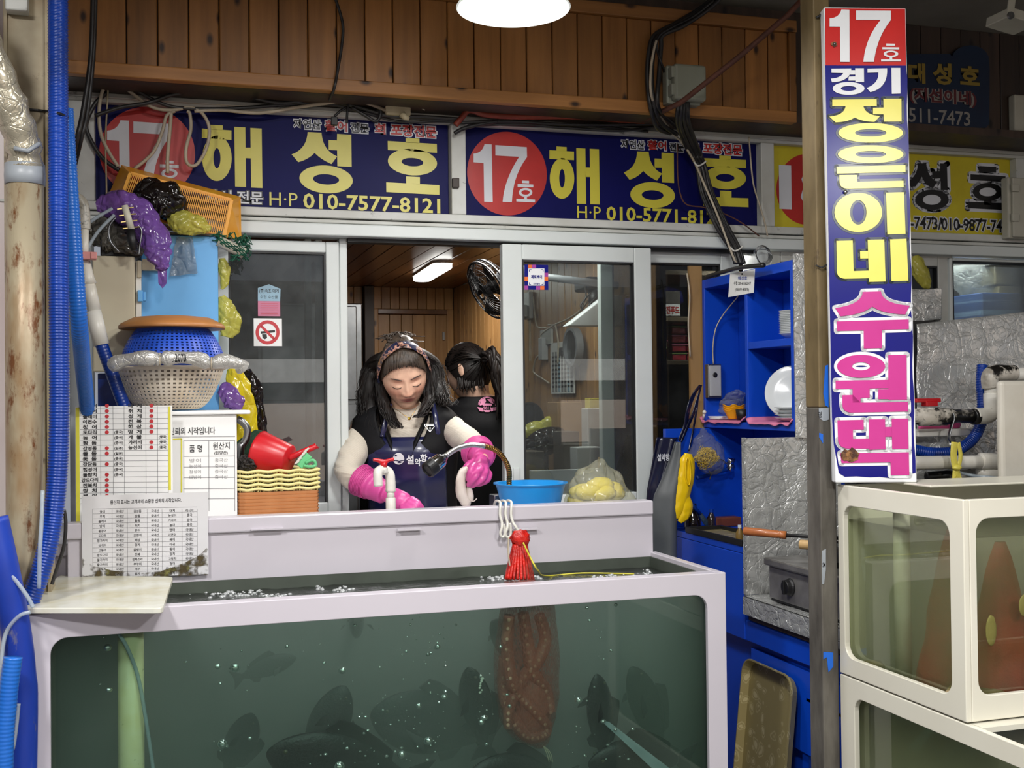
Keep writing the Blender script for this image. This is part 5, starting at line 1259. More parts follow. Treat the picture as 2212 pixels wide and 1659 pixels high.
for k in range(5):
 mb=MB();z=zy+k*hy+.001;W_=a1-a0
 for (p,q_) in (((a0,yb),(a1,yb)),((a1,yb),(a1,yb+.17)),((a1,yb+.17),(a0,yb+.17)),((a0,yb+.17),(a0,yb))):
  mb.tube([V((p[0]+(q_[0]-p[0])*i/24,p[1]+(q_[1]-p[1])*i/24,z+hy*.55+hy*.16*cos(i*pi/3))) for i in range(25)],hy*.34,8)
 for i in range(28):x=a0+.006+(W_-.012)*i/27;mb.box(x,yb+.004,z,x+.0026,yb+.166,z+.003)
 for i in range(14):
  x=a0+.006+(W_-.012)*i/13;mb.box(x,yb+.001,z,x+.003,yb+.004,z+hy*.5)
 o=mb.build('slatted_basket',M['basket_yellow'],smooth=True);tag(o,'pale yellow slatted basket, '+nth(k,5)+' in the stack on the brown trays','basket','yellow baskets stacked by the window')
# red dipper, brush, scrubber
M['red_plastic']=mat('red_plastic',(206,30,40),.3,col2=(186,22,32))
zt_=zy+5*hy+.002
RD=thing('dipper','red plastic water dipper lying tipped on the yellow baskets','dipper',P(600,1010,yb+.05))
c=P(592,985,yb+.04);ax=V((-.72,.45,.22)).normalized();kk=pixsize(yb,600)
MB().lathe([(.001,-.052),(31*kk,-.052),(34*kk,-.049),(46*kk,.040),(48*kk,.046),(46.5*kk,.046),(44*kk,.040),(32*kk,-.046),(.001,-.048)],c+V((0,.02,0)),40,ax).build('bowl',M['red_plastic'],RD,smooth=True)
MB().tube(smoothpath([P(624,990,yb+.03),P(650,978,yb+.02),P(680,965,yb+.02),P(684,963,yb+.02)],5),[.0085]*14+[.009,.010],10,flat=.6).build('handle',M['red_plastic'],RD,smooth=True)
M['mint']=mat('mint',(110,206,140),.4);M['bristle']=mat('bristle',(228,226,214),.7,bump=.5,bs=120)
BR=thing('scrub_brush','mint green scrubbing brush with white bristles beside the red dipper','brush',P(655,1010,yb+.03))
d=(P(668,972,yb)-P(640,1008,yb));
MB().bar(P(646,1008,yb+.01),P(668,982,yb+.01),.022,.008,(0,-1,0)).build('back_plate',M['mint'],BR,bevel=.002)
MB().tube(smoothpath([P(660,1000,yb+.005),P(676,994,yb),P(682,1004,yb),P(672,1008,yb),P(656,1006,yb+.005)],5),.0045,8).build('handle',M['mint'],BR,smooth=True)
random.seed(2);mb=MB()
for i in range(16):
 for j in range(4):
  p=P(636,1003,yb+.003+j*.006).lerp(P(659,973,yb+.003+j*.006),i/15);mb.tube([p,p+V((.013,0,.008))*.8+V((random.uniform(-.002,.002),0,0))],.0017,5)
stuffpart(mb.build('bristles',M['bristle'],BR))
M['steel_wool']=mat('steel_wool',(40,38,38),.4,.6,col2=(70,66,64),ns=60,bump=1,bs=200)
o=MB().ball(P(532,1003,yb+.05),(.030,.026,.026),30,20,lambda d:1+.3*mnoise.noise(d*6)+.1*mnoise.noise(d*14)).build('scrubber',M['steel_wool']);tag(o,'dark metal scrubber ball at the left end of the yellow baskets','scrubber')
M['dark_green']=mat('dark_green',(34,66,44),.8,bump=.6,bs=90)
random.seed(6);kq=pixsize(3.38,530)
o=lump('net_cloth',[P(516,985,3.38),P(528,975,3.38),P(545,960,3.38),P(562,940,3.38),P(568,932,3.38)],[r*kq for r in (10,22,24,14,4)],M['dark_green'],'dark green net cloth bunched behind the red dipper','cloth',nz=.3)
o=MB().tube(smoothpath([P(512,905,3.33),P(524,912,3.33),P(534,926,3.33),P(533,945,3.33),P(524,962,3.33),P(520,975,3.33),V((P(520,1000,3.33).x,3.42,ZC))],6),.0105,16).build('bent_steel_pipe',M['steel'],smooth=True);tag(o,'bent steel pipe standing behind the yellow baskets','pipe')
# tap with red handle
yt_=3.10;FT=thing('tap','white plastic tap with a red butterfly handle in front of the woman','tap',V((P(843,1095,yt_).x,yt_,ZC)))
kt=pixsize(yt_,840);fx=P(844,1095,yt_).x
zz=lambda y:P(843,y,yt_).z
MB().cyl(V((fx,yt_,ZC)),V((fx,yt_,zz(1075))),10.6*kt,20).build('sleeve',M['white_pvc'],FT,smooth=True,bevel=.001)
MB().cyl(V((fx,yt_,zz(1077))),V((fx,yt_,zz(1058))),8.5*kt,20).build('upright',M['white_pvc'],FT,smooth=True)
MB().tube(smoothpath([V((fx,yt_,zz(1062))),V((fx,yt_,zz(1040))),V((fx-1*kt,yt_,zz(1026))),P(837,1018,yt_),P(829,1016,yt_-.005)],5),[10.8*kt]*6+[10.3*kt]*15,20).build('elbow',M['white_pvc'],FT,smooth=True)
MB().tube([P(824,1010,yt_-.008),P(824,1022,yt_-.008)],[14*kt,13*kt],20).tube([P(830,1017,yt_-.006),P(818,1015,yt_-.010)],[10*kt,11*kt],18).build('body',M['white_pvc'],FT,smooth=True,bevel=.001)
MB().tube(smoothpath([P(824,1016,yt_-.014),P(817,1018,yt_-.024),P(816,1026,yt_-.028),P(817,1050,yt_-.028)],5),9.6*kt,18).build('spout',M['white_pvc'],FT,smooth=True)
MB().cyl(P(829,1008,yt_-.008),P(829,999,yt_-.008),7.5*kt,16).tube(smoothpath([P(806,993,yt_-.008),P(814,994,yt_-.008),P(829,998,yt_-.008),P(843,993,yt_-.008),P(851,992,yt_-.008)],4),[3.4*kt,3.6*kt,3.4*kt,3.6*kt,4*kt,4.5*kt,5*kt,5.5*kt,5.5*kt,5*kt,4.4*kt,3.6*kt,3.6*kt,3.8*kt,4*kt,4*kt,3.4*kt],10).build('handle',M['red_plastic'],FT,smooth=True)
# flexible shower
ysh=3.22;FS=thing('flexible_shower','gooseneck metal shower with a black and chrome spray head','shower',V((P(1104,1060,ysh).x,ysh+.02,ZC)))
M['gold_metal']=mat('gold_metal',(170,130,70),.3,.9,col2=(120,84,40),ns=40)
bx_=P(1104,1050,ysh)
ribbed([V((bx_.x,ysh+.02,ZC)),V((bx_.x,ysh+.02,bx_.z)),P(1099,1014,ysh),P(1086,987,ysh-.01),P(1066,970,ysh-.02),P(1044,964,ysh-.03)],.0075,.006,.0009,12).build('gold_neck',M['gold_metal'],FS,smooth=True)
ribbed([P(1045,964,ysh-.03),P(1020,961,ysh-.045),P(994,966,ysh-.06),P(972,978,ysh-.07),P(958,989,ysh-.08)],.0075,.0045,.0007,12).build('chrome_neck',M['chrome'],FS,smooth=True)
h0,h1=P(962,986,ysh-.078),P(924,1016,ysh-.105);hd_=(h1-h0).normalized();HL=(h1-h0).length;kh=pixsize(ysh-.09,940)
MB().lathe([(.004,0),(8*kh,.002),(9*kh,HL*.12),(14*kh,HL*.22),(16*kh,HL*.3),(16.5*kh,HL*.66)],h0,28,hd_).build('spray_body',M['chrome'],FS,smooth=True)
MB().lathe([(16.8*kh,HL*.64),(17.4*kh,HL*.66),(17.6*kh,HL*1.0),(14*kh,HL*1.04),(13*kh,HL*.98),(.0001,HL*.98)],h0,28,hd_).build('spray_face',M['black'],FS)
# blue basin, bag of yellow rinds
M['basin_blue']=mat('basin_blue',(38,150,226),.3,col2=(32,138,214))
yba=3.22;kb=pixsize(yba,1146);cb=P(1146,1043,yba)
o=MB().lathe([(.001,ZC+.002-cb.z),(54*kb,ZC+.002-cb.z),(57*kb,ZC+.012-cb.z),(70*kb,-.012),(72*kb,-.004),(76.5*kb,-.002),(76.5*kb,.002),(70*kb,.001),(54*kb,ZC+.012-cb.z),(.001,ZC+.008-cb.z)],V((cb.x,yba,cb.z)),56).build('basin',M['basin_blue'],smooth=True);tag(o,'sky-blue plastic basin on the counter at the right of the woman','basin')
M['yellow_rind']=mat('yellow_rind',(236,216,50),.45,col2=(222,206,120),ns=16)
M['produce_film']=film('produce_film',(232,232,214),.22,.15,22,.6)
ybg=3.22;kg=pixsize(ybg,1295);cg=V((P(1296,1060,ybg).x,ybg,ZC))
hg=P(1280,1003,ybg).z-ZC
BG=thing('produce_bag','clear plastic bag of yellow produce with dark leaves under it, by the blue basin','bag',tuple(cg))
def mound(d):
 k=1+.16*mnoise.noise(d*2.4+V((3,1,2)))+.06*(1-2*abs(mnoise.noise(d*6)))
 return k
MB().ball(cg+V((0,0,.004)),(74*kg,.075,hg*.98),44,26,lambda d:(mound(d) if d.z>-.02 else .9)*(1 if d.z>0 else .05/max(.05,abs(d.z)*.9+.05))*(1-.22*max(0,d.x)*max(0,d.z))).build('film',M['produce_film'],BG,smooth=True)
random.seed(12)
for k in range(14):
 a=random.uniform(0,2*pi);r=random.uniform(.1,.75)
 MB().ball(cg+V((r*54*kg*cos(a)-.01,r*.045*sin(a),hg*random.uniform(.34,.62)*(1.05-r*.4))),(30*kg,.028,.026),14,9,lambda d:1+.2*mnoise.noise(d*2)).build('yellow_piece',M['yellow_rind'],BG,smooth=True)
MB().ball(cg+V((.012,0,.012)),(64*kg,.06,.024),30,10,lambda d:1+.25*mnoise.noise(d*4)).build('dark_leaves',M['steel_wool'],BG,smooth=True)
# steel sink tray edge by the basin
o=MB().box(P(1062,1075,3.3).x,3.27,ZC+.0,P(1090,1075,3.3).x,3.33,P(1075,1068,3.3).z).build('soap_dish',M['steel'],bevel=.003);tag(o,'small steel dish on the counter left of the blue basin','dish')
# ================================================================== right side: steel post, blue cabinet, stove, pipes
M['grey_steel']=mat('grey_steel',(112,108,100),.5,metal=.3,col2=(80,76,70),ns=14,nt=(.4,.65),bump=.3,bs=60,scale=(1,1,.3),dirt=(190,186,176),dirt_t=(.72,.76),dscale=70)
M['gold_steel']=mat('gold_steel',(128,110,76),.5,metal=.3,col2=(84,70,44),ns=10,scale=(1,1,.3),dirt=(60,46,30),dirt_t=(.6,.72),dscale=30)
YP0=2.385
px0_,px1_=P(1771,1000,YP0).x,P(1806,1000,YP0).x
GP=thing('steel_post','grey steel post carrying the tall vertical sign','post',((px0_+px1_)/2,YP0+.03,0))
zsp=P(1780,880,YP0).z
MB().box(px0_,YP0,0,px1_,YP0+.06,zsp).build('lower_length',M['grey_steel'],GP,bevel=.003)
MB().box(px0_,YP0,zsp,px1_,YP0+.06,zc).build('upper_length',M['gold_steel'],GP,bevel=.003)
M['blue_tape']=mat('blue_tape',(24,104,214),.4)
def post_patch(nm,mt,pts,th=.0012):MB().prism([P(x,y,YP0-th) for x,y in pts],(0,th,0)).build(nm,M[mt],GP)
post_patch('blue_tape','blue_tape',[(1783,790),(1789,788),(1790,880),(1783,876),(1779,850)]);post_patch('blue_tape','blue_tape',[(1770,935),(1778,938),(1778,958),(1773,950),(1770,945)]);post_patch('blue_tape','blue_tape',[(1779,1408),(1800,1410),(1800,1440),(1790,1452),(1786,1420),(1779,1424)])
post_patch('grey_tape','tape',[(1769,882),(1790,880),(1791,906),(1780,910),(1770,903)]);post_patch('grey_tape','tape',[(1776,1190),(1784,1186),(1784,1230),(1780,1262),(1776,1262)])
mb=MB();text(mb,'명',rectP(1767,889,1775,903,YP0-.0017),lambda u,w:V((u,YP0-.0017,w)),.01);text(mb,'SM',rectP(1777,1215,1783,1225,YP0-.0017),lambda u,w:V((u,YP0-.0017,w)),.01);stuffpart(mb.build('marking',M['ink'],GP))
MB().tube([P(1762,573,YP0-.005),P(1775,578,YP0-.008),P(1786,572,YP0-.008)],.0022,6).build('cable_tie',M['black'],GP);MB().tube([P(1763,38,YP0-.005),P(1775,32,YP0-.008),P(1785,26,YP0-.008)],.003,6).build('cable_tie',M['black'],GP)
# ---- blue open cabinet
M['cab_blue']=mat('cab_blue',(6,70,196),.4,col2=(5,62,178),ns=2,dirt=(200,200,210),dirt_t=(.80,.82),dscale=60)
M['foil']=foil('foil');M['foil_fine']=foil('foil_fine',(200,202,200),.26,34,1.0)
xo=1.76;xb=1.90;yk0,yk1=2.945,3.535;zk0=1.345;zk1=1.850;th=.016
BC=thing('open_cabinet','tall royal-blue open cabinet with plates, its end wrapped in foil','cabinet',(1.83,3.24,zk0))
def cbox(nm,*b,mt='cab_blue',bev=.0015):return MB().box(*b).build(nm,M[mt],BC,bevel=bev)
cbox('back_panel',xb-.01,yk0,zk0,xb,yk1,zk1)
cbox('end_panel',xo,yk1-th,zk0,xb-.01,yk1,zk1);cbox('end_panel',xo,yk0,zk0,xb-.01,yk0+th,zk1)
cbox('top_panel',xo,yk0+th,zk1-.03,xb-.01,yk1-th,zk1);cbox('bottom_panel',xo,yk0+th,zk0,xb-.01,yk1-th,zk0+.022)
yd=PX(1612,750,xo).y;cbox('divider',xo,yd-.008,zk0+.022,xb-.01,yd+.008,zk1-.03)
zs=PX(1665,742,xo).z;cbox('shelf',xo+.002,yk0+th,zs-.011,xb-.01,yd-.008,zs+.011)
def crinkle(mb,o,u,w,n_,nu=28,nv=40,amp=.006,sd=0,th=.004):
 """foil-covered face: grid o + s*u + t*w pushed along n_ by ridged noise, closed at the back"""
 o,u,w,n_=V(o),V(u),V(w),V(n_).normalized();L=max(u.length,w.length)
 def f(a,b):
  p=o+u*a+w*b;q_=p*14+V((sd,sd*2,sd*3));e=min(1,8*min(a,1-a,b,1-b)+.1)
  return p+n_*(e*amp*(mnoise.noise(q_)*.8+(.35-abs(mnoise.noise(q_*2.1)))+.6*(.3-abs(mnoise.noise(q_*4.3))))+th)
 mb.grid(f,nu,nv);mb.add([o,o+u,o+u+w,o+w],[(3,2,1,0)])
 k=len(mb.v);return mb
zfe=P(1740,945,yk0).z
o=crinkle(MB(),(xo,yk0-.002,zfe),(.17,0,0),(0,0,P(1740,549,yk0).z-zfe),(0,-1,0),26,60,.004,3).build('foil_end',M['foil'],BC,smooth=True)
# blue back and side boards below the cabinet, blue counter
BL=thing('blue_counter','royal-blue counter with stove recess below the open cabinet','counter',(1.75,3.0,0))
def bbox_(nm,*b,mt='cab_blue',bev=.002):return MB().box(*b).build(nm,M[mt],BL,bevel=bev)
zcb=1.012
bbox_('back_board',1.60,3.50,zcb,1.95,3.52,zk0-.002);bbox_('side_board',1.93,2.98,zcb,1.95,3.499,zk0-.002)
bbox_('top_board',1.60,2.968,zcb-.02,1.95,3.52,zcb-.0)
bbox_('upper_front',1.60,2.968,.742,1.616,3.52,zcb-.021);bbox_('recess_front',1.602,2.44,.742,1.616,2.966,.80)
bbox_('lower_front',1.625,2.44,.02,1.64,3.52,.741);bbox_('drawer_front',1.612,2.44,.50,1.624,2.955,.722)
bbox_('inner_end',1.617,2.975,.742,1.95,2.99,zcb-.021);bbox_('floor_board',1.617,2.44,.742,1.95,2.966,.760)
bbox_('plinth',1.50,2.60,0,1.624,3.0,.262)
bbox_('dark_strip',1.606,2.45,.802,1.618,2.955,.822,mt='dark_wood')
# foil-wrapped upright and foil-wrapped stove slab
FPn=thing('foil_upright','upright board wrapped in wrinkled aluminium foil behind the stove','panel',(1.70,2.955,.87))
MB().box(1.602,2.955,.875,1.92,2.966,1.328).build('board',M['foil'],FPn)
crinkle(MB(),(1.602,2.954,.875),(.31,0,0),(0,0,.453),(0,-1,0),50,70,.003,9,.002).build('foil_face',M['foil'],FPn,smooth=True)
MB().box(1.598,2.952,.875,1.603,2.968,1.330).build('edge_strip',M['foil_fine'],FPn)
SL=thing('foil_slab','thick shelf slab wrapped in crinkled foil under the stove','shelf',(1.70,2.70,.825))
MB().box(1.59,2.42,.823,1.92,2.95,.872).build('slab',M['foil_fine'],SL)
crinkle(MB(),(1.589,2.42,.822),(0,.53,0),(0,0,.05),(-1,0,0),70,12,.006,5,.003).build('foil_side',M['foil_fine'],SL,smooth=True)
crinkle(MB(),(1.588,2.42,.8725),(.33,0,0),(0,.53,0),(0,0,1),40,60,.005,6,.002).build('foil_top',M['foil_fine'],SL,smooth=True)
# stove
M['stove_steel']=mat('stove_steel',(150,148,146),.35,.55,col2=(112,110,108),ns=10,dirt=(60,44,30),dirt_t=(.62,.74),dscale=12)
GS=thing('gas_stove','stainless gas stove with a black knob on the foil slab','stove',(1.72,2.68,.885))
xs=1.612
MB().box(xs,2.47,.885,1.90,2.845,.975).build('housing',M['stove_steel'],GS,bevel=.003)
MB().box(xs-.012,2.46,.976,1.905,2.855,.998).build('top_plate',M['stove_steel'],GS,bevel=.005)
MB().box(xs+.004,2.475,.879,1.895,2.84,.8849).build('base_rail',M['black'],GS)
kc=PX(1708,1268,xs);MB().lathe([(.001,.0),(.024,0),(.024,.004),(.0205,.008),(.019,.02),(.001,.021)],kc,24,(-1,0,0)).obox(kc+V((-.017,0,0)),.008,.0045,.019).build('knob',M['black'],GS,bevel=.0015)
pc=PX(1768,1281,xs-.001);MB().box(xs-.002,pc.y-.02,pc.z-.008,xs+.001,pc.y+.014,pc.z+.010).build('name_plate',M['black'],GS)
mb=MB();text(mb,'Rinnai',(pc.y-.016,pc.z-.004,pc.y+.011,pc.z+.006),lambda u,w:V((xs-.0026,2*pc.y-.003-u,w)),.02);stuffpart(mb.build('lettering',M['vinyl_white'],GS))
for yy_ in (2.66,2.60):MB().box(1.66,yy_-.006,.9985,1.90,yy_+.006,1.018).build('grate_bar',M['black'],GS)
MB().lathe([(.05,0),(.05,.012),(.035,.016),(.001,.016)],(1.80,2.64,.9985),24).build('burner',M['black'],GS,smooth=True)
M['pan_wood']=mat('pan_wood',(180,108,58),.4,col2=(152,84,42),ns=18,scale=(.3,1,1),coat=.3)
FPA=thing('frying_pan','frying pan with a reddish wooden handle on the stove','pan',(1.80,2.62,1.035))
ha,hb=P(1606,1147,2.80),P(1698,1156,2.72)
MB().tube([ha,ha.lerp(hb,.03),ha.lerp(hb,.8),ha.lerp(hb,.84),ha.lerp(hb,.86),hb],[.009,.0118,.0108,.0095,.0108,.0112],14,flat=1.1).build('handle',M['pan_wood'],FPA,smooth=True)
pcx=V((1.845,2.60,hb.z-.012));MB().tube([hb,hb.lerp(pcx,.4)+V((0,0,-.002)),pcx+(hb-pcx).normalized()*.10],[.005,.0045,.006],8).build('tang',M['black'],FPA,smooth=True)
MB().lathe([(.001,-.024),(.085,-.024),(.108,.004),(.112,.006),(.106,.004),(.083,-.020),(.001,-.020)],pcx,40).build('bowl',M['black'],FPA,smooth=True)
MB().lathe([(.001,-.048),(.08,-.048),(.085,-.030),(.08,-.025),(.001,-.025)],pcx,30).build('under_pan',M['steel'],FPA,smooth=True)
SP2=thing('saucepan','small pan with a pale wooden handle hanging below the frying pan','pan',(1.80,2.55,1.0))
h0,h1=P(1728,1176,2.66),P(1790,1180,2.60);hdir=(h1-h0)
M['pale_wood']=mat('pale_wood',(206,172,120),.5,col2=(186,150,98),ns=20)
MB().cyl(h0,h1,.0125,18).build('handle',M['pale_wood'],SP2,smooth=True,bevel=.002)
MB().tube(smoothpath([h0+V((.012,-.013,.006)),h0+V((.010,-.017,-.012)),h0+V((.013,-.012,-.028))],4),.0014,6).build('hook',M['steel'],SP2,smooth=True)
MB().lathe([(.001,-.05),(.06,-.05),(.062,0),(.058,0),(.056,-.046),(.001,-.046)],h1+V((.06,-.05,.012)),30).build('pot',M['black'],SP2,smooth=True)
BW=lambda lb,c,rows,mt,nm,cat,g=None:tag(MB().lathe(rows,c,36).build(nm,M[mt],smooth=True),lb,cat,g)
M['porcelain']=mat('porcelain',(216,220,221),.15,col2=(208,212,213),coat=.4)
M['steel_bowl']=M['chrome']
BW('steel bowl standing in the frying pan',pcx+V((-.03,0,-.0195)),[(.001,0),(.032,0),(.050,.034),(.0505,.035),(.047,.034),(.030,.003),(.001,.003)],'chrome','steel_bowl','bowl')
BW('white cup beside the steel bowl in the frying pan',pcx+V((.045,.02,-.0195)),[(.001,0),(.022,0),(.029,.052),(.027,.052),(.02,.003),(.001,.003)],'porcelain','cup','cup')
# gold tray leaning, perforated blue crate
t=NT('gold_tray');vec=t.coord((1,1,1));t.b.inputs['Metallic'].default_value=.55;t.b.inputs['Roughness'].default_value=.42
vo=t.n('ShaderNodeTexVoronoi');vo.inputs['Scale'].default_value=26;vo.feature='F1'
nz=t.n('ShaderNodeTexNoise');nz.inputs['Scale'].default_value=14;t.l(vec,nz.inputs['Vector']);ad=t.n('ShaderNodeVectorMath');ad.operation='MULTIPLY_ADD';ad.inputs[1].default_value=(.06,.06,.06);t.l(nz.outputs['Color'],ad.inputs[0]);t.l(vec,ad.inputs[2]);t.l(ad.outputs[0],vo.inputs['Vector'])
pat=t.ramp(vo.outputs['Distance'],[(.20,(1,1,1,1)),(.26,(0,0,0,1)),(.30,(0,0,0,1)),(.34,(.8,.8,.8,1)),(.40,(0,0,0,1))])
t.l(t.mix(pat,rgb((168,154,104)),rgb((206,194,146))),t.b.inputs['Base Color']);M['gold_tray']=t.m
TRY=thing('serving_tray','gold patterned serving tray leaning upright against the blue counter','tray',(1.55,2.80,.263))
def tray_shape(c,u,w,n_,W,H,r,dep,mt,par,nm='tray'):
 mb=MB();prof=[(1.0,0),(1.0,.004),(.985,.004),(.93,-dep),(.9,-dep)]
 lo=[]
 for s,d in prof:
  k=W/2*(1-s)
  pts=roundrect(-W/2+k,-H/2+k,W/2-k,H/2-k,max(.004,r-k*.5),6);lo.append([c+u*a+w*b+n_*d for a,b in pts])
 n=len(lo[0]);o=0
 for L in lo:mb.v+=[tuple(p) for p in L]
 for i in range(len(lo)-1):
  for k in range(n):l=(k+1) % n;mb.f.append((i*n+k,i*n+l,(i+1)*n+l,(i+1)*n+k))
 mb.f.append(tuple((len(lo)-1)*n+k for k in range(n)))
 return mb.build(nm,M[mt],par,smooth=False,solid=.0025)
tu=V((0,-1,0));tw=V((.11,0,.994));tn=V((-.994,0,.11))
zt1_=PX(1640,1432,1.57).z;y0t,y1t=PX(1601,1430,1.57).y,PX(1708,1480,1.57).y
tray_shape(V((1.556,(y0t+y1t)/2,(zt1_+.264)/2)),tu,tw,tn,abs(y0t-y1t),zt1_-.270,.045,.018,'gold_tray',TRY)
CRT=thing('perforated_crate','blue crate with round holes standing under the stove counter','crate',(1.64,2.50,.02))
M['crate_blue']=mat('crate_blue',(18,58,150),.4,col2=(14,48,130))
zc1=PX(1740,1520,1.60).z;mb=MB();nn=0
MB().box(1.612,2.43,zc1,1.64,2.66,zc1+.012).build('rim',M['crate_blue'],CRT,bevel=.002)
mb=MB();cell=.0365
for r in range(10):
 for k in range(6):
  y0=2.44+k*cell;z0=zc1-(r+1)*cell*1.0
  holed(mb,(y0,z0,y0+cell,z0+cell),(y0+cell/2-.0052,z0+cell/2-.0052,y0+cell/2+.0052,z0+cell/2+.0052),.0051,lambda u,w:V((1.618,u,w)),lambda u,w:V((1.622,u,w)),3)
mb.build('perforated_panel',M['crate_blue'],CRT)
MB().box(1.619,2.43,.003,1.624,2.44,zc1).box(1.619,2.655,.003,1.624,2.662,zc1).build('corner_post',M['crate_blue'],CRT)['kind']='stuff'
# ---- contents of the cabinet
IC=thing('intercom','grey door intercom with a wire fixed inside the left of the blue cabinet','intercom',P(1544,860,3.515))
yi=yk1-th
a,b,c,d=rectP(1529,787,1558,859,yi-.022)
MB().box(a,yi-.024,b,c,yi-.001,d).build('housing',M['steel'],IC,bevel=.002);MB().box(a+.004,yi-.027,b+.006,c-.003,yi-.0242,d-.004).build('face_plate',mat('face_grey',(176,178,180),.35),IC,bevel=.001)
MB().lathe([(.001,.002),(.007,.002),(.009,0)],V(((a+c)/2,yi-.0275,b+(d-b)*.68)),18,(0,-1,0)).build('lens',M['black'],IC,smooth=True)
MB().tube(smoothpath([P(1541,786,yi-.01),P(1540,750,yi-.01),P(1546,710,yi-.012),P(1562,680,yi-.02),P(1578,660,3.47),P(1594,640,3.42),P(1600,625,3.38),P(1602,610,3.36)],5),.0022,6).build('wire',M['cable_white'],IC,smooth=True)
PN_=thing('paper_card','laminated card with blue handwriting pinned to the top edge of the blue cabinet','card',PX(1600,636,xo-.003))
k_=[PX(1577,592,xo-.003),PX(1630,581,xo-.003),PX(1627,632,xo-.003),PX(1573,642,xo-.003)]
MB().prism(k_,(.002,0,0)).build('card',M['paper'],PN_)
M['blue_ink']=mat('blue_ink',(40,70,170),.5)
def cardtext(mb,s,r):
 text(mb,s,r,lambda u,w:(lambda p:V((xo-.0036,p.y,p.z)))(PX(u,-w,xo-.0036)),.015)
mb=MB();cardtext(mb,'해성호',(1594,-605,1614,-597));stuffpart(mb.build('heading',M['blue_ink'],PN_))
mb=MB();cardtext(mb,'수협 209-61-062417',(1585,-616,1622,-608));cardtext(mb,'(예금주:윤희정)',(1588,-630,1618,-622));stuffpart(mb.build('lettering',M['ink'],PN_))
MB().ball(PX(1603,592,xo-.004),(.003,.003,.003),8,6).build('pin',M['black'],PN_)
M['pink_mat']=mat('pink_mat',(222,132,164),.55,col2=(206,112,148))
def mat_strip(lb,xa,xb_,sd):
 ya,yb2=PX(xa,912,xo).y,PX(xb_,912,xo).y;mb=MB()
 def f(u,v):
  y=ya+(yb2-ya)*u;x=xo-.008+.12*v
  z=zk0+.0255+(.008*(1-v*9)*(.6+.6*mnoise.noise(V((u*7,sd,0)))) if v<.11 else 0)*-1.6+(.018*max(0,abs(u-.5)*2-.86)*6)
  return V((x,y,z))
 mb.grid(f,34,18);o=mb.build('pink_mat',M['pink_mat'],smooth=True,solid=.002);return tag(o,lb,'mat','pink mats in the blue cabinet')
mat_strip('pink rubber mat lining the left compartment of the blue cabinet',1516,1608,1);mat_strip('pink rubber mat lining the right compartment of the blue cabinet',1616,1714,7)
zm=zk0+.0275
ypl=PX(1690,870,xo+.05).y
PLT=tag(MB().lathe([(.001,0),(.046,0),(.05,.003),(.080,.011),(.082,.012),(.080,.0135),(.048,.006),(.001,.004)],V((xo+.070,3.075,zm+.088)),56,(-.72,-.66,.22)).build('plate',M['porcelain'],smooth=True),'large white dinner plate standing on edge at the right of the blue cabinet','plate')
for k in range(4):
 BW('white plate, '+nth(k,4)+' in the low stack before the large upright plate',V((xo+.048,3.03,zm+.002+k*.0105)),[(.001,0),(.035,0),(.056,.009),(.058,.0105),(.055,.0105),(.034,.003),(.001,.002)],'porcelain','plate','plate','low stack of plates')
zsb=zs+.0115
for k in range(14):
 BW('white saucer, '+nth(k,14)+' in the tall stack on the upper cabinet shelf',V((xo+.052,3.022,zsb+.0005+k*.0052)),[(.001,0),(.024,0),(.047,.0155),(.048,.0165),(.046,.0160),(.023,.003),(.001,.002)],'porcelain','saucer','saucer','stack of saucers on the shelf')
M['cup_yellow']=mat('cup_yellow',(246,178,24),.35)
def wavycup(lb,c,k):
 mb=MB();n=40;rows=[(.018,0),(.020,.004),(.030,.022),(.036,.030),(.037,.0315),(.034,.030),(.028,.021),(.017,.004),(.001,.004)]
 for r,h in rows:
  for i in range(n):a=2*pi*i/n;w=(h/.03)**2;mb.v.append((c.x+r*(1+.10*w*cos(6*a))*cos(a),c.y+r*(1+.10*w*cos(6*a))*sin(a),c.z+h+.003*w*cos(6*a)))
 for i in range(len(rows)-1):
  for j in range(n):l=(j+1) % n;mb.f.append((i*n+j,i*n+l,(i+1)*n+l,(i+1)*n+j))
 mb.f.append(tuple(range(n-1,-1,-1)))
 return tag(mb.build('sauce_dish',M['cup_yellow'],smooth=True),lb,'dish','yellow sauce dishes')
yc_=PX(1584,905,xo+.035).y
for k,lb in enumerate(('lowest yellow wavy sauce dish of the nested stack','second yellow wavy sauce dish from the bottom of the nested stack','top yellow wavy sauce dish of the nested stack')):wavycup(lb,V((xo+.038,yc_,zm+.002+k*.0075)),k)
BW('black sauce cup beside the nested yellow dishes',V((xo+.030,PX(1603,905,xo+.03).y,zm+.001)),[(.001,0),(.016,0),(.021,.034),(.019,.034),(.015,.003),(.001,.003)],'black','cup','cup')
random.seed(15)
lump('plastic_bag',[V((xo+.085,PX(1565,880,xo+.08).y,zm+.004)),V((xo+.085,PX(1572,880,xo+.08).y,zm+.03)),V((xo+.088,PX(1578,870,xo+.08).y,zm+.06)),V((xo+.088,PX(1585,860,xo+.08).y,zm+.085)),V((xo+.088,PX(1588,855,xo+.08).y,zm+.10))],[.010,.036,.036,.03,.006],M['clear_film'],'clear plastic bag crumpled in the left compartment of the blue cabinet','bag',nz=.25,sub=8,n=36,flat=.9)
mb=MB();yq=PX(1548,910,xo+.03).y
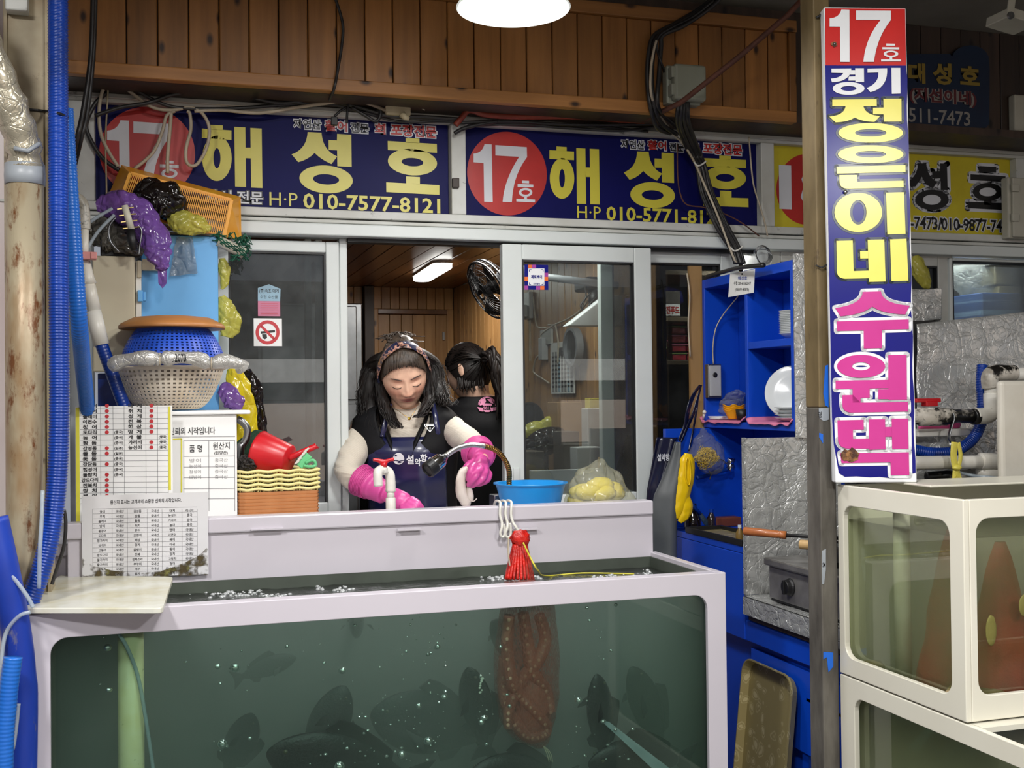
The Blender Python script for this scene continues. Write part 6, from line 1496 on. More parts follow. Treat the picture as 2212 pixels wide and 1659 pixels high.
for k in range(5):mb.add(*(lambda c,a:([c+V((cos(a)*i-sin(a)*j,sin(a)*i+cos(a)*j,0)) for i,j in ((-.03,-.045),(.03,-.045),(.03,.045),(-.03,.045))]+[c+V((cos(a)*i-sin(a)*j,sin(a)*i+cos(a)*j,.0018)) for i,j in ((-.03,-.045),(.03,-.045),(.03,.045),(-.03,.045))],[(0,3,2,1),(4,5,6,7),(0,1,5,4),(1,2,6,5),(2,3,7,6),(3,0,4,7)]))(V((xo+.045,yq,zm+.001+k*.002)),.06*k))
o=mb.build('paper_stack',M['paper']);tag(stuffpart(o),'small stack of paper slips on the left pink mat','paper')
MB_=MB().tube([PX(1519,906,xo-.002),PX(1521,893,xo-.004)],[.003,.005],10).ball(PX(1521.5,890,xo-.005),.007,12,8);o=MB_.build('white_hook',M['hook'],smooth=True);tag(o,'small white hook at the lower left corner of the blue cabinet','hook')
# ---- things hanging at the cabinet's left corner
M['apron_navy']=mat('apron_navy',(20,24,52),.22,col2=(14,16,36),coat=.3)
M['apron_grey']=mat('apron_grey',(88,92,94),.4,col2=(70,74,76),ns=4)
M['band_film']=film('band_film',(222,222,214),.10,.12,30,.6)
M['rubber_yellow']=mat('rubber_yellow',(244,206,20),.3,col2=(226,184,14),bump=.2,bs=20)
def hung(nm,rows,y,mt,par=None,lb=None,cat=None,amp=.012,depth=.03,n=26,freq=3.0,sd=0,thk=.003):
 """cloth hanging at depth y: rows of (picture y, left x, right x), rippled in depth"""
 mb=MB()
 R=[]
 for i in range(len(rows)-1):
  for k in range(5):u=k/5;R.append([rows[i][j]*(1-u)+rows[i+1][j]*u for j in range(3)])
 R.append(list(rows[-1]))
 for iy,(py,xa,xb_) in enumerate(R):
  for k in range(n):
   u=k/(n-1);p=P(xa+(xb_-xa)*u,py,y);mb.v.append((p.x,p.y+amp*sin(u*freq*pi+sd+iy*.05)+depth*(u-.5)**2*2,p.z))
 for i in range(len(R)-1):
  for k in range(n-1):mb.f.append((i*n+k,i*n+k+1,(i+1)*n+k+1,(i+1)*n+k))
 o=mb.build(nm,mt,par,smooth=True,solid=thk)
 if lb:tag(o,lb,cat)
 return o
NA=thing('hanging_apron','dark navy rubber apron with white lettering hanging by its straps at the cabinet corner','apron',P(1440,1060,3.44))
hung('cloth',[(945,1423,1472),(975,1418,1466),(1020,1411,1452),(1060,1404,1436),(1110,1400,1428)],3.44,M['apron_navy'],NA,freq=2.4)
for pts,w in (([(1467,952),(1480,920),(1488,880),(1500,850),(1513,832)],.010),([(1472,955),(1484,925),(1498,892),(1510,850),(1515,832)],.007),([(1488,975),(1497,930),(1504,890),(1508,860),(1515,832)],.004)):
 pp_=smoothpath([P(x,y,3.45+.01*(i % 2)) for i,(x,y) in enumerate(pts)],6);MB().tube(pp_,[w*(.6+.4*sin(pi*min(1,i/len(pp_)*1.2))) for i in range(len(pp_))],10,flat=.4).build('strap',M['apron_navy'],NA,smooth=True)
mb=MB();text(mb,'설악항',rectP(1419,980,1446,996,3.42),lambda u,w:V((u,3.418,w)),.03);stuffpart(mb.build('lettering',M['vinyl_white'],NA))
hung('hanging_apron',[(955,1462,1472),(990,1452,1471),(1030,1438,1467),(1070,1420,1463),(1120,1412,1461),(1200,1410,1462),(1260,1410,1462)],3.36,M['apron_grey'],None,'grey rubber apron hanging in front of the navy one at the tank end','apron',freq=1.2,amp=.016)
NG=thing('hung_gloves','pair of yellow rubber gloves hanging below the bag of noodles','gloves',P(1480,1120,3.36));random.seed(31)
for path,rad in (([(1487,980),(1484,1000),(1482,1030),(1476,1060),(1468,1095),(1462,1120)],[8,16,18,16,13,5]),([(1470,1062),(1478,1075),(1482,1095),(1478,1112),(1468,1128)],[8,12,14,12,5])):
 k5=pixsize(3.36,1480);o=lump('glove',[P(x,y,3.36) for x,y in path],[r*k5 for r in rad],M['rubber_yellow'],None,None,nz=.12,flat=.5,sub=8,n=30);o.parent=NG;o.location=V(o['_w'])-V(NG['_w'])
MB().tube(smoothpath([P(1486,988,3.345),P(1490,1000,3.343),P(1492,1030,3.34),P(1488,1048,3.342),P(1481,1030,3.342),P(1482,1000,3.343)],4,True),.0024,6,closed=True).build('cuff_edge',M['rubber_yellow'],NG,smooth=True)
NBG=thing('noodle_bag','clear bag of yellow rubber bands hanging under the blue cabinet corner','bag',P(1520,1015,3.40));k5=pixsize(3.40,1520);random.seed(41)
o=lump('film',[P(1519,922,3.40),P(1519,932,3.40),P(1521,950,3.40),P(1525,975,3.40),P(1528,1000,3.40),P(1518,1018,3.40)],[r*k5 for r in (2,7,22,36,34,10)],M['band_film'],None,None,nz=.12,sub=8,n=40,flat=.7);o.parent=NBG;o.location=V(o['_w'])-V(NBG['_w'])
M['band_yellow']=mat('band_yellow',(232,196,64),.5)
mb=MB();c0=P(1526,988,3.40)
for k in range(190):
 d=V((random.gauss(0,1),random.gauss(0,1),random.gauss(0,1))).normalized();c=c0+V((d.x*.042,d.y*.028,d.z*.036))*random.uniform(.5,1);a=V((random.gauss(0,1),random.gauss(0,1),random.gauss(0,1))).normalized();b=a.cross(d).normalized() if a.cross(d).length>.1 else V((1,0,0));r=random.uniform(.007,.012)
 mb.tube([c+(a*cos(t_)+b*sin(t_)*.7)*r for t_ in [2*pi*i/9 for i in range(9)]],.0011,4,closed=True)
stuffpart(mb.build('rubber_bands',M['band_yellow'],NBG,smooth=True))
SG=thing('spray_gun','chrome spray gun with a blue hose lying on a hook below the cabinet','spray gun',P(1575,1020,3.46));ysg_=3.46
MB().ball(P(1578,1008,ysg_),(.014,.014,.018),18,12).tube([P(1577,1004,ysg_),P(1580,990,ysg_)],[.012,.014],16).build('head',M['chrome'],SG,smooth=True)
MB().tube(smoothpath([P(1574,1006,ysg_),P(1558,994,ysg_),P(1550,998,ysg_)],4),.004,8).build('trigger',M['chrome'],SG,smooth=True)
MB().tube(smoothpath([P(1570,1014,ysg_),P(1545,1020,ysg_),P(1525,1028,ysg_),P(1505,1032,ysg_)],5),.0075,12).build('blue_handle',M['blue_hose'],SG,smooth=True)
MB().tube(smoothpath([P(1531,1016,ysg_-.01),P(1536,1024,ysg_-.012),P(1533,1036,ysg_-.01)],4),.002,6).build('hook',M['brass'],SG,smooth=True)
# on the blue counter top
zq=zcb+.001
def bottle(lb,px,yy_,r,h,mt,capmt,ph=.8):
 x=P(px,1140,yy_).x;t=thing('bottle',lb,'bottle',(x,yy_,zq))
 MB().lathe([(.001,0),(r,0),(r*1.02,.004),(r,h*.55),(r*.45,h*.78),(r*.42,h*.86),(.001,h*.86)],V((x,yy_,zq)),28).build('glass',M[mt],t,smooth=True)
 MB().lathe([(.001,h*.84),(r*.48,h*.84),(r*.48,h),(.001,h)],V((x,yy_,zq)),20).build('cap',M[capmt],t);return t
M['dark_glass']=mat('dark_glass',(36,28,26),.08,coat=.6,spec=.9);M['amber']=mat('amber',(120,96,50),.25)
bottle('round dark bottle at the back left of the blue counter',1496,3.44,.029,.082,'dark_glass','dark_wood')
bottle('small bottle with a white cap beside the foil panel',1598,3.06,.0125,.052,'amber','porcelain')
bottle('bottle with a blue cap behind the black lacquer tray',1537,3.40,.015,.066,'dark_glass','blue_hose')
o=MB().box(P(1542,1140,3.46).x,3.44,zq,P(1596,1140,3.46).x,3.49,P(1560,1117,3.46).z).build('wooden_box',mat('box_brown',(120,62,36),.5,col2=(100,50,28)),bevel=.003);tag(o,'reddish-brown wooden box at the back of the blue counter','box')
BT=thing('lacquer_tray','black-rimmed tray with gold lining on the blue counter','tray',(1.62,3.12,zq));
MB().box(1.605,2.985,zq,1.72,3.34,zq+.006).build('base',M['gold_tray'],BT)
mb=MB().box(1.597,2.975,zq,1.605,3.35,zq+.018).box(1.72,2.975,zq,1.728,3.35,zq+.018).box(1.605,3.34,zq,1.72,3.35,zq+.018).box(1.605,2.975,zq,1.72,2.985,zq+.018);mb.build('rim',M['black'],BT,bevel=.001)
BRU=thing('brush','paint brush with a blue handle standing on the blue counter by the dark bottle','brush',P(1530,1140,3.42))
MB().tube([P(1490,1080,3.40),P(1500,1096,3.40),P(1513,1110,3.40)],[.004,.0065,.005],12).build('handle',M['blue_hose'],BRU,smooth=True);MB().tube([P(1513,1110,3.40),P(1520,1122,3.40),P(1540,1144,3.40)],[.006,.009,.016],14,flat=.35).build('bristles',mat('bristle_dark',(30,52,70),.7,bump=.6,bs=140),BRU,smooth=True)
o=MB().box(P(1489,800,YF-.04).x,YF-.05,.7,P(1516,800,YF-.04).x,YF-.036,P(1500,575,YF-.04).z).build('plywood_strip',mat('plywood',(164,130,84),.5,col2=(140,108,66),ns=18,scale=(1,1,.15)));tag(o,'plywood strip fixed upright beside the blue cabinet','board')
o=MB().tube(smoothpath([P(1484,590,YF-.06),P(1490,640,YF-.06),P(1487,700,YF-.06),P(1491,770,YF-.06)],5),.003,6).build('white_wire',M['cable_white'],smooth=True);tag(o,'thin white wire running down the plywood strip','wire')
# ---- pipes, valve and hose behind the vertical sign, far right
M['pvc_black']=mat('pvc_black',(214,208,196),.35,col2=(120,112,100),ns=8,nt=(.4,.6),dirt=(22,20,18),dirt_t=(.46,.52),dscale=11)
yp=2.78;kp=pixsize(yp,2100)
VP=thing('valve_pipe','soot-blackened white pipe with a red ball valve behind the cream tank','pipe',P(2040,920,yp))
MB().tube([P(1960,898,yp),P(2120,899,yp)],12.5*kp,20).build('pipe',M['pvc_black'],VP,smooth=True)
for x0,x1,r in ((1985,2030,17),(2025,2046,16),(2048,2058,14.5),(2100,2112,15)):MB().tube([P(x0,900,yp),P(x0+2,900,yp),P(x1-2,900,yp),P(x1,900,yp)],[r*kp*.9,r*kp,r*kp,r*kp*.9],20).build('fitting',M['pvc_black'],VP,smooth=True)
MB().tube(smoothpath([P(2105,899,yp),P(2130,898,yp),P(2143,888,yp),P(2143,865,yp),P(2143,850,yp)],5),15*kp,20).build('elbow',M['white_pvc'],VP,smooth=True)
MB().tube([P(2143,856,yp),P(2140,826,yp)],12.5*kp,20).build('riser',M['white_pvc'],VP,smooth=True)
MB().tube(smoothpath([P(2140,838,yp),P(2138,815,yp),P(2148,806,yp),P(2175,806,yp),P(2190,806,yp)],5),15*kp,20).build('elbow',M['pvc_black'],VP,smooth=True)
MB().tube([P(2170,808,yp),P(2260,808,yp)],12*kp,20).build('outlet',M['white_pvc'],VP,smooth=True)
MB().cyl(P(2006,888,yp),P(2006,880,yp),.018,16).build('stem',M['white_pvc'],VP);MB().obox(P(2008,872,yp),.020,.013,.008).obox(P(2002,865,yp),.042,.010,.006).build('red_handle',M['red_plastic'],VP,bevel=.003)
LP=thing('white_pipes','pair of white plastic pipes crossing behind the cream tank below the valve','pipe',P(2100,1010,yp-.02));y5=yp-.03
MB().tube(smoothpath([P(1960,1000,y5),P(2120,998,y5),P(2140,997,y5),P(2165,1000,y5),P(2260,1012,y5-.05)],5),12*kp,20).build('upper_pipe',M['white_pvc'],LP,smooth=True)
MB().tube([P(2116,996,y5),P(2118,996,y5),P(2160,998,y5),P(2163,998,y5)],[13*kp,15*kp,15*kp,13*kp],20).build('joint',M['white_pvc'],LP,smooth=True)
MB().tube(smoothpath([P(2128,1010,y5+.01),P(2122,1022,y5+.01),P(2140,1025,y5),P(2180,1026,y5),P(2260,1034,y5-.04)],5),12*kp,20).build('lower_pipe',M['white_pvc'],LP,smooth=True)
MB().tube([P(2003,1030,yp+.03),P(2120,1020,yp+.03)],9*kp,16).build('back_pipe',M['pvc_black'],LP,smooth=True)
o=ribbed([P(2122,790,yp+.07),P(2120,830,yp+.06),P(2122,860,yp+.05),P(2120,910,yp+.04),P(2100,950,yp+.03),P(2060,975,yp+.02),P(2010,978,yp+.02),P(1960,968,yp+.02)],.0155,.0075,.0013).build('ribbed_hose',M['blue_hose'],smooth=True);tag(o,'dark blue ribbed hose curving behind the soot-blackened pipe','hose')
YT=thing('yellow_tie','yellow plastic ribbon knotted round the white pipe and hanging into the cream tank','ribbon',P(2068,1080,y5-.04))
M['ribbon']=mat('ribbon',(226,214,96),.4,col2=(206,190,70),bump=.5,bs=90);yr=y5-.055
for pts,w in (([(2062,955),(2060,985),(2064,1010)],.011),([(2070,956),(2075,985),(2070,1010)],.007),([(2066,1012),(2064,1040)],.012),([(2070,1012),(2074,1030),(2080,1040)],.004)):
 q_=smoothpath([P(x,y,yr) for x,y in pts],5);MB().tube(q_,w,10,flat=.3).build('strip',M['ribbon'],YT,smooth=True)
MB().ball(P(2067,1010,yr-.004),(.015,.01,.008),14,9,lambda d:1+.25*mnoise.noise(d*4)).build('knot',M['ribbon'],YT,smooth=True)
MB().tube(smoothpath([P(2066,1036,yr),P(2066,1044,2.64),P(2066,1056,2.58),P(2066,1075,2.56),V((P(2066,1100,2.56).x,2.56,1.10))],5),.012,10,flat=.3).build('tail',M['ribbon'],YT,smooth=True)
o=MB().tube(smoothpath([P(2045,1010,y5+.03),P(2090,1025,y5),P(2150,1032,y5-.05),P(2240,1042,y5-.08)],6),.0045,8).build('clear_hose',M['clear_hose'],smooth=True);tag(o,'clear air hose lying over the back board of the upper cream tank','hose')
o=MB().tube(smoothpath([P(2058,893,yp-.02),P(2060,905,yp-.022),P(2054,925,yp-.02),P(2050,945,yp-.02),P(2055,955,yp-.02)],5),.003,8,flat=2.0).build('pipe_strap',M['steel'],smooth=True);tag(o,'steel strap hanging from the blackened pipe','strap')
# foil sheets and boxes behind
FO=thing('foil_sheet','large sheet of wrinkled foil standing behind the pipes on the right','foil',P(2060,960,2.98))
def foilquad(nm,pts,y,sd,amp=.006,par=FO):
 a,b,c,d=[P(x,yy_,y) for x,yy_ in pts];mb=MB()
 def f(u,v):
  p=(a.lerp(b,u)).lerp(d.lerp(c,u),v);k=p*9+V((sd,0,sd));return p+V((0,-1,0))*amp*(mnoise.noise(k)+(.3-abs(mnoise.noise(k*2.2)))+.5*(.3-abs(mnoise.noise(k*4.4))))
 mb.grid(f,44,36);return mb.build(nm,M['foil'],par,smooth=True,solid=.002)
foilquad('sheet',[(1980,700),(2230,672),(2230,1000),(1980,1010)],2.98,2)
foilquad('lower_sheet',[(1970,940),(2150,930),(2150,1045),(1970,1050)],2.90,5,.012)
MB().box(P(1985,900,3.0).x,3.0,.9,2.9,3.03,P(2100,700,3.0).z).build('backing_board',M['store'],FO)
FB=thing('foil_box','foil-covered box above the foil sheet, just right of the vertical sign','box',P(2010,692,3.15))
MB().box(P(1940,650,3.12).x,3.12,P(2000,692,3.12).z,P(2033,650,3.12).x,3.3,P(2000,625,3.12).z).build('body',M['foil'],FB,bevel=.004)
foilquad('foil_face',[(1950,630),(2034,622),(2034,690),(1950,698)],3.115,11,.006,FB)
MB().box(P(1930,650,3.12).x,3.10,0.0,P(2036,650,3.12).x,3.34,P(2000,694,3.12).z).build('board_under',M['store'],FB)
random.seed(51);k6=pixsize(3.2,2000)
lump('plastic_bag',[P(1978,552,3.3),P(1982,568,3.3),P(1990,590,3.3),P(2000,610,3.3),P(2008,622,3.3)],[r*k6 for r in (6,14,16,12,4)],M['yellow_film'],'yellow plastic bag hanging by the window just right of the vertical sign','bag',nz=.3,flat=.5)
o=MB().box(P(2152,920,2.62).x,2.60,.02,P(2300,920,2.62).x,2.625,P(2180,822,2.60).z).build('cooler_box',mat('cooler',(222,218,206),.5,col2=(206,200,186),dirt=(120,110,90),dirt_t=(.7,.8)),bevel=.012,seg=3);tag(o,'cream box with rounded edges standing behind the cream tank at the right edge','box')
M['pink_glove']=mat('pink_glove',(236,96,160),.4,col2=(220,80,146));random.seed(61)
lump('rubber_glove',[P(1985,925,2.86),P(2010,920,2.86),P(2040,922,2.85),P(2070,914,2.85)],[.006,.016,.018,.014],M['pink_glove'],'pink rubber glove lying behind the soot-blackened pipe','glove',nz=.2)
o=MB().box(P(1978,935,2.84).x,2.83,P(2040,935,2.84).z-.01,P(2100,935,2.84).x,2.89,P(2040,926,2.84).z).build('white_tray',M['white_panel'],bevel=.004);tag(o,'long white tray lying behind the pipes below the pink glove','tray')
# behind the right-hand window
o=MB().box(P(2070,720,3.95).x,3.8,1.30,P(2300,720,3.95).x,4.2,P(2130,640,3.95).z).build('display_unit',mat('unit_blue',(110,140,170),.4,col2=(40,70,120),ns=6,nt=(.4,.5),scale=(.1,.1,6)),bevel=.004);tag(o,'pale blue unit behind the right-hand window','cabinet')
M['tape_box']=mat('tape_box',(120,112,84),.3,col2=(96,90,66),coat=.5)
for lb,p0,p1 in (('brown taped box behind the right-hand window, upper one',(2150,572),(2240,616)),('brown taped box behind the right-hand window, lower one',(2158,618),(2240,655))):
 a,b,c,d=rectP(p0[0],p0[1],p1[0],p1[1],3.9);o=MB().box(a,3.9,b+.001,c,4.05,d).build('taped_box',M['tape_box'],bevel=.006);tag(o,lb,'box','taped boxes')
random.seed(71);k6=pixsize(3.95,2100)
lump('plastic_bag',[P(2062,600,3.95),P(2085,598,3.95),P(2110,606,3.95),P(2140,618,3.95)],[r*k6 for r in (20,34,34,18)],M['clear_film'],'large clear plastic bag behind the right-hand window','bag',nz=.25)
# boxes and floodlight at the right edge
M['box_grey']=mat('box_grey',(186,184,170),.45,col2=(168,164,150),ns=4,dirt=(90,80,64),dirt_t=(.7,.78),dscale=12)
ye=YF-.075
a,b,c,d=rectP(2178,384,2260,516,ye);GB=thing('meter_box','grey meter box fixed over the end of the yellow sign','box',(a,ye,b));MB().box(a,ye,b,c,YF-.036,d).build('housing',M['box_grey'],GB,bevel=.006);MB().box(a+.012,ye-.012,b+.004,c,ye-.0005,d-.004).build('cover',M['box_grey'],GB,bevel=.004)
for y_ in (406,470):p=P(2190,y_,ye-.014);MB().box(p.x-.012,ye-.022,p.z-.014,p.x+.02,ye-.0125,p.z+.014).build('latch',M['box_grey'],GB,bevel=.002)
a,b,c,d=rectP(2192,206,2260,284,YW+.02);o=MB().box(a,YW+.02,b,c,YW+.054,d).build('junction_box',M['box_grey'],bevel=.006);tag(o,'grey junction box on the brown wall at the right edge of the photo','box')
yfl=2.70;FL=thing('floodlight','old cream floodlight on a bracket in the top right corner','floodlight',P(2190,50,yfl))
d1=(P(2215,55,yfl)-P(2150,35,yfl)).normalized();up_=V((0,0,1))-d1*d1.z;up_.normalize();sd_=d1.cross(up_)
MB().obox(P(2186,46,yfl),.05,.05,.014,d1,sd_,up_).build('housing',M['box_grey'],FL,bevel=.003)
MB().bar(P(2181,36,yfl-.055),P(2190,-30,yfl-.055),.022,.005,(0,1,0)).build('bracket',M['box_grey'],FL,bevel=.001);MB().lathe([(.001,.006),(.010,.006),(.011,0)],P(2182,34,yfl-.057),16,(0,-1,0)).build('bolt',M['steel'],FL)
lamp('rack_fill','AREA',(2.05,3.76,1.97),8,(1,.97,.92),.2)  # added fill that brightens the rack, no lamp hangs there
lamp('neighbour_fill','AREA',(3.1,3.85,1.98),5,(1,.97,.92),.3)  # added fill for the dark interior behind the right-hand panes
# ================================================================== people
def remesh(mb,voxel,smooth=4,fac=.5):
 me=bpy.data.meshes.new('tmp');me.from_pydata(mb.v,[],mb.f);o=bpy.data.objects.new('tmp',me);COL.objects.link(o)
 m1=o.modifiers.new('r','REMESH');m1.mode='VOXEL';m1.voxel_size=voxel
 if smooth:m2=o.modifiers.new('s','SMOOTH');m2.iterations=smooth;m2.factor=fac
 ev=o.evaluated_get(bpy.context.evaluated_depsgraph_get());me2=ev.to_mesh();r=MB()
 r.v=[tuple(p.co) for p in me2.vertices];r.f=[tuple(p.vertices) for p in me2.polygons]
 ev.to_mesh_clear();bpy.data.objects.remove(o);bpy.data.meshes.remove(me);return r
def paint(o,fn):     # colour per vertex: the thing's own colours, plus shade painted into the facial creases
 me=o.data;a=me.color_attributes.new('Col','FLOAT_COLOR','POINT');buf=[]
 org=V(o['_w']) if o.parent is None else V(o.parent['_w'])
 for p in me.vertices:buf+=list(rgb(fn(p.co+org)))
 a.data.foreach_set('color',buf)
def G(x,z,cx,cz,sx,sz):return exp(-((x-cx)/sx)**2-((z-cz)/sz)**2)
def face_off(x,z):
 ax=abs(x);t=0.0
 if -.045<z<.03:t+=.019*exp(-(x/(.0075+.004*max(0,-z/.03)))**2)*(max(0,min(1,(.028-z)/.056))**.9)*(1 if z>-.028 else exp(-((z+.028)/.012)**2))
 t+=.0075*G(ax,z,.0125,-.0265,.0065,.0065)-.004*G(ax,z,.006,-.037,.004,.003)
 t+=-.0085*G(ax,z,.031,.012,.020,.011)+.0062*G(ax,z,.033,.003,.0145,.0085)+.0045*G(ax,z,.032,.026,.022,.012)
 t+=.006*G(ax,z,.043,-.022,.022,.020)-.0035*G(ax,z,.027,-.038,.006,.016)
 t+=.0055*G(x,z,0,-.0505,.021,.0042)+.0065*G(x,z,0,-.0605,.018,.0052)-.0045*G(x,z,0,-.0552,.022,.0020)
 t+=.008*G(x,z,0,-.088,.020,.014)-.003*G(x,z,0,-.071,.022,.006)+.003*G(x,z,0,.06,.04,.03)
 return t
def head_pt(d,k=1.0):
 """surface of the head in its own frame: x to the picture's right, -y out of the face, z up; origin at eye level"""
 rx,ry,rz=.0735,.094,.118
 x,y,z=d.x*rx,d.y*ry,d.z*rz
 if z<0:s=(-z/rz);x *= 1-.30*s**1.6;y=y*(1-.18*s**2)-(.012*s if y<0 else -.03*s*0)
 if y<0:y *= 1-.07*(1-abs(x)/.0735)**2
 if y<-.02:y -= face_off(x,z)*min(1,(-y-.02)/.03)
 return V((x,y,z))*k
def head_mesh(mb,mat_):
 o=len(mb.v);nu,nv=150,120
 t=MB();t.grid(lambda u,v:head_pt(V((sin(pi*(.002+.996*v))*cos(2*pi*u),sin(pi*(.002+.996*v))*sin(2*pi*u),cos(pi*(.002+.996*v))))),nu,nv,cu=True)
 t.f.append(tuple(i*nv for i in range(nu)));t.f.append(tuple(i*nv+nv-1 for i in range(nu-1,-1,-1)))
 for sg in (-1,1):   # ears
  t.ball((sg*.073,.012,.002),(.008,.017,.030),14,10)
 return mb.add([mat_ @ V(p) for p in t.v],t.f)
def front_y(x,z):      # y of the face surface at (x, z) of the head frame
 lo,best=9,None
 dz=max(-.98,min(.98,z/.118));rr=sqrt(1-dz*dz);s=max(0,-z/.118);dx=max(-.97,min(.97,x/(.0735*(1-.30*s**1.6)*rr)))
 d=V((dx*rr,-sqrt(max(0,1-dx*dx))*rr,dz));return head_pt(d).y
class Fig:
 def __init__(s,px,py,Y):s.O=P(px,py,Y);s.O.z=0;s.ex=V((cos(YAW),-sin(YAW),0));s.ey=V((sin(YAW),cos(YAW),0))
 def L(s,x,y,z):return s.O+s.ex*x+s.ey*y+V((0,0,z))
 def W(s,px,py,y):return PN(px,py,s.O+s.ey*y,s.ey)
 def loc(s,p):d=V(p)-s.O;return V((d.dot(s.ex),d.dot(s.ey),d.z))
 def basis(s):return Matrix(((s.ex.x,s.ey.x,0,s.O.x),(s.ex.y,s.ey.y,0,s.O.y),(0,0,1,0),(0,0,0,1)))
def lerp_rows(rows,z):
 if z <= rows[0][0]:return rows[0][1:]
 for a,b in zip(rows,rows[1:]):
  if z <= b[0]:u=(z-a[0])/(b[0]-a[0]);u=u*u*(3-2*u);return tuple(p*(1-u)+q_*u for p,q_ in zip(a[1:],b[1:]))
 return rows[-1][1:]
def loft(mb,fig,rows,grow=0,n=44,k=4,nz=0,sd=0):
 zs_=[]
 for a,b in zip(rows,rows[1:]):zs_+=[a[0]+(b[0]-a[0])*i/k for i in range(k)]
 zs_.append(rows[-1][0]);o=len(mb.v)
 for z in zs_:
  rx,ry,cx,cy=lerp_rows(rows,z)
  for i in range(n):
   a=2*pi*i/n;ca,sa=cos(a),sin(a);e=.86
   w=1+nz*mnoise.noise(V((ca*2+sd,sa*2,z*16)))
   mb.v.append(tuple(fig.L(cx+(rx+grow)*w*(abs(ca)**e)*(1 if ca>0 else -1),cy+(ry+grow)*w*(abs(sa)**e)*(1 if sa>0 else -1),z)))
 N=len(zs_)
 for i in range(N-1):
  for j in range(n):l=(j+1) % n;mb.f.append((o+i*n+j,o+i*n+l,o+(i+1)*n+l,o+(i+1)*n+j))
 mb.f.append(tuple(o+j for j in range(n-1,-1,-1)));mb.f.append(tuple(o+(N-1)*n+j for j in range(n)))
 return mb
M['skin']=attr_mat('skin',.42,.0,.06,220,.4)
t=NT('knit');vec=t.coord();t.b.inputs['Roughness'].default_value=.85;t.b.inputs['Sheen Weight'].default_value=.2
wv=t.n('ShaderNodeTexWave',bands_direction='DIAGONAL');wv.inputs['Scale'].default_value=55;wv.inputs['Distortion'].default_value=1.2;t.l(vec,wv.inputs['Vector']);t.bump(wv.outputs['Fac'],.22,.004)
t.l(t.ramp(t.noise(vec,4),[(.35,rgb((222,213,198))),(.7,rgb((210,199,182)))]),t.b.inputs['Base Color']);M['knit']=t.m
t=NT('knit_rib');vec=t.coord();M['vest_black']=mat('vest_black',(13,13,15),.65,col2=(19,19,22),ns=8,bump=.15,bs=60,spec=.2)
M['glove_pink']=mat('glove_pink',(222,88,162),.34,col2=(204,76,148),ns=9,spec=.5)
M['hair_black']=mat('hair_black',(17,13,12),.48,col2=(30,23,20),ns=30,spec=.4,scale=(1,1,.2))
M['hair_grey']=mat('hair_grey',(84,70,58),.42,col2=(44,36,30),ns=60,spec=.6,scale=(1,.3,1))
t=NT('headband');vec=t.coord();vo=t.n('ShaderNodeTexVoronoi');vo.inputs['Scale'].default_value=55;t.l(vec,vo.inputs['Vector'])
nf=t.noise(vec,26,2);c1=t.ramp(nf,[(.46,rgb((30,32,66))),(.50,rgb((216,160,136))),(.56,rgb((36,36,60))),(.64,rgb((180,130,80)))])
t.l(t.mix(t.ramp(vo.outputs['Distance'],[(.12,(1,1,1,1)),(.2,(0,0,0,1))]),c1,rgb((196,150,120))),t.b.inputs['Base Color']);t.b.inputs['Roughness'].default_value=.45;M['headband']=t.m
M['gold']=mat('gold',(222,176,84),.2,1.0)
# ---------------------------------------------------------------- woman at the sink
F=Fig(878,1000,3.665)
WM=thing('person','woman in pink rubber gloves, navy apron and patterned headband cutting fish at the sink','person',tuple(F.L(0,.16,0)))
rows=[(.86,.165,.125,0,.17),(1.00,.160,.125,0,.13),(1.12,.145,.115,0,.06),(1.20,.146,.118,0,.03),(1.28,.150,.112,0,.01),(1.34,.150,.098,0,.015),(1.385,.128,.078,0,.025),(1.41,.085,.062,0,.02),(1.43,.052,.055,0,.01)]
hc=F.W(872,806,-.055)
hm=Matrix.Translation(hc) @ F.basis().to_3x3().to_4x4() @ Matrix.Rotation(radians(-7),4,'Y') @ Matrix.Rotation(radians(9),4,'Z') @ Matrix.Rotation(radians(31),4,'X')
him=hm.inverted()
sR,eR,wR=F.W(785,923,.028),F.W(752,1022,-.175),F.W(832,1066,-.25)
sL,eL,wL=F.W(962,918,.020),F.W(1016,958,-.17),F.W(1044,990,-.31)
def arm(mb,pts,radii,k=8,n=20):
 p=smoothpath(pts,k);R=[]
 for i in range(len(radii)-1):R+=[radii[i]*(1-j/k)+radii[i+1]*j/k for j in range(k)]
 R.append(radii[-1]);mb.tube(p,R,n);mb.ball(p[0],R[0]*.98,16,10);mb.ball(p[-1],R[-1]*.98,16,10);return mb
mb=MB();head_mesh(mb,hm);loft(mb,F,rows,-.012)
nk=F.L(0,.02,1.38);mb.tube([nk,nk.lerp(hm @ V((0,.03,-.06)),.5),hm @ V((0,.03,-.05))],[.052,.047,.048],24)
arm(mb,[sR,sR.lerp(eR,.5)+V((-.004,-.01,0)),eR,eR.lerp(wR,.5),wR],[.044,.036,.030,.022,.015]);arm(mb,[sL,sL.lerp(eL,.5),eL,eL.lerp(wL,.5),wL],[.044,.036,.030,.022,.015])
def hand(mb,wrist,palm_,fingers,thumb,r=.0105):
 """palm ellipsoid chain and five separate bent fingers"""
 g_=r/.0105;mb.tube([wrist,wrist.lerp(palm_,.55),palm_],[.024*g_,.030*g_,.031*g_],18,flat=.72);mb.ball(palm_,(.030*g_,.024*g_,.030*g_),16,10)
 for f in fingers:p=smoothpath(f,5);mb.tube(p,[r*(1.12-.32*i/(len(p)-1)) for i in range(len(p))],12);mb.ball(p[-1],r*.82,10,8);mb.ball(p[0],r*1.1,10,8)
 p=smoothpath(thumb,5);mb.tube(p,[r*(1.35-.4*i/(len(p)-1)) for i in range(len(p))],12);mb.ball(p[-1],r*.95,10,8)
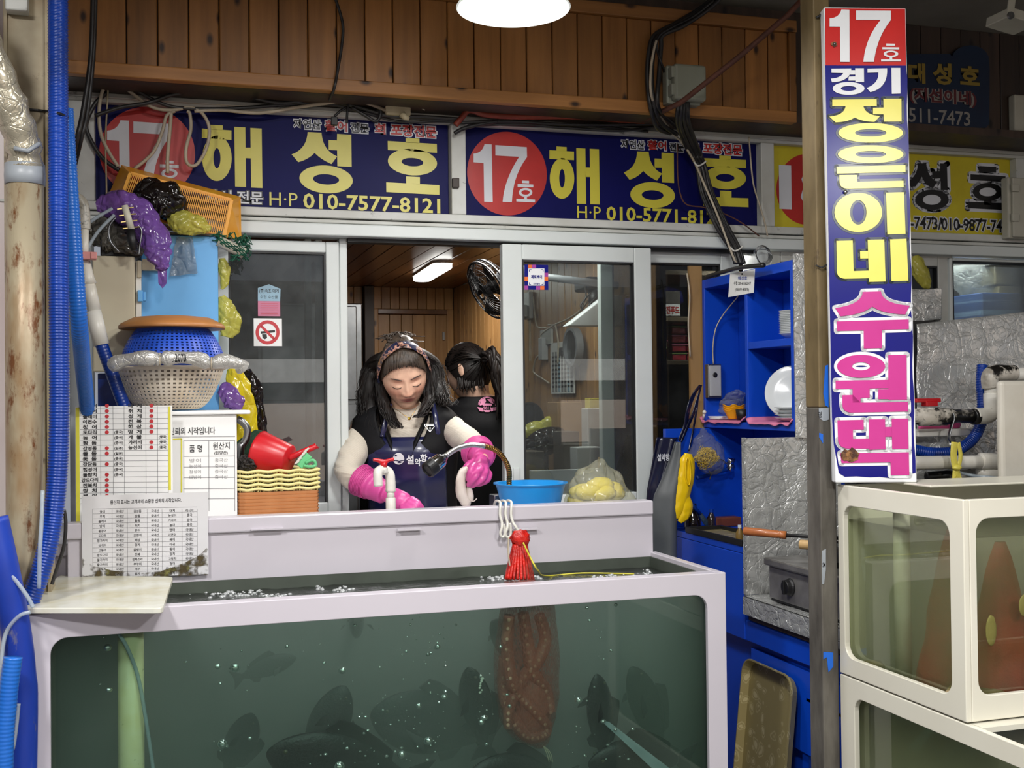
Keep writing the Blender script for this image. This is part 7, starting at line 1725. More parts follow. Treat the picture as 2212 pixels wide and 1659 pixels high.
Wd=F.W
palmL=Wd(1036,1012,-.335)
fingL=[[Wd(1024,1006,-.355),Wd(1017,1016,-.385),Wd(1011,1034,-.375)],[Wd(1038,1013,-.36),Wd(1027,1030,-.392),Wd(1013,1047,-.375)],[Wd(1049,1019,-.35),Wd(1041,1036,-.378),Wd(1021,1049,-.365)],[Wd(1056,1024,-.335),Wd(1051,1038,-.352),Wd(1032,1046,-.345)]]
thL=[Wd(1020,1000,-.32),Wd(1007,1012,-.335),Wd(1004,1034,-.352)]
palmR=Wd(868,1082,-.27)
fingR=[[Wd(888,1082,-.285),Wd(902,1088,-.295),Wd(912,1100,-.290)],[Wd(884,1088,-.295),Wd(898,1096,-.305),Wd(906,1108,-.30)],[Wd(878,1094,-.30),Wd(890,1102,-.31),Wd(898,1114,-.305)],[Wd(870,1098,-.30),Wd(880,1106,-.31),Wd(888,1116,-.305)]]
thR=[Wd(862,1078,-.25),Wd(884,1078,-.245),Wd(902,1086,-.25)]
hand(mb,wL,palmL,fingL,thL,.0085);hand(mb,wR,palmR,fingR,thR,.0085)
for sg in (-1,1):mb.tube([F.L(sg*.085,.17,.90),F.L(sg*.09,.19,.50),F.L(sg*.09,.20,.09),F.L(sg*.09,.19,.05)],[.085,.058,.045,.045],20);mb.tube([F.L(sg*.09,.22,.035),F.L(sg*.09,.06,.03)],[.04,.034],16,flat=1.0)
def skin_col(p):
 h=him @ V(p);x,y,z=h;ax=abs(x);c=V((238,194,166))
 if z>-.14 and y<.03:
  c=c.lerp(V((206,136,112)),min(1,.55*G(ax,z,.043,-.022,.022,.018)+.45*G(x,z,0,-.03,.014,.014)))
  if y<-.03:
   c=c.lerp(V((142,74,70)),min(1,1.15*(G(x,z,0,-.0505,.0215,.0038)+G(x,z,0,-.0605,.018,.0042))));c=c.lerp(V((88,40,40)),min(1,.95*G(x,z,0,-.0555,.021,.0017)))
   c=c.lerp(V((120,70,56)),.7*G(ax,z,.0065,-.0385,.0035,.0028));c=c.lerp(V((176,116,94)),.6*G(ax,z,.031,.013,.018,.006)+.4*G(ax,z,.027,-.040,.004,.014))  # nostrils, mouth line, lid and cheek folds: shade painted into the skin colour
 return tuple(c)
b=remesh(mb,.0030,2,.4).build('body',M['skin'],WM,smooth=True);paint(b,skin_col)
# brows, lash lines, earring, necklace
def onface(x,z,e=.0012):return hm @ V((x,front_y(x,z)-e,z))
M['brow']=mat('brow',(84,66,60),.7);M['lash']=mat('lash',(34,26,24),.6)
for sg in (-1,1):
 MB().tube([onface(sg*(.014+.034*i/8),.021+.006*sin(pi*i/8*.8) ,.0006) for i in range(9)],[.0010+.0011*sin(pi*(i+1)/10) for i in range(9)],6,flat=.5).build('eyebrow',M['brow'],WM,smooth=True)
 MB().tube([onface(sg*(.018+.029*i/8),-.0015-.0035*sin(pi*i/8),.0008) for i in range(9)],[.0006+.0006*sin(pi*(i+1)/10) for i in range(9)],6).build('eyelashes',M['lash'],WM,smooth=True)
e0=hm @ V((-.079,.008,-.028));MB().tube([e0,e0+V((0,0,-.008)),e0+V((.0,-.002,-.030))],[.0008,.0016,.0016],8).tube([e0+V((.004,-.003,0)),e0+V((.006,-.004,-.052))],.0005,6).build('earring',M['gold'],WM)['kind']='stuff'
# sweater: torso, sleeves, roll neck
sw=MB();loft(sw,F,rows[:-2]+[(1.41,.082,.064,0,.02)],.002)
arm(sw,[sR,sR.lerp(eR,.5)+V((-.004,-.01,0)),eR,eR.lerp(wR,.55)],[.043,.046,.041,.037]);arm(sw,[sL,sL.lerp(eL,.5),eL,eL.lerp(wL,.6)],[.047,.045,.040,.037])
sw.tube([F.L(0,.012,1.37),F.L(0,.006,1.405),F.L(0,-.006,1.432)],[.066,.060,.058],26)
sm=remesh(sw,.0060,6)
def wrinkle(p):
 q_=F.loc(p);o=V((0,0,0))
 if abs(q_.x)>.13 or q_.y<-.12:n=mnoise.noise(V(p)*14)*.005+(.3-abs(mnoise.noise(V((p[0]*12+p[2]*16,p[1]*10,p[2]*26)))))*.013;o=(V(p)-F.L(q_.x*.7,q_.y*.7,q_.z)).normalized()*n
 return tuple(V(p)+o)
sm.v=[wrinkle(p) for p in sm.v];sm.build('sweater',M['knit'],WM,smooth=True)
def front(x,z,off):
 rx,ry,cx,cy=lerp_rows(rows,z);rx+=off;ry+=off;u=min(.999,abs(x-cx)/rx);return cy-ry*(1-u**(2/.86))**(.86/2)
# vest: two fronts with a V, back, collar
rows_v=[(1.00,.158,.124,0,.11),(1.12,.150,.118,0,.06),(1.20,.152,.122,0,.03),(1.28,.158,.116,0,.012),(1.34,.170,.112,0,.018),(1.385,.164,.104,0,.022),(1.415,.140,.092,0,.02),(1.44,.085,.072,0,.012)]
def vest_panel(sg):
 mb=MB()
 def f(u,v):
  z=1.02+(1.435-1.02)*v;xin=.004+max(0,z-1.245)*.36;rx=lerp_rows(rows_v,z)[0]+.008
  u0=math.asin(min(.95,(xin)/rx));a=u0+(pi*.60-u0)*u
  r=lerp_rows(rows_v,z);ry=r[1]+.010;e=.86-.26*max(0,min(1,(z-1.24)/.08))
  return F.L(sg*(rx*abs(sin(a))**e*(1 if sin(a)>0 else -1))+r[2],r[3]-ry*abs(cos(a))**e*(1 if cos(a)>0 else -1)-.002*sin(z*60),z)
 mb.grid(f,30,36);return mb
for sg in (-1,1):vest_panel(sg).build('vest_front',M['vest_black'],WM,smooth=True,solid=.006)
mb=MB()
def vb(u,v):
 z=1.02+.415*v;a=pi*.58+(2*pi-pi*1.16)*u;r=lerp_rows(rows_v,z);e=.86;sx=sin(a);cxx=cos(a)
 return F.L((r[0]+.010)*abs(sx)**e*(1 if sx>0 else -1),r[3]-(r[1]+.010)*abs(cxx)**e*(1 if cxx>0 else -1),z)
mb.grid(vb,30,30).build('vest_back',M['vest_black'],WM,smooth=True,solid=.006)
for sg in (-1,1):   # collar lapels from the V up round the neck
 pts=[F.L(sg*.010,front(sg*.010,1.262,.016),1.258),F.L(sg*.038,front(sg*.038,1.32,.018),1.325),F.L(sg*.064,-.055,1.385),F.L(sg*.070,-.01,1.425),F.L(sg*.060,.05,1.445),F.L(sg*.02,.09,1.45)]
 p=smoothpath(pts,6);mb=MB();q1=[(F.loc(c)) for c in p]
 for side in (0,1):
  for i,c in enumerate(q1):
   w=.030*(.35+.65*min(1,i/12));mb.v.append(tuple(F.L(c.x+sg*(.016 if i<14 else .006)*side,c.y-.006*side*(1 if i<14 else -1),c.z+(w*side if i>10 else w*.5*side))))
 n=len(p);mb.f=[(i,i+1,n+i+1,n+i) for i in range(n-1)]
 mb.build('vest_collar',M['vest_black'],WM,smooth=True,solid=.006)
# emblem on the vest
def ons(px,py,off):      # point of the figure's front seen at (px, py)
 y=-.1
 for _ in range(6):
  q_=F.loc(F.W(px,py,y));y=front(q_.x,q_.z,off)
 return F.W(px,py,y)
def onv(px,py,off):
 y=-.1
 for _ in range(6):
  q_=F.loc(F.W(px,py,y));rx,ry,cx,cy=lerp_rows(rows_v,q_.z);e=.86-.26*max(0,min(1,(q_.z-1.24)/.08));rx+=.008+off;ry+=.010+off;u=min(.995,abs(q_.x-cx)/rx);y=cy-ry*(1-u**(2/.86))**(e/2)
 return F.W(px,py,y)
mb=MB();tri=[(917,916),(941,916),(941,919),(930,933),(928,933),(916,919)];n=len(tri)
cx_,cy_=929,921.5
for i in range(n):
 a,b2=tri[i],tri[(i+1) % n];ins=lambda p:(cx_+(p[0]-cx_)*.82,cy_+(p[1]-cy_)*.80)
 mb.poly([onv(*a,.012),onv(*b2,.012),onv(*ins(b2),.012),onv(*ins(a),.012)])
mb.poly([onv(x,y,.0125) for x,y in ((921,917.6),(937,917.6),(937,919.8),(921,919.8))]);mb.poly([onv(x,y,.0125) for x,y in ((929,922),(931.5,925.5),(929.8,925.5),(929.8,929.5),(928.2,929.5),(928.2,925.5),(926.5,925.5))])
mb.build('emblem',M['pole_white'],WM)['kind']='stuff'
# apron with straps, logo and lettering
M['apron_vinyl']=mat('apron_vinyl',(24,28,66),.26,col2=(30,34,76),ns=5,coat=.3)
ztop=F.loc(F.W(880,944,-.1)).z
mb=MB()
def ap(u,v):
 z=.93+(ztop-.93)*v;hw=.128-.026*max(0,(v-.72)/.28)**1.3;x=-hw+.006+2*hw*u
 return F.L(x,front(min(.150,max(-.15,x)),z,.021)+.004*sin(u*19+z*8)*(1-v),z)
mb.grid(ap,40,30).build('apron',M['apron_vinyl'],WM,smooth=True,solid=.003)
for pts in ([(826,944),(830,925),(835,905),(840,888),(842,872)],[(948,946),(945,925),(941,900),(936,878),(930,858)]):
 p=smoothpath([(ons(x,y,.028) if i<1 else onv(x,y,.010)) for i,(x,y) in enumerate(pts)],5);MB().tube(p,.0085,10,flat=.3).build('apron_strap',M['apron_vinyl'],WM,smooth=True)
 MB().ball(p[1],(.004,.004,.004),8,6).build('rivet',M['steel'],WM,smooth=True)
mb=MB();ao=.0255
def osurf(px,py):return ons(px,py,ao)
mb.poly([osurf(861+12.2*cos(a),991+12.6*sin(a)) for a in [2*pi*i/26 for i in range(26)]]);mb.build('logo',M['pole_white'],WM)
mb=MB();o2=lambda x,y:ons(x,y,ao+.0008)
mb.poly([o2(*p) for p in ((849,994.5),(855,993.5),(862,995.5),(873,993.5),(873,995.2),(862,997.6),(855,995.5),(849,996.5))]);mb.poly([o2(*p) for p in ((858,1000),(863,996.5),(868,1000))]);mb.poly([o2(855+3*cos(a),985.5-3.2*sin(a)) for a in [pi*i/8 for i in range(9)]])
mb.build('logo_detail',M['apron_vinyl'],WM)['kind']='stuff'
mb=MB()
for s,r in (('설',(877.5,983,894,1003)),('악',(896,990,909,1007)),('항',(908,981,923,998)),('에',(925,986,938,1003))):text(mb,s,(r[0],-r[3],r[2],-r[1]),lambda u,w:ons(u,-w,ao),.03)
mb.build('lettering',M['pole_white'],WM)['kind']='stuff'
MB().tube(smoothpath([F.L(-.052,-.045,1.425),F.W(858,886,-.105),F.W(872,896,-.118),F.W(884,902,-.12),F.W(893,893,-.112),F.W(900,882,-.10)],5),.0008,6).ball(F.W(884,904,-.123),(.0055,.003,.006),10,8).build('necklace',M['gold'],WM,smooth=True)
# gloves
def glove(nm,wrist,el,palm_,fingers,thumb,tcuff):
 g=MB();hand(g,wrist,palm_,fingers,thumb,.0105)
 c0=el.lerp(wrist,tcuff);p=[c0.lerp(wrist,i/14) for i in range(15)]
 g.tube(p,[.050-.016*i/14+(.0012*(-1)**i if i<10 else 0) for i in range(15)],26)
 s=remesh(g,.0034,3)
 s.v=[tuple(V(q_)+V((1,-1,1))*.0022*(.3-abs(mnoise.noise(V(q_)*34)))) for q_ in s.v]
 o=s.build(nm,M['glove_pink'],WM,smooth=True)
 ax=(wrist-c0).normalized();u=ax.orthogonal().normalized();w=ax.cross(u);ribs=MB()
 for k in range(1,10):c=c0+ax*(.0052*k);rr=.0515-.016*k/22;ribs.tube([c+(u*cos(a)+w*sin(a))*rr for a in [2*pi*i/26 for i in range(26)]],.0016,6,closed=True)
 stuffpart(ribs.build('cuff_ribs',M['glove_pink'],WM,smooth=True));return o
glove('glove',wL,eL,palmL,fingL,thL,.52);glove('glove',wR,eR,palmR,fingR,thR,.30)
# hair
mb=MB()
def cap(u,v):       # scalp hair: everything above the hairline
 a=2*pi*u;d_front=max(0,-sin(a));zmin=-.045+.108*d_front**.7-.0*abs(cos(a))
 zz_=.118-(.118-zmin)*v;dz=max(-.99,min(.9995,zz_/.118));rr=sqrt(1-dz*dz);p=head_pt(V((cos(a)*rr,sin(a)*rr,dz)))
 k=1+.004*sin(a*46+v*3)+.006*mnoise.noise(V((cos(a)*8,sin(a)*8,v*3)))
 back=max(0,sin(a));return hm @ (V((p.x*1.045,p.y*(1.04+.10*back),p.z*1.03+.010*max(0,dz)))*k)
mb.grid(cap,150,40,cu=True).build('scalp_hair',M['hair_grey'],WM,smooth=True)
random.seed(77);mb=MB();fine=MB()
def lock(root,mids,end,r,dest,wob):
 k=len(mids)+1;pts=[root]+mids+[end];p=smoothpath(pts,6);ph=random.uniform(0,6.28);N=len(p)
 p=[c+V((sin(i*.55+ph),cos(i*.5+ph),sin(i*.4+ph*2)))*(wob*min(1,i/8)) for i,c in enumerate(p)]
 dest.tube(p,[r*(.75+.35*sin(pi*min(1,1.3*i/N)))*(1-.82*max(0,(i/N-.55)/.45)) for i in range(N)],7)
H=lambda x,y,z:hm @ V((x,y,z))
base=MB()
def mass(pts,rad):q_=smoothpath(pts,6);R=[rad[min(len(rad)-1,i // 6)]*(1-(i % 6)/6)+rad[min(len(rad)-1,i // 6+1)]*((i % 6)/6) for i in range(len(q_))];base.tube(q_,R,16);base.ball(q_[0],R[0],12,8);base.ball(q_[-1],R[-1],10,8)
LP_=[H(-.058,.05,.035),Wd(806,795,.03),Wd(800,845,.01),Wd(802,890,-.03),Wd(812,926,-.06)];RP_=[H(.058,.05,.035),Wd(934,790,.03),Wd(938,830,.01),Wd(948,858,-.02),Wd(956,876,-.03)]
LF_=[H(-.070,-.012,.05),Wd(822,822,-.045),Wd(826,862,-.075),Wd(840,895,-.11),Wd(860,924,-.135)];RF_=[H(.071,-.005,.04),Wd(926,838,-.05),Wd(924,868,-.08),Wd(912,892,-.11),Wd(902,900,-.12)]
BK_=[H(0,.055,.035),Wd(872,820,.14),Wd(872,870,.12),Wd(872,905,.10)]
mass(LP_,[.024,.032,.037,.034,.012]);mass(RP_,[.024,.030,.031,.026,.012]);mass(LF_,[.012,.015,.017,.014,.005]);mass(RF_,[.012,.014,.015,.012,.006]);mass(BK_,[.062,.085,.09,.05])
bs_=remesh(base,.006,4);bs_.v=[tuple(V(q_)*1.0+(V((1,1,0)).normalized())*.004*mnoise.noise(V((q_[0]*60,q_[1]*60,q_[2]*12)))) for q_ in bs_.v];bs_.build('hair_mass',M['hair_black'],WM,smooth=True)
def strands(path,rad,n,r0,r1,wob,spread=1.0):
 for i in range(n):
  a=random.uniform(0,2*pi);s_=random.uniform(.75,1.12)*spread;ph=random.uniform(0,6.28);fr=random.uniform(.35,.7);ln=random.uniform(.75,1.15);q_=smoothpath(path,7);N=len(q_);out=[]
  for k in range(int(N*min(1,ln))):
   u=k/(N-1);rr=rad[min(len(rad)-1,int(u*(len(rad)-1)))]*s_;w=wob*(.2+u);out.append(q_[k]+F.ex*(rr*cos(a)+w*sin(k*fr+ph))+F.ey*(rr*sin(a)+w*cos(k*fr+ph))+V((0,0,-.004*random.random())))
  L_=len(out)
  if L_>3:mb.tube(out,[random.uniform(r0,r1)*0+(r0+(r1-r0)*s_*.8)*(1-.75*(k/L_)**3) for k in range(L_)],5)
for path,rad,n in ((LP_,[.022,.031,.037,.036,.024],190),(RP_,[.022,.029,.031,.028,.026],190),(LF_,[.011,.015,.017,.015,.010],80),(RF_,[.011,.014,.015,.013,.010],70)):strands(path,rad,n,.0010,.0026,.0055)
strands(LP_,[.03,.036,.043,.042,.04],40,.0006,.0009,.012);strands(RP_,[.03,.036,.038,.04,.045],50,.0006,.0009,.014)
stuffpart(mb.build('long_hair',M['hair_black'],WM,smooth=True))
for i in range(230):     # combed-back strands over the forehead hairline and the puff on top
 x=random.uniform(-.066,.066);z0=-.043+.108*max(0,1-(x/.0735)**2)**.35+random.uniform(-.003,.010)
 try:y0=front_y(x*.97,z0)
 except Exception:continue
 pts=[]
 for j in range(6):
  zz_=z0+(.112-z0)*j/5;xx_=x*(1-.30*j/5);pts.append(H(xx_*1.04,front_y(xx_*.97,zz_)*1.045-.006-.004*sin(j),zz_*1.035+.004))
 fine.tube(smoothpath(pts,3),.0016,5)
for i in range(70):
 a=random.uniform(0,2*pi);b0=H(.034*cos(a),.03+.03*sin(a),.108);fine.tube(smoothpath([b0,b0+V((random.gauss(0,.012),random.gauss(0,.01),random.uniform(.004,.013))),b0+V((random.gauss(0,.024),random.gauss(.01,.02),random.uniform(-.004,.010)))],4),.0016,5)
stuffpart(fine.build('combed_hair',M['hair_grey'],WM,smooth=True))
mb=MB();bp=[]
for i in range(33):      # headband over the crown from ear to ear
 a=radians(-8+196*i/32);bp.append(V((.0815*cos(a),-.012-.030*max(0,sin(a)) ,.004+.122*sin(a))))
nb_=len(bp)
for i,c in enumerate(bp):
 a=radians(-8+196*i/32);w=.017*(.75+.35*sin(a))-.007*exp(-((i-16)/1.6)**2);nrm=V((cos(a),-.25,sin(a))).normalized()
 for j in range(9):s=-1+j/4;mb.v.append(tuple(hm @ (c+V((0,s*w,-.45*s*w*-1*sin(a)*.6))+nrm*(.006*(1-s*s)+.0016*sin(i*1.1+j*2)))))
for i in range(nb_-1):
 for j in range(8):mb.f.append((i*9+j,i*9+j+1,(i+1)*9+j+1,(i+1)*9+j))
mb.ball(hm @ V((0,-.046,.130)),(.014,.012,.009),14,9,lambda d:1+.2*mnoise.noise(d*3))
mb.build('headband',M['headband'],WM,smooth=True)
# what she holds
M['squid']=mat('squid',(226,216,206),.35,col2=(206,190,178),ns=14,bump=.3,bs=30)
random.seed(88);k7=pixsize(3.36,1005)
sq=thing('fish_fillet','strip of white fish flesh held in the right-hand pink glove','fish',tuple(F.W(1005,1085,-.36)))
for path,rad in (([(1010,1010),(1000,1020),(995,1042),(998,1066),(1006,1084),(1010,1094)],[4,9,10,12,11,6]),([(1012,1046),(1014,1058),(1016,1072),(1018,1084)],[3,6,7,4])):
 o=lump('flesh',[F.W(x,y,-.365) for x,y in path],[r*k7 for r in rad],M['squid'],None,None,nz=.12,n=22,sub=6,flat=.6);o.parent=sq;o.location=V(o['_w'])-V(sq['_w'])
MB().tube(smoothpath([F.W(1014,1078,-.37),F.W(1022,1083,-.37),F.W(1030,1077,-.37)],4),.0016,6).build('tail',M['squid'],sq,smooth=True)
# ---------------------------------------------------------------- second woman, turned away
F2=Fig(1030,900,4.55)
W2=thing('person','dark-haired woman with a ponytail and black shirt, seen from behind inside the shop','person',tuple(F2.L(0,0,0)))
h2c=F2.W(1010,802,0);hm2=Matrix.Translation(h2c) @ F2.basis().to_3x3().to_4x4() @ Matrix.Rotation(radians(-118),4,'Z') @ Matrix.Rotation(radians(14),4,'X')
rows2=[(.82,.17,.12,.04,0),(1.0,.155,.115,.04,0),(1.20,.175,.12,.05,0),(1.34,.19,.11,.05,0),(1.42,.16,.085,.04,0),(1.455,.09,.065,.02,0),(1.475,.055,.055,.0,0)]
mb=MB();head_mesh(mb,hm2);loft(mb,F2,rows2,-.01);mb.tube([F2.L(0,.0,1.43),hm2 @ V((0,.03,-.06))],[.056,.050],20)
a1_,b1_=[F2.L(-.165,-.0,1.38),F2.L(-.20,-.03,1.12),F2.L(-.17,.16,1.02),F2.L(-.14,.24,1.02)],[F2.L(.22,0,1.38),F2.L(.27,.0,1.10),F2.L(.22,.16,1.00),F2.L(.18,.25,1.01)]
for a in (a1_,b1_):
 arm(mb,a,[.045,.035,.028,.022]);d=(a[-1]-a[-2]).normalized();pc_=a[-1]+d*.05
 hand(mb,a[-1],pc_,[[pc_+d*.02+F2.ex*(.012*j-.018),pc_+d*.055+F2.ex*(.012*j-.018),pc_+d*.07+F2.ex*(.012*j-.018)-V((0,0,.02))] for j in range(4)],[pc_-F2.ex*.02,pc_-F2.ex*.035+d*.02,pc_-F2.ex*.03+d*.045],.0075)
for sg in (-1,1):mb.tube([F2.L(.04+sg*.085,0,.86),F2.L(.04+sg*.09,0,.5),F2.L(.04+sg*.09,0.01,.05)],[.085,.056,.042],18);mb.tube([F2.L(.04+sg*.09,-.02,.03),F2.L(.04+sg*.09,.16,.028)],[.04,.034],14)
b=remesh(mb,.0050,3).build('body',M['skin'],W2,smooth=True)
paint(b,lambda p:(200,162,140))
sw=MB();loft(sw,F2,rows2[:-1]+[(1.462,.075,.062,.01,0)],.008)
for a in (a1_,b1_):arm(sw,a[:3],[.058,.050,.042])
remesh(sw,.007,5).build('shirt',M['vest_black'],W2,smooth=True)
tr_=MB();loft(tr_,F2,[(.78,.17,.125,.04,0),(.90,.175,.13,.04,0),(1.0,.16,.12,.04,0)],.006)
for sg in (-1,1):tr_.tube([F2.L(.04+sg*.085,0,.86),F2.L(.04+sg*.09,0,.5),F2.L(.04+sg*.09,0.01,.06)],[.10,.072,.06],18)
remesh(tr_,.010,4).build('trousers',M['vest_black'],W2,smooth=True)
tr_=MB();loft(tr_,F,[(.80,.165,.125,0,.18),(.92,.17,.13,0,.17),(1.02,.158,.124,0,.125)],.004)
for sg in (-1,1):tr_.tube([F.L(sg*.085,.17,.90),F.L(sg*.09,.19,.50),F.L(sg*.09,.20,.06)],[.10,.072,.06],18)
remesh(tr_,.010,4).build('trousers',M['vest_black'],WM,smooth=True)
H2=lambda x,y,z:hm2 @ V((x,y,z));mb=MB()
def cap2(u,v):
 a=2*pi*u;df=max(0,-sin(a));zmin=-.075+.135*df**.6;zz_=.118-(.118-zmin)*v;dz=max(-.99,min(.9995,zz_/.118));rr=sqrt(1-dz*dz);p=head_pt(V((cos(a)*rr,sin(a)*rr,dz)))
 return hm2 @ (V((p.x*1.07,p.y*(1.05+.09*max(0,sin(a))),p.z*1.05))*(1+.004*sin(a*40)))
mb.grid(cap2,110,30,cu=True).build('scalp_hair',M['hair_black'],W2,smooth=True)
random.seed(99);mb=MB();tie_=F2.W(1044,774,-.10)
for i in range(240):
 u=random.random();v=random.uniform(.15,1.0);p0_=cap2(u,v)
 if min((p0_-hm2 @ V((sg_*.075,.012,.002))).length for sg_ in (-1,1))<.036:continue
 mid_=p0_.lerp(tie_,.5);o_=(mid_-h2c);mid_=h2c+o_*(max(o_.length,.112)/o_.length)
 if (mid_-h2c).length<.16:mb.tube(smoothpath([h2c+(p0_-h2c)*1.012,mid_,tie_.lerp(mid_,.25),tie_],4),.0016,4)
stuffpart(mb.build('combed_strands',M['hair_black'],W2,smooth=True));mb=MB()
for i in range(70):
 r0=F2.W(random.gauss(1045,6),random.gauss(772,5),random.uniform(-.13,-.06));e=F2.W(random.gauss(1085,9),random.gauss(880,16),random.uniform(-.17,-.08))
 lock(r0,[F2.W(random.gauss(1066,4),random.gauss(768,5),-.15),F2.W(random.gauss(1076,7),random.gauss(815,8),-.16)],e,random.uniform(.005,.010),mb,.004)
stuffpart(mb.build('ponytail',M['hair_black'],W2,smooth=True))
mb=MB()
for i in range(30):
 x=random.uniform(988,1048);lock(F2.W(x,815,-.07),[F2.W(x+1,832,-.075)],F2.W(x+random.gauss(2,4),random.uniform(838,852),-.075),.003,mb,.002)
stuffpart(mb.build('loose_strands',M['hair_black'],W2,smooth=True))
M['print_pink']=mat('print_pink',(226,140,178),.6)
def os2(px,py):
 y=-.1
 for _ in range(6):
  q_=F2.loc(F2.W(px,py,y));rx,ry,cx,cy=lerp_rows(rows2,q_.z);rx+=.016;ry+=.016;u=min(.99,abs(q_.x-cx)/rx);y=cy-ry*(1-u**(2/.86))**.43
 return F2.W(px,py,y)
mb=MB()
for i in range(24):
 a0_,a1__=pi*(1.0+i/20),pi*(1.0+(i+.8)/20)
 if i<21:mb.poly([os2(1052+r*cos(a),874+r*.92*sin(a)) for r,a in ((19,a0_),(19,a1__),(15.5,a1__),(15.5,a0_))])
for pts in ([(1036,876),(1040,864),(1048,860),(1050,868),(1044,874)],[(1052,862),(1062,862),(1066,872),(1060,870)],[(1042,871),(1062,872),(1063,876),(1043,876)],[(1031,879),(1043,881),(1044,889),(1036,888)],[(1060,881),(1074,878),(1072,886),(1061,889)],[(1043,886),(1061,886),(1057,890),(1048,890)]):mb.poly([os2(*p) for p in pts])
text(mb,'5011',(1044,-885,1060,-878),lambda u,w:os2(u,-w),.03)
mb.build('back_print',M['print_pink'],W2)['kind']='stuff'
# ================================================================== inside the shop
M['lamp_white']=glow('lamp_white',(255,255,250),5.0)
CL=thing('ceiling_light','glowing white capsule light on the wooden ceiling of the shop','ceiling light',PZ(934,590,zrc))
l0,l1=PZ(912,605,zrc-.03),PZ(956,578,zrc-.03);ld=(l1-l0);
def capsule(mb,a,b,r,z0,z1,n=10):
 d=(b-a).normalized();w=V((-d.y,d.x,0));pts=[]
 for k in range(n+1):t_=-pi/2+pi*k/n;pts.append(b+d*(r*cos(t_))+w*(r*sin(t_)))
 for k in range(n+1):t_=pi/2+pi*k/n;pts.append(a+d*(r*cos(t_))+w*(r*sin(t_)))
 return mb.prism([V((p.x,p.y,z0)) for p in pts],(0,0,z1-z0))
capsule(MB(),l0,l1,.052,zrc-.012,zrc).build('housing',M['white_panel'],CL);capsule(MB(),l0,l1,.047,zrc-.036,zrc-.0121).build('diffuser',M['lamp_white'],CL,bevel=.008,seg=3)
mid=(l0+l1)/2;lamp('ceiling_light_glow','AREA',(mid.x,mid.y,zrc-.045),6,(1,.98,.94),.30);lamp('shop_fill','AREA',(1.2,3.92,zrc-.02),14,(1,.97,.92),.35)  # second light is an added fill for the right wall, without a fixture
# fan
FA=thing('wall_fan','dark wall fan tilted downward at the top right of the open window','fan',P(1060,630,4.0))
yf_=3.98;c=P(1062,622,yf_);nf_=(-CF*.42+(CR*-.80-CU*.50)*.9).normalized();u=nf_.cross(V((0,0,1))).normalized();w=u.cross(nf_);RF=.112
mb=MB()
for rr,dz in ((RF,0),(RF,.02),(RF*.8,.036),(RF*.6,.044),(RF*.4,.05),(RF*.2,.052)):mb.tube([c+nf_*dz+(u*cos(a)+w*sin(a))*rr for a in [2*pi*i/36 for i in range(36)]],.0045 if rr==RF else .0012,6,closed=True)
for k in range(40):
 a=2*pi*k/40;e=u*cos(a)+w*sin(a);mb.tube([c+nf_*.052+e*RF*.15,c+nf_*.044+e*RF*.6,c+nf_*.02+e*RF,c-nf_*.01+e*RF,c-nf_*.05+e*RF*.55],.0009,4,cap=False)
stuffpart(mb.build('guard',M['black'],FA))
M['fan_blade']=film('fan_blade',(40,36,34),.7,.15,4,.05)
for k in range(3):
 a=2*pi*k/3;mb=MB();pts=[]
 for i in range(9):t_=a+1.5*i/8-.2;pts.append(c+nf_*(.012+.016*i/8)+(u*cos(t_)+w*sin(t_))*RF*.9)
 for i in range(8,-1,-1):t_=a+1.3*i/8-.1;pts.append(c+nf_*(.012+.010*i/8)+(u*cos(t_)+w*sin(t_))*RF*.2)
 mb.prism(pts,nf_*.002).build('blade',M['fan_blade'],FA)
MB().tube([c+nf_*.03,c-nf_*.02],.022,18).build('hub',M['black'],FA,smooth=True)
M['fan_grey']=mat('fan_grey',(110,112,116),.45)
MB().tube([c-nf_*.05,c-nf_*.06,c-nf_*.14,c-nf_*.15],[.03,.045,.042,.03],20).build('motor',M['fan_grey'],FA,smooth=True)
MB().tube([c-nf_*.12,V((RXR-.02,c.y+.02,c.z+.02))],.014,10).build('bracket',M['fan_grey'],FA,smooth=True)
# steel fridge on the left, workbench, goods
a0,a1=P(740,700,5.4).x,P(783,700,5.4).x
FR=thing('steel_fridge','steel fridge seen through the left edge of the open window','fridge',((a0+a1)/2,5.6,0));MB().box(a0-.4,5.4,0,a1,6.1,P(770,655,5.4).z).build('cabinet',M['steel'],FR,bevel=.006);MB().box(a0-.38,5.385,.06,a1-.03,5.399,P(770,872,5.4).z).build('lower_door',M['steel'],FR,bevel=.004);MB().box(a0-.38,5.385,P(770,864,5.4).z,a1-.03,5.399,P(770,662,5.4).z).build('upper_door',M['steel'],FR,bevel=.004)
MB().box(a1-.03,5.36,P(770,905,5.4).z,a1-.012,5.384,P(770,868,5.4).z).build('handle',M['white_panel'],FR)
zb_=1.02
WB=thing('workbench','dark workbench along the wooden wall behind the right window','bench',(1.35,4.0,0));MB().box(1.12,3.72,zb_-.03,RXR-.002,4.27,zb_).build('top',M['steel'],WB,bevel=.003);MB().box(1.16,3.75,0,RXR-.01,4.24,zb_-.031).build('carcass',M['black'],WB)
M['carton']=mat('carton',(166,130,92),.65,col2=(150,116,80))
def rbox(nm,lb,cat,px,y,d,mt,z0=None,bev=.003):
 a,b,c,e=rectP(*px,y);b=b if z0 is None else z0
 return tag(MB().box(a,y,b,c,y+d,e).build(nm,M[mt],bevel=bev),lb,cat)
M['box_white']=mat('box_white',(196,198,200),.5);M['box_dark']=mat('box_dark',(70,62,54),.6)
rbox('carton','light brown carton on the bench behind the right window, under the calendar','box',(1205,868,1258,1000),4.10,.12,'carton',zb_+.001)
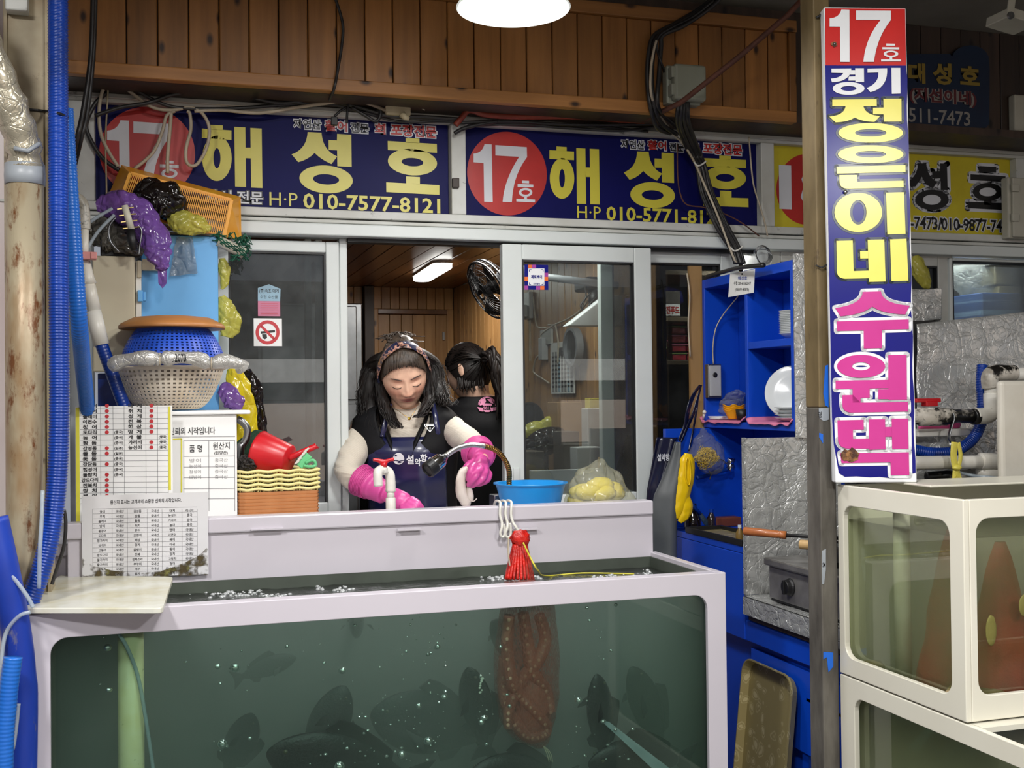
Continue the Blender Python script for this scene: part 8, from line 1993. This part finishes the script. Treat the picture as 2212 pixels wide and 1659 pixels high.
rbox('white_box','tall white box on the bench behind the right window','box',(1270,882,1308,1000),3.97,.07,'box_white',zb_+.001)
rbox('grey_carton','dark grey carton on the bench behind the right window, front row','box',(1218,932,1252,1020),3.93,.12,'box_dark',zb_+.001)
rbox('white_caddy','low white caddy holding knives behind the right window','caddy',(1246,966,1299,1030),3.86,.10,'box_white',zb_+.001)
rbox('white_board','white cutting board standing behind the right window','board',(1145,1014,1300,1060),3.72,.012,'box_white',zb_+.001)
rbox('dark_tub','dark tub on the bench at the left of the right window','tub',(1132,975,1176,1040),3.82,.14,'box_dark',zb_+.001)
for k,(px,h) in enumerate(((1272,22),(1280,24),(1288,22))):
 p=P(px,990,3.90);o=MB().tube([V((p.x,3.90,zb_+.001)),V((p.x,3.90,P(px,985,3.90).z))],.010,10).build('knife_handle',M['black'],smooth=True);tag(o,('left','middle','right')[k]+' black knife handle sticking out of the white caddy','knife')
p=P(1301,1000,3.80);o=MB().box(p.x-.012,3.79,zb_+.001,p.x+.013,3.815,P(1301,988,3.8).z).build('wooden_block',M['pale_wood'],bevel=.002);tag(o,'pale wooden block beside the knives behind the right window','block')
random.seed(101);kk=pixsize(4.1,1190)
lump('yellow_cloth',[P(1126,935,4.2),P(1150,932,4.2),P(1180,926,4.2),P(1212,910,4.2),P(1238,898,4.2)],[r*kk for r in (8,18,20,18,6)],M['yellow_film'],'yellow plastic wrapping heaped on the bench behind the right window','bag',nz=.3,sub=8)
lump('dark_bundle',[P(1135,968,4.1),P(1170,955,4.1),P(1200,950,4.1),P(1215,965,4.1)],[r*kk for r in (14,26,26,12)],M['black_film'],'dark bundle under the yellow wrapping behind the right window','bundle',nz=.2,sub=8)
# on the wooden wall
xw=RXR-.004
def onwall(px,py,d=0):return PX(px,py,xw-d)
PH=thing('door_phone','white door phone handset hanging on the wooden wall behind the right window','phone',onwall(1143,688));a,b=onwall(1136,660),onwall(1152,660)
MB().box(xw-.02,min(a.y,b.y),onwall(1143,690).z,xw,max(a.y,b.y),onwall(1143,632).z).build('base',M['box_white'],PH,bevel=.004);MB().box(xw-.045,min(a.y,b.y)+.02,onwall(1143,686).z,xw-.0205,max(a.y,b.y)-.02,onwall(1143,660).z).build('handset',M['box_white'],PH,bevel=.006)
MB().tube(smoothpath([onwall(1152,640,.01),onwall(1156,680,.01),onwall(1162,706,.01),onwall(1182,708,.01)],6),.004,6).build('cord',M['cable_white'],PH,smooth=True)
for x in (1143,1146):MB().tube([onwall(x,692,.01),onwall(x+1,780,.01)],.002,5).build('hanging_wire',M['cable_white'],PH)
WR=thing('wall_wires','white wires running over the wooden wall to a power strip behind the right window','wire',onwall(1180,760))
for pts in ([(1270,650),(1252,672),(1225,690),(1196,703),(1168,725),(1178,745)],[(1200,703),(1206,740),(1205,785)],[(1178,763),(1160,772),(1152,800),(1160,810),(1175,820),(1186,828)],[(1184,702),(1200,702)]):MB().tube(smoothpath([onwall(x,y,.012) for x,y in pts],6),.0045,6).build('wire',M['cable_white'],WR,smooth=True)
a,b=onwall(1176,760),onwall(1184,760);MB().box(xw-.03,min(a.y,b.y),onwall(1180,778).z,xw,max(a.y,b.y),onwall(1180,730).z).build('power_strip',M['box_white'],WR,bevel=.003)
CA=thing('calendar','white wall calendar with blue columns on the wooden wall','calendar',onwall(1218,848));a,b=onwall(1193,790),onwall(1244,790);y0,y1=min(a.y,b.y),max(a.y,b.y);z0,z1=onwall(1218,850).z,onwall(1218,738).z
MB().box(xw-.008,y0,z0,xw-.004,y1,z1).build('sheet',M['paper'],CA)
mb=MB();m2=MB()
for i in range(7):
 for j in range(9):
  yy=y1-(y1-y0)*(.08+.13*i);zz=z1-(z1-z0)*(.18+.083*j);(m2 if i in (2,5) else mb).box(xw-.0095,yy-(y1-y0)*.08,zz-.028,xw-.0085,yy,zz)
stuffpart(mb.build('dates',M['ink_grey'],CA));stuffpart(m2.build('blue_columns',M['cyan_print'],CA));MB().box(xw-.0095,y0+.05,z1-.06,xw-.0085,y1-.1,z1-.025).build('heading',M['ink'],CA)
MI=thing('round_mirror','round grey-framed mirror on the wooden wall behind the right window','mirror',onwall(1244,790));mc=onwall(1245,750,.03);mr_=abs(onwall(1230,750).y-onwall(1261,750).y)/2
hr=(onwall(1245,708).z-onwall(1245,792).z)/2
def ovl(mb,k0,k1,d0,d1):
 n=40
 for (k,d) in ((k0,d0),(k1,d1)):
  for i in range(n):a=2*pi*i/n;mb.v.append((mc.x-d,mc.y+mr_*k*cos(a),mc.z+hr*k*sin(a)))
 o=len(mb.v)-2*n
 for i in range(n):j=(i+1) % n;mb.f.append((o+i,o+j,o+n+j,o+n+i))
 return mb
ovl(ovl(ovl(MB(),1,1,0,.03),1,.84,.03,.03),.84,.84,.03,.015).build('frame',M['fan_grey'],MI)
n=40;MB().poly([(mc.x-.015,mc.y+mr_*.84*cos(2*pi*i/n),mc.z+hr*.84*sin(2*pi*i/n)) for i in range(n)]).build('glass',M['steel'],MI)
BKX=thing('camera_box','black speaker-like device with dangling cables high behind the right window','device',onwall(1285,660));p0,p1=P(1268,660,4.15),P(1297,600,4.15)
MB().box(p0.x,4.15,P(1280,625,4.15).z,p1.x+.02,4.3,P(1280,597,4.15).z).build('case',M['black'],BKX,bevel=.01);MB().tube([P(1284,625,4.18),P(1284,668,4.18)],[.025,.022],14).build('stem',M['black'],BKX,smooth=True)
for pts in ([(1260,610),(1266,640),(1254,660),(1262,672)],[(1276,632),(1262,650),(1258,668),(1266,676)],[(1290,640),(1272,660),(1270,680)]):MB().tube(smoothpath([P(x,y,4.14) for x,y in pts],5),.0035,6).build('cable',M['cable_black'],BKX,smooth=True)
HO=thing('window_reflection','white sloping range hood behind the right window','hood',P(1300,700,4.3));yh=3.93  # reflection in the pane modelled as a pale solid, not a real hood
MB().prism([P(1225,704,yh),P(1345,704,yh),P(1345,638,yh),P(1310,638,yh)],(0,.06,0)).build('reflection_shape',M['box_white'],HO,bevel=.004)
VN=thing('wall_vent','small slatted vent on the wooden wall behind the right window','vent',onwall(1184,735));a,b=onwall(1172,730),onwall(1195,730);
for i in range(8):z=onwall(1184,713+i*4).z;MB().box(xw-.012,min(a.y,b.y),z-.006,xw,max(a.y,b.y),z+.002).build('slat',M['old_frame'],VN)
rbox('yellow_bin','olive-yellow bin at the far right behind the right window','bin',(1273,860,1296,882),4.06,.05,'yellow_rind',zb_+.001)
# pay sticker on the right sash
ysk=YF-.017
ZP=sticker('pay_sticker','square purple and orange payment sticker on the right sliding window',(1133,572,1184,626),'pole_navy',ysk);wz=wallsurf(ysk-.0018)
M['orange']=mat('orange',(238,112,40),.4);M['violet']=mat('violet',(168,60,160),.4)
sheet('orange_blocks',ZP,'orange',[[(1141,572),(1149,572),(1149,579),(1141,579)],[(1133,598),(1141,598),(1141,607),(1133,607)],[(1176,598),(1184,598),(1184,607),(1176,607)],[(1167,618),(1176,618),(1176,626),(1167,626)]],wz)
sheet('violet_blocks',ZP,'violet',[[(1149,572),(1158,572),(1158,579),(1149,579)],[(1176,589),(1184,589),(1184,598),(1176,598)],[(1133,617),(1141,617),(1141,626),(1133,626)],[(1158,618),(1167,618),(1167,626),(1158,626)]],wz)
sheet('white_field',ZP,'pole_white',[[(1141,580),(1176,580),(1176,617),(1141,617)]],wz)
mb=MB();ptext(mb,'제로페이',(1147,594,1171,602),ysk-.0026,.04);ptext(mb,'간편결제',(1152,611,1166,615),ysk-.0026,.02);stuffpart(mb.build('lettering',M['pole_navy'],ZP))
wz2=wallsurf(ysk-.0026)
sheet('corner_marks',ZP,'pole_navy',[[(1143,582),(1148,582),(1148,583.2),(1143,583.2)],[(1143,583.2),(1144.2,583.2),(1144.2,587),(1143,587)],[(1169,582),(1174,582),(1174,583.2),(1169,583.2)],[(1172.8,583.2),(1174,583.2),(1174,587),(1172.8,587)],[(1143,610),(1144.2,610),(1144.2,614),(1143,614)],[(1143,614),(1147,614),(1147,615.2),(1143,615.2)],[(1172.8,610),(1174,610),(1174,614),(1172.8,614)],[(1170,614),(1174,614),(1174,615.2),(1170,615.2)]],wz2)['kind']='stuff'
# store shelves right of the sliding windows
SR=thing('store_rack','dark wooden store rack behind the narrow window beside the blue cabinet','rack',(2.0,4.1,0));M['rack_wood']=mat('rack_wood',(110,92,66),.6)
for py in (583,684,778):z=P(1450,py,3.9).z;MB().box(RXR+.05,3.9,z-.018,2.6,4.28,z).build('shelf_board',M['rack_wood'],SR,bevel=.002)
for x in (RXR+.045,2.61):MB().box(x,3.9,0,x+.02,4.28,2.0).build('upright',M['rack_wood'],SR)
zsh=P(1450,778,3.9).z
PO=thing('steel_pot','shiny steel pot on the rack behind the narrow window','pot',(P(1428,770,4.0).x,4.02,zsh));rp=26*pixsize(4.0,1428)
MB().lathe([(.001,.001),(rp,.001),(rp,.10),(rp*1.05,.104),(rp*.96,.104),(rp*.95,.006),(.001,.006)],(P(1428,770,4.0).x,4.02,zsh),36).build('body',M['chrome'],PO,smooth=True)
M['pack_pink']=film('pack_pink',(206,60,76),.8,.2,20,.4);M['pack_green']=mat('pack_green',(166,196,110),.5)
for r in range(5):
 for k in range(2):
  x0=P(1452,770,3.96).x+k*.062;z0=zsh+.001+r*.034
  t_=thing('food_pack','pink food pack, '+nth(r,5)+(', left' if k==0 else ', right')+' column beside the steel pot','pack',(x0+.03,4.0,z0),'stacked pink food packs');MB().box(x0+.001,3.96,z0,x0+.058,4.06,z0+.024).build('tub',M['pack_pink'],t_,bevel=.003);MB().box(x0-.001,3.957,z0+.0245,x0+.060,4.063,z0+.029).build('lid',M['pink_mat'] if (r+k) % 3 else M['pack_green'],t_)
BXS=thing('printed_carton','carton with red lettering lying on the rack above the steel pot','box',P(1450,690,3.93));a,b,c,d=rectP(1408,668,1470,688,3.93);zz0=P(1450,684,3.9).z;MB().box(a-.06,3.93,zz0,c,4.2,zz0+.10).build('body',M['box_dark'],BXS,bevel=.003);MB().box(a-.05,3.928,zz0+.006,c-.002,3.9298,zz0+.05).build('white_band',M['paper'],BXS)
mb=MB();text(mb,'삼진푸드',(P(1430,680,3.927).x,zz0+.012,c-.006,zz0+.042),lambda u,w:V((u,3.927,w)),.04);stuffpart(mb.build('lettering',M['vinyl_red'],BXS))
random.seed(111);kk=pixsize(4.0,1430)
lump('dark_bag',[P(1400,660,4.0),P(1430,650,4.0),P(1470,640,4.0)],[r*kk for r in (20,26,14)],M['navy'],'dark blue bag lying on the carton in the rack','bag',nz=.25,sub=8)
# ================================================================== lamp and cables along the fascia
LM=thing('pendant_lamp','round white pendant lamp glowing at the top centre of the photo','lamp',P(1109,20,2.80));lc_=P(1109,20,2.80);kl=pixsize(2.80,1109);Rl=119*kl
M['lamp_reflector']=mat('lamp_reflector',(244,246,244),.4,emit=(244,248,240),es=.5);M['lamp_face']=glow('lamp_face',(250,255,250),9)
MB().lathe([(Rl*.98,-.000),(Rl,.004),(Rl*.97,.010),(Rl*.74,.085),(Rl*.66,.11),(Rl*.60,.11),(Rl*.66,.088),(Rl*.94,.012),(Rl*.98,0)],lc_,64).build('reflector',M['lamp_reflector'],LM,smooth=True)
MB().lathe([(.001,.070),(Rl*.70,.070),(Rl*.70,.078),(.001,.078)],lc_,48).build('light_face',M['lamp_face'],LM)
MB().lathe([(Rl*.6,.1105),(Rl*.55,.17),(Rl*.3,.20),(.001,.20)],lc_,48).build('housing',M['steel'],LM,smooth=True)
MB().tube([lc_+V((0,0,.20)),V((lc_.x,lc_.y,zc))],.006,8).build('hanger',M['steel'],LM)
yk=YF-.06
def cable(lb,pts,r=.005,mt='cable_black',y=yk,nm='cable',k=6,ys=None,cat='cable',grp=None):
 p=smoothpath([P(x,py,(ys[i] if ys else y)) for i,(x,py) in enumerate(pts)],k)
 return tag(MB().tube(p,r,8).build(nm,M[mt],smooth=True),lb,cat,grp)
# white looping cable over the left sign
cable('long white cable looping in front of the left navy sign and running along its top',[(232,150),(240,180),(222,195),(214,240),(218,290),(236,330),(255,360)],.0052,'cable_white')
cable('white cable arching over the red disc of the left sign',[(236,184),(262,185),(290,205),(330,232),(372,238),(410,232),(436,244),(452,276),(446,320),(424,356),(404,352),(402,320),(412,280),(410,246),(404,240)],.0052,'cable_white')
cable('white cable forking down across the number 17 of the left sign',[(378,240),(360,250),(350,285),(330,330),(290,365)],.005,'cable_white')
cable('short white cable dropping to the orange basket',[(370,242),(366,290),(362,340),(362,374)],.0055,'cable_white')
cable('white cable running along the top edge of the left sign to the white junction',[(420,240),(480,238),(560,244),(640,232),(710,222),(745,216),(790,222),(836,240)],.0055,'cable_white',ys=[yk,yk,yk,yk,yk-.02,yk-.03,yk-.03,yk-.02])
cable('thin brown wire hanging at the left edge of the left sign',[(234,128),(233,200),(228,300),(230,400),(230,430)],.0026,'rusty_cream')
for i,(lb,pts,r) in enumerate((('black cable sagging above the left sign, upper',[(205,250),(260,232),(320,222),(375,204),(440,197),(520,205),(600,222),(680,216),(760,228),(840,250),(910,252),(1000,258)],.006),
  ('black cable sagging above the left sign, lower',[(280,185),(330,215),(380,232),(460,235),(540,232),(640,224),(720,226),(800,246),(900,256),(990,262)],.0055),
  ('black cable looping at the left edge of the left sign',[(232,200),(205,225),(186,270),(200,310),(225,345),(258,368)],.0065),
  ('black cable along the top of the right sign',[(990,265),(1100,262),(1200,268),(1300,270),(1400,268),(1470,270)],.0055),
  ('second black cable along the top of the right sign',[(1010,272),(1120,268),(1220,276),(1330,282),(1400,276),(1455,262)],.005),
  ('third black cable sagging over the right sign frame',[(760,234),(860,262),(960,262),(1060,268),(1180,272),(1290,274),(1400,284)],.0045),
  ('black cable end entering the mullion between the signs',[(982,288),(1000,278),(1040,268),(1075,262)],.0065))):cable(lb,pts,r,y=yk+.01*(i % 3)-.01)
cable('black cable looped below the white junction box',[(760,232),(790,250),(812,262),(822,246),(815,228),(790,222)],.0055,y=yk-.02)
CLP=thing('cable_plug','black plug dangling in front of the left sign','plug',P(722,262,yk-.02));MB().obox(P(722,262,yk-.02),.010,.008,.013).build('body',M['black'],CLP,bevel=.002);MB().tube(smoothpath([P(722,252,yk-.02),P(735,240,yk-.02),P(748,232,yk-.02)],4),.004,6).build('lead',M['cable_black'],CLP,smooth=True)
cable('black cable hanging over the sign next to the dangling plug',[(752,225),(750,245),(749,266)],.004,y=yk-.02)
cable('black cable draped down over the wooden fascia',[(722,-10),(740,50),(738,100),(728,160),(722,190),(712,216)],.0045,y=YW-.022,ys=[YW-.022,YW-.022,YW-.022,YW-.025,YW-.025,YW+.05])
# white junction
JB=thing('junction','dirty white junction box with a spout between the two signs','junction box',P(862,240,yk-.02));a,b,c,d=rectP(833,223,888,248,yk-.03);M['dirty_white']=mat('dirty_white',(206,196,166),.5,col2=(170,156,122),ns=9,dirt=(70,56,36),dirt_t=(.66,.74),dscale=24)
MB().box(a,yk-.03,b,c,yk+.015,d).build('body',M['dirty_white'],JB,bevel=.006);MB().box(a,yk-.028,d+.0002,c,yk+.015,d+.009).build('cover',M['black'],JB);MB().tube([P(868,246,yk-.03),P(876,254,yk-.032),P(884,257,yk-.034)],[.012,.009,.006],10).build('spout',M['dirty_white'],JB,smooth=True)
cable('thin brown wire sticking out right of the white junction',[(886,230),(905,232),(918,238)],.002,'cable_white',y=yk-.02)
# red conduit and rusty rod
M['red_conduit']=mat('red_conduit',(150,62,42),.5,col2=(120,48,34),ns=8);M['rust']=mat('rust',(106,62,46),.7,col2=(66,40,32),ns=14,dirt=(160,104,80),dirt_t=(.62,.7),dscale=30,scale=(1,1,1))
cable('red-brown conduit running along the top of the right sign',[(984,270),(996,256),(1010,240),(1024,240),(1050,248),(1120,252),(1250,252),(1330,258),(1392,262)],.0095,'red_conduit',nm='conduit',y=yk-.02,cat='conduit')
o=MB().tube([P(1385,262,yk-.02),P(1470,222,YW-.14),P(1600,120,YW-.26),P(1700,34,YW-.36),P(1745,-14,YW-.40)],.0085,10).build('rusty_rod',M['rust'],smooth=True);tag(o,'rusty rod slanting up to the right in front of the wooden fascia','rod')
for lb,px in (('left white clip strip above the red conduit',(1160,239,1218,246)),('right white clip strip above the red conduit',(1352,251,1396,257))):
 a,b,c,d=rectP(*px,yk-.02);o=MB().box(a,yk-.025,b,c,yk-.005,d).build('clip_strip',M['dirty_white'],bevel=.001);tag(o,lb,'clip','white clip strips')
# grey box on the fascia with its cables
a,b,c,d=rectP(1458,138,1527,216,YW-.09);KB=thing('junction_box','grey-green cable box on the right of the wooden fascia','box',(a,YW-.05,b));M['box_green']=mat('box_green',(150,154,140),.45,col2=(132,134,118),ns=5,scale=(1,1,.2))
MB().box(a-.012,YW-.055,b-.006,c-.004,YW-.017,d+.002).build('base',M['box_green'],KB,bevel=.006);MB().box(a,YW-.09,b,c,YW-.0555,d).build('lid',M['box_green'],KB,bevel=.010,seg=3)
for y_ in (155,193):q_=P(1452,y_,YW-.08);MB().box(q_.x-.004,YW-.085,q_.z-.018,q_.x+.011,YW-.055,q_.z+.018).build('latch',M['box_green'],KB,bevel=.002)
random.seed(13);CBN=thing('cable_bundle','bundle of black cables hanging from the grey box across the right sign','cable',P(1500,330,yk))
def bundled(pts,r,mt,ys,nm='cable'):MB().tube(smoothpath([P(x,py,ys[i]) for i,(x,py) in enumerate(pts)],6),r,8).build(nm,M[mt],CBN,smooth=True)
for i in range(9):
 dx=i-4
 bundled([(1478+dx*2.4,214),(1476+dx*3+random.uniform(-3,3),245),(1478+dx*3.2,275),(1500+dx*3,330),(1514+dx*2.2,360),(1528+dx*3,420),(1560+dx*3.2,490),(1586+dx*2.6,535),(1598+dx*2.4,570)],random.choice((.0045,.0055,.0065)),'cable_black',[YW-.05,YW-.05,YW+.02-.004*(i % 3),yk+.0,yk-.006*(i % 3),yk-.008*(i % 2),yk-.01,yk-.01,3.52])
bundled([(1432,246),(1450,285),(1475,310),(1500,350),(1522,400),(1548,460),(1580,545),(1590,568)],.004,'cable_white',[yk-.022]*8,'white_cable')
for y0_,x0_ in ((354,1513),(538,1592)):bundled([(x0_-14,y0_-4),(x0_-6,y0_+4),(x0_+4,y0_+1),(x0_+12,y0_-6)],.003,'hook',[yk-.026]*4,'cable_tie')
for i,(lb,pts) in enumerate((('thick black cable rising left of the grey box, outer',[(1448,288),(1420,276),(1406,235),(1398,170),(1402,110),(1414,76),(1460,50),(1510,20),(1545,-10)]),('thick black cable rising left of the grey box, middle',[(1462,290),(1430,268),(1414,230),(1408,170),(1412,110),(1422,78),(1470,48),(1520,18),(1555,-10)]),('thick black cable rising left of the grey box, inner',[(1474,284),(1440,255),(1420,225),(1424,160),(1428,100),(1432,76),(1476,56),(1530,20),(1562,-10)]),('thinner black cable between the thick ones and the grey box',[(1440,230),(1444,190),(1430,140),(1420,110),(1422,80),(1450,60),(1500,34),(1540,2)]))):
 cable(lb,pts,.0075 if i<3 else .004,y=YW-.03-.012*i,ys=[YW+.12,YW+.04]+[YW-.03-.010*i]*(len(pts)-2))
cable('white cable clipped among the thick black ones left of the grey box',[(1450,285),(1420,240),(1406,200),(1406,150),(1412,110),(1418,88)],.0042,'cable_white',ys=[YW+.1,YW,YW-.07,YW-.07,YW-.07,YW-.06])
cable('white wire hanging at the right edge of the right sign',[(1618,296),(1622,350),(1628,400),(1640,440),(1652,480),(1658,510)],.0028,'cable_white',y=yk-.01)
cable('brown wire crossing the right sign below the letters',[(1463,310),(1464,380),(1470,420),(1484,442),(1520,448),(1560,460),(1600,480),(1640,510)],.0024,'rust',y=yk-.005)
o=MB()
for k in range(4):
 cc_=P(1646+k*1.5,549+k,yk-.02);o.tube([cc_+V((.026*cos(a)*(1+.06*k),.004*sin(3*a),.030*sin(a))) for a in [2*pi*i/24 for i in range(24)]],.0018,6,closed=True)
tag(stuffpart(o.build('wire_coil',M['steel'],smooth=True)),'small coil of grey wire hanging at the corner right of the blue cabinet','wire')
cable('black cable lying along the slanted top of the blue cabinet',[(1526,598),(1560,588),(1600,578),(1650,573)],.007,ys=[3.50,3.40,3.2,3.05],y=3.4)
rbt=MB().box(P(986,391,YF-.05).x-.012,YF-.05,P(986,405,YF-.05).z,P(986,391,YF-.05).x+.010,YF-.0355,P(986,384,YF-.05).z).build('brown_block',M['dark_wood'],bevel=.002);tag(rbt,'small dark brown block on the white mullion between the signs','block')
for _o in bpy.data.objects:
 if '_w' in _o:del _o['_w']
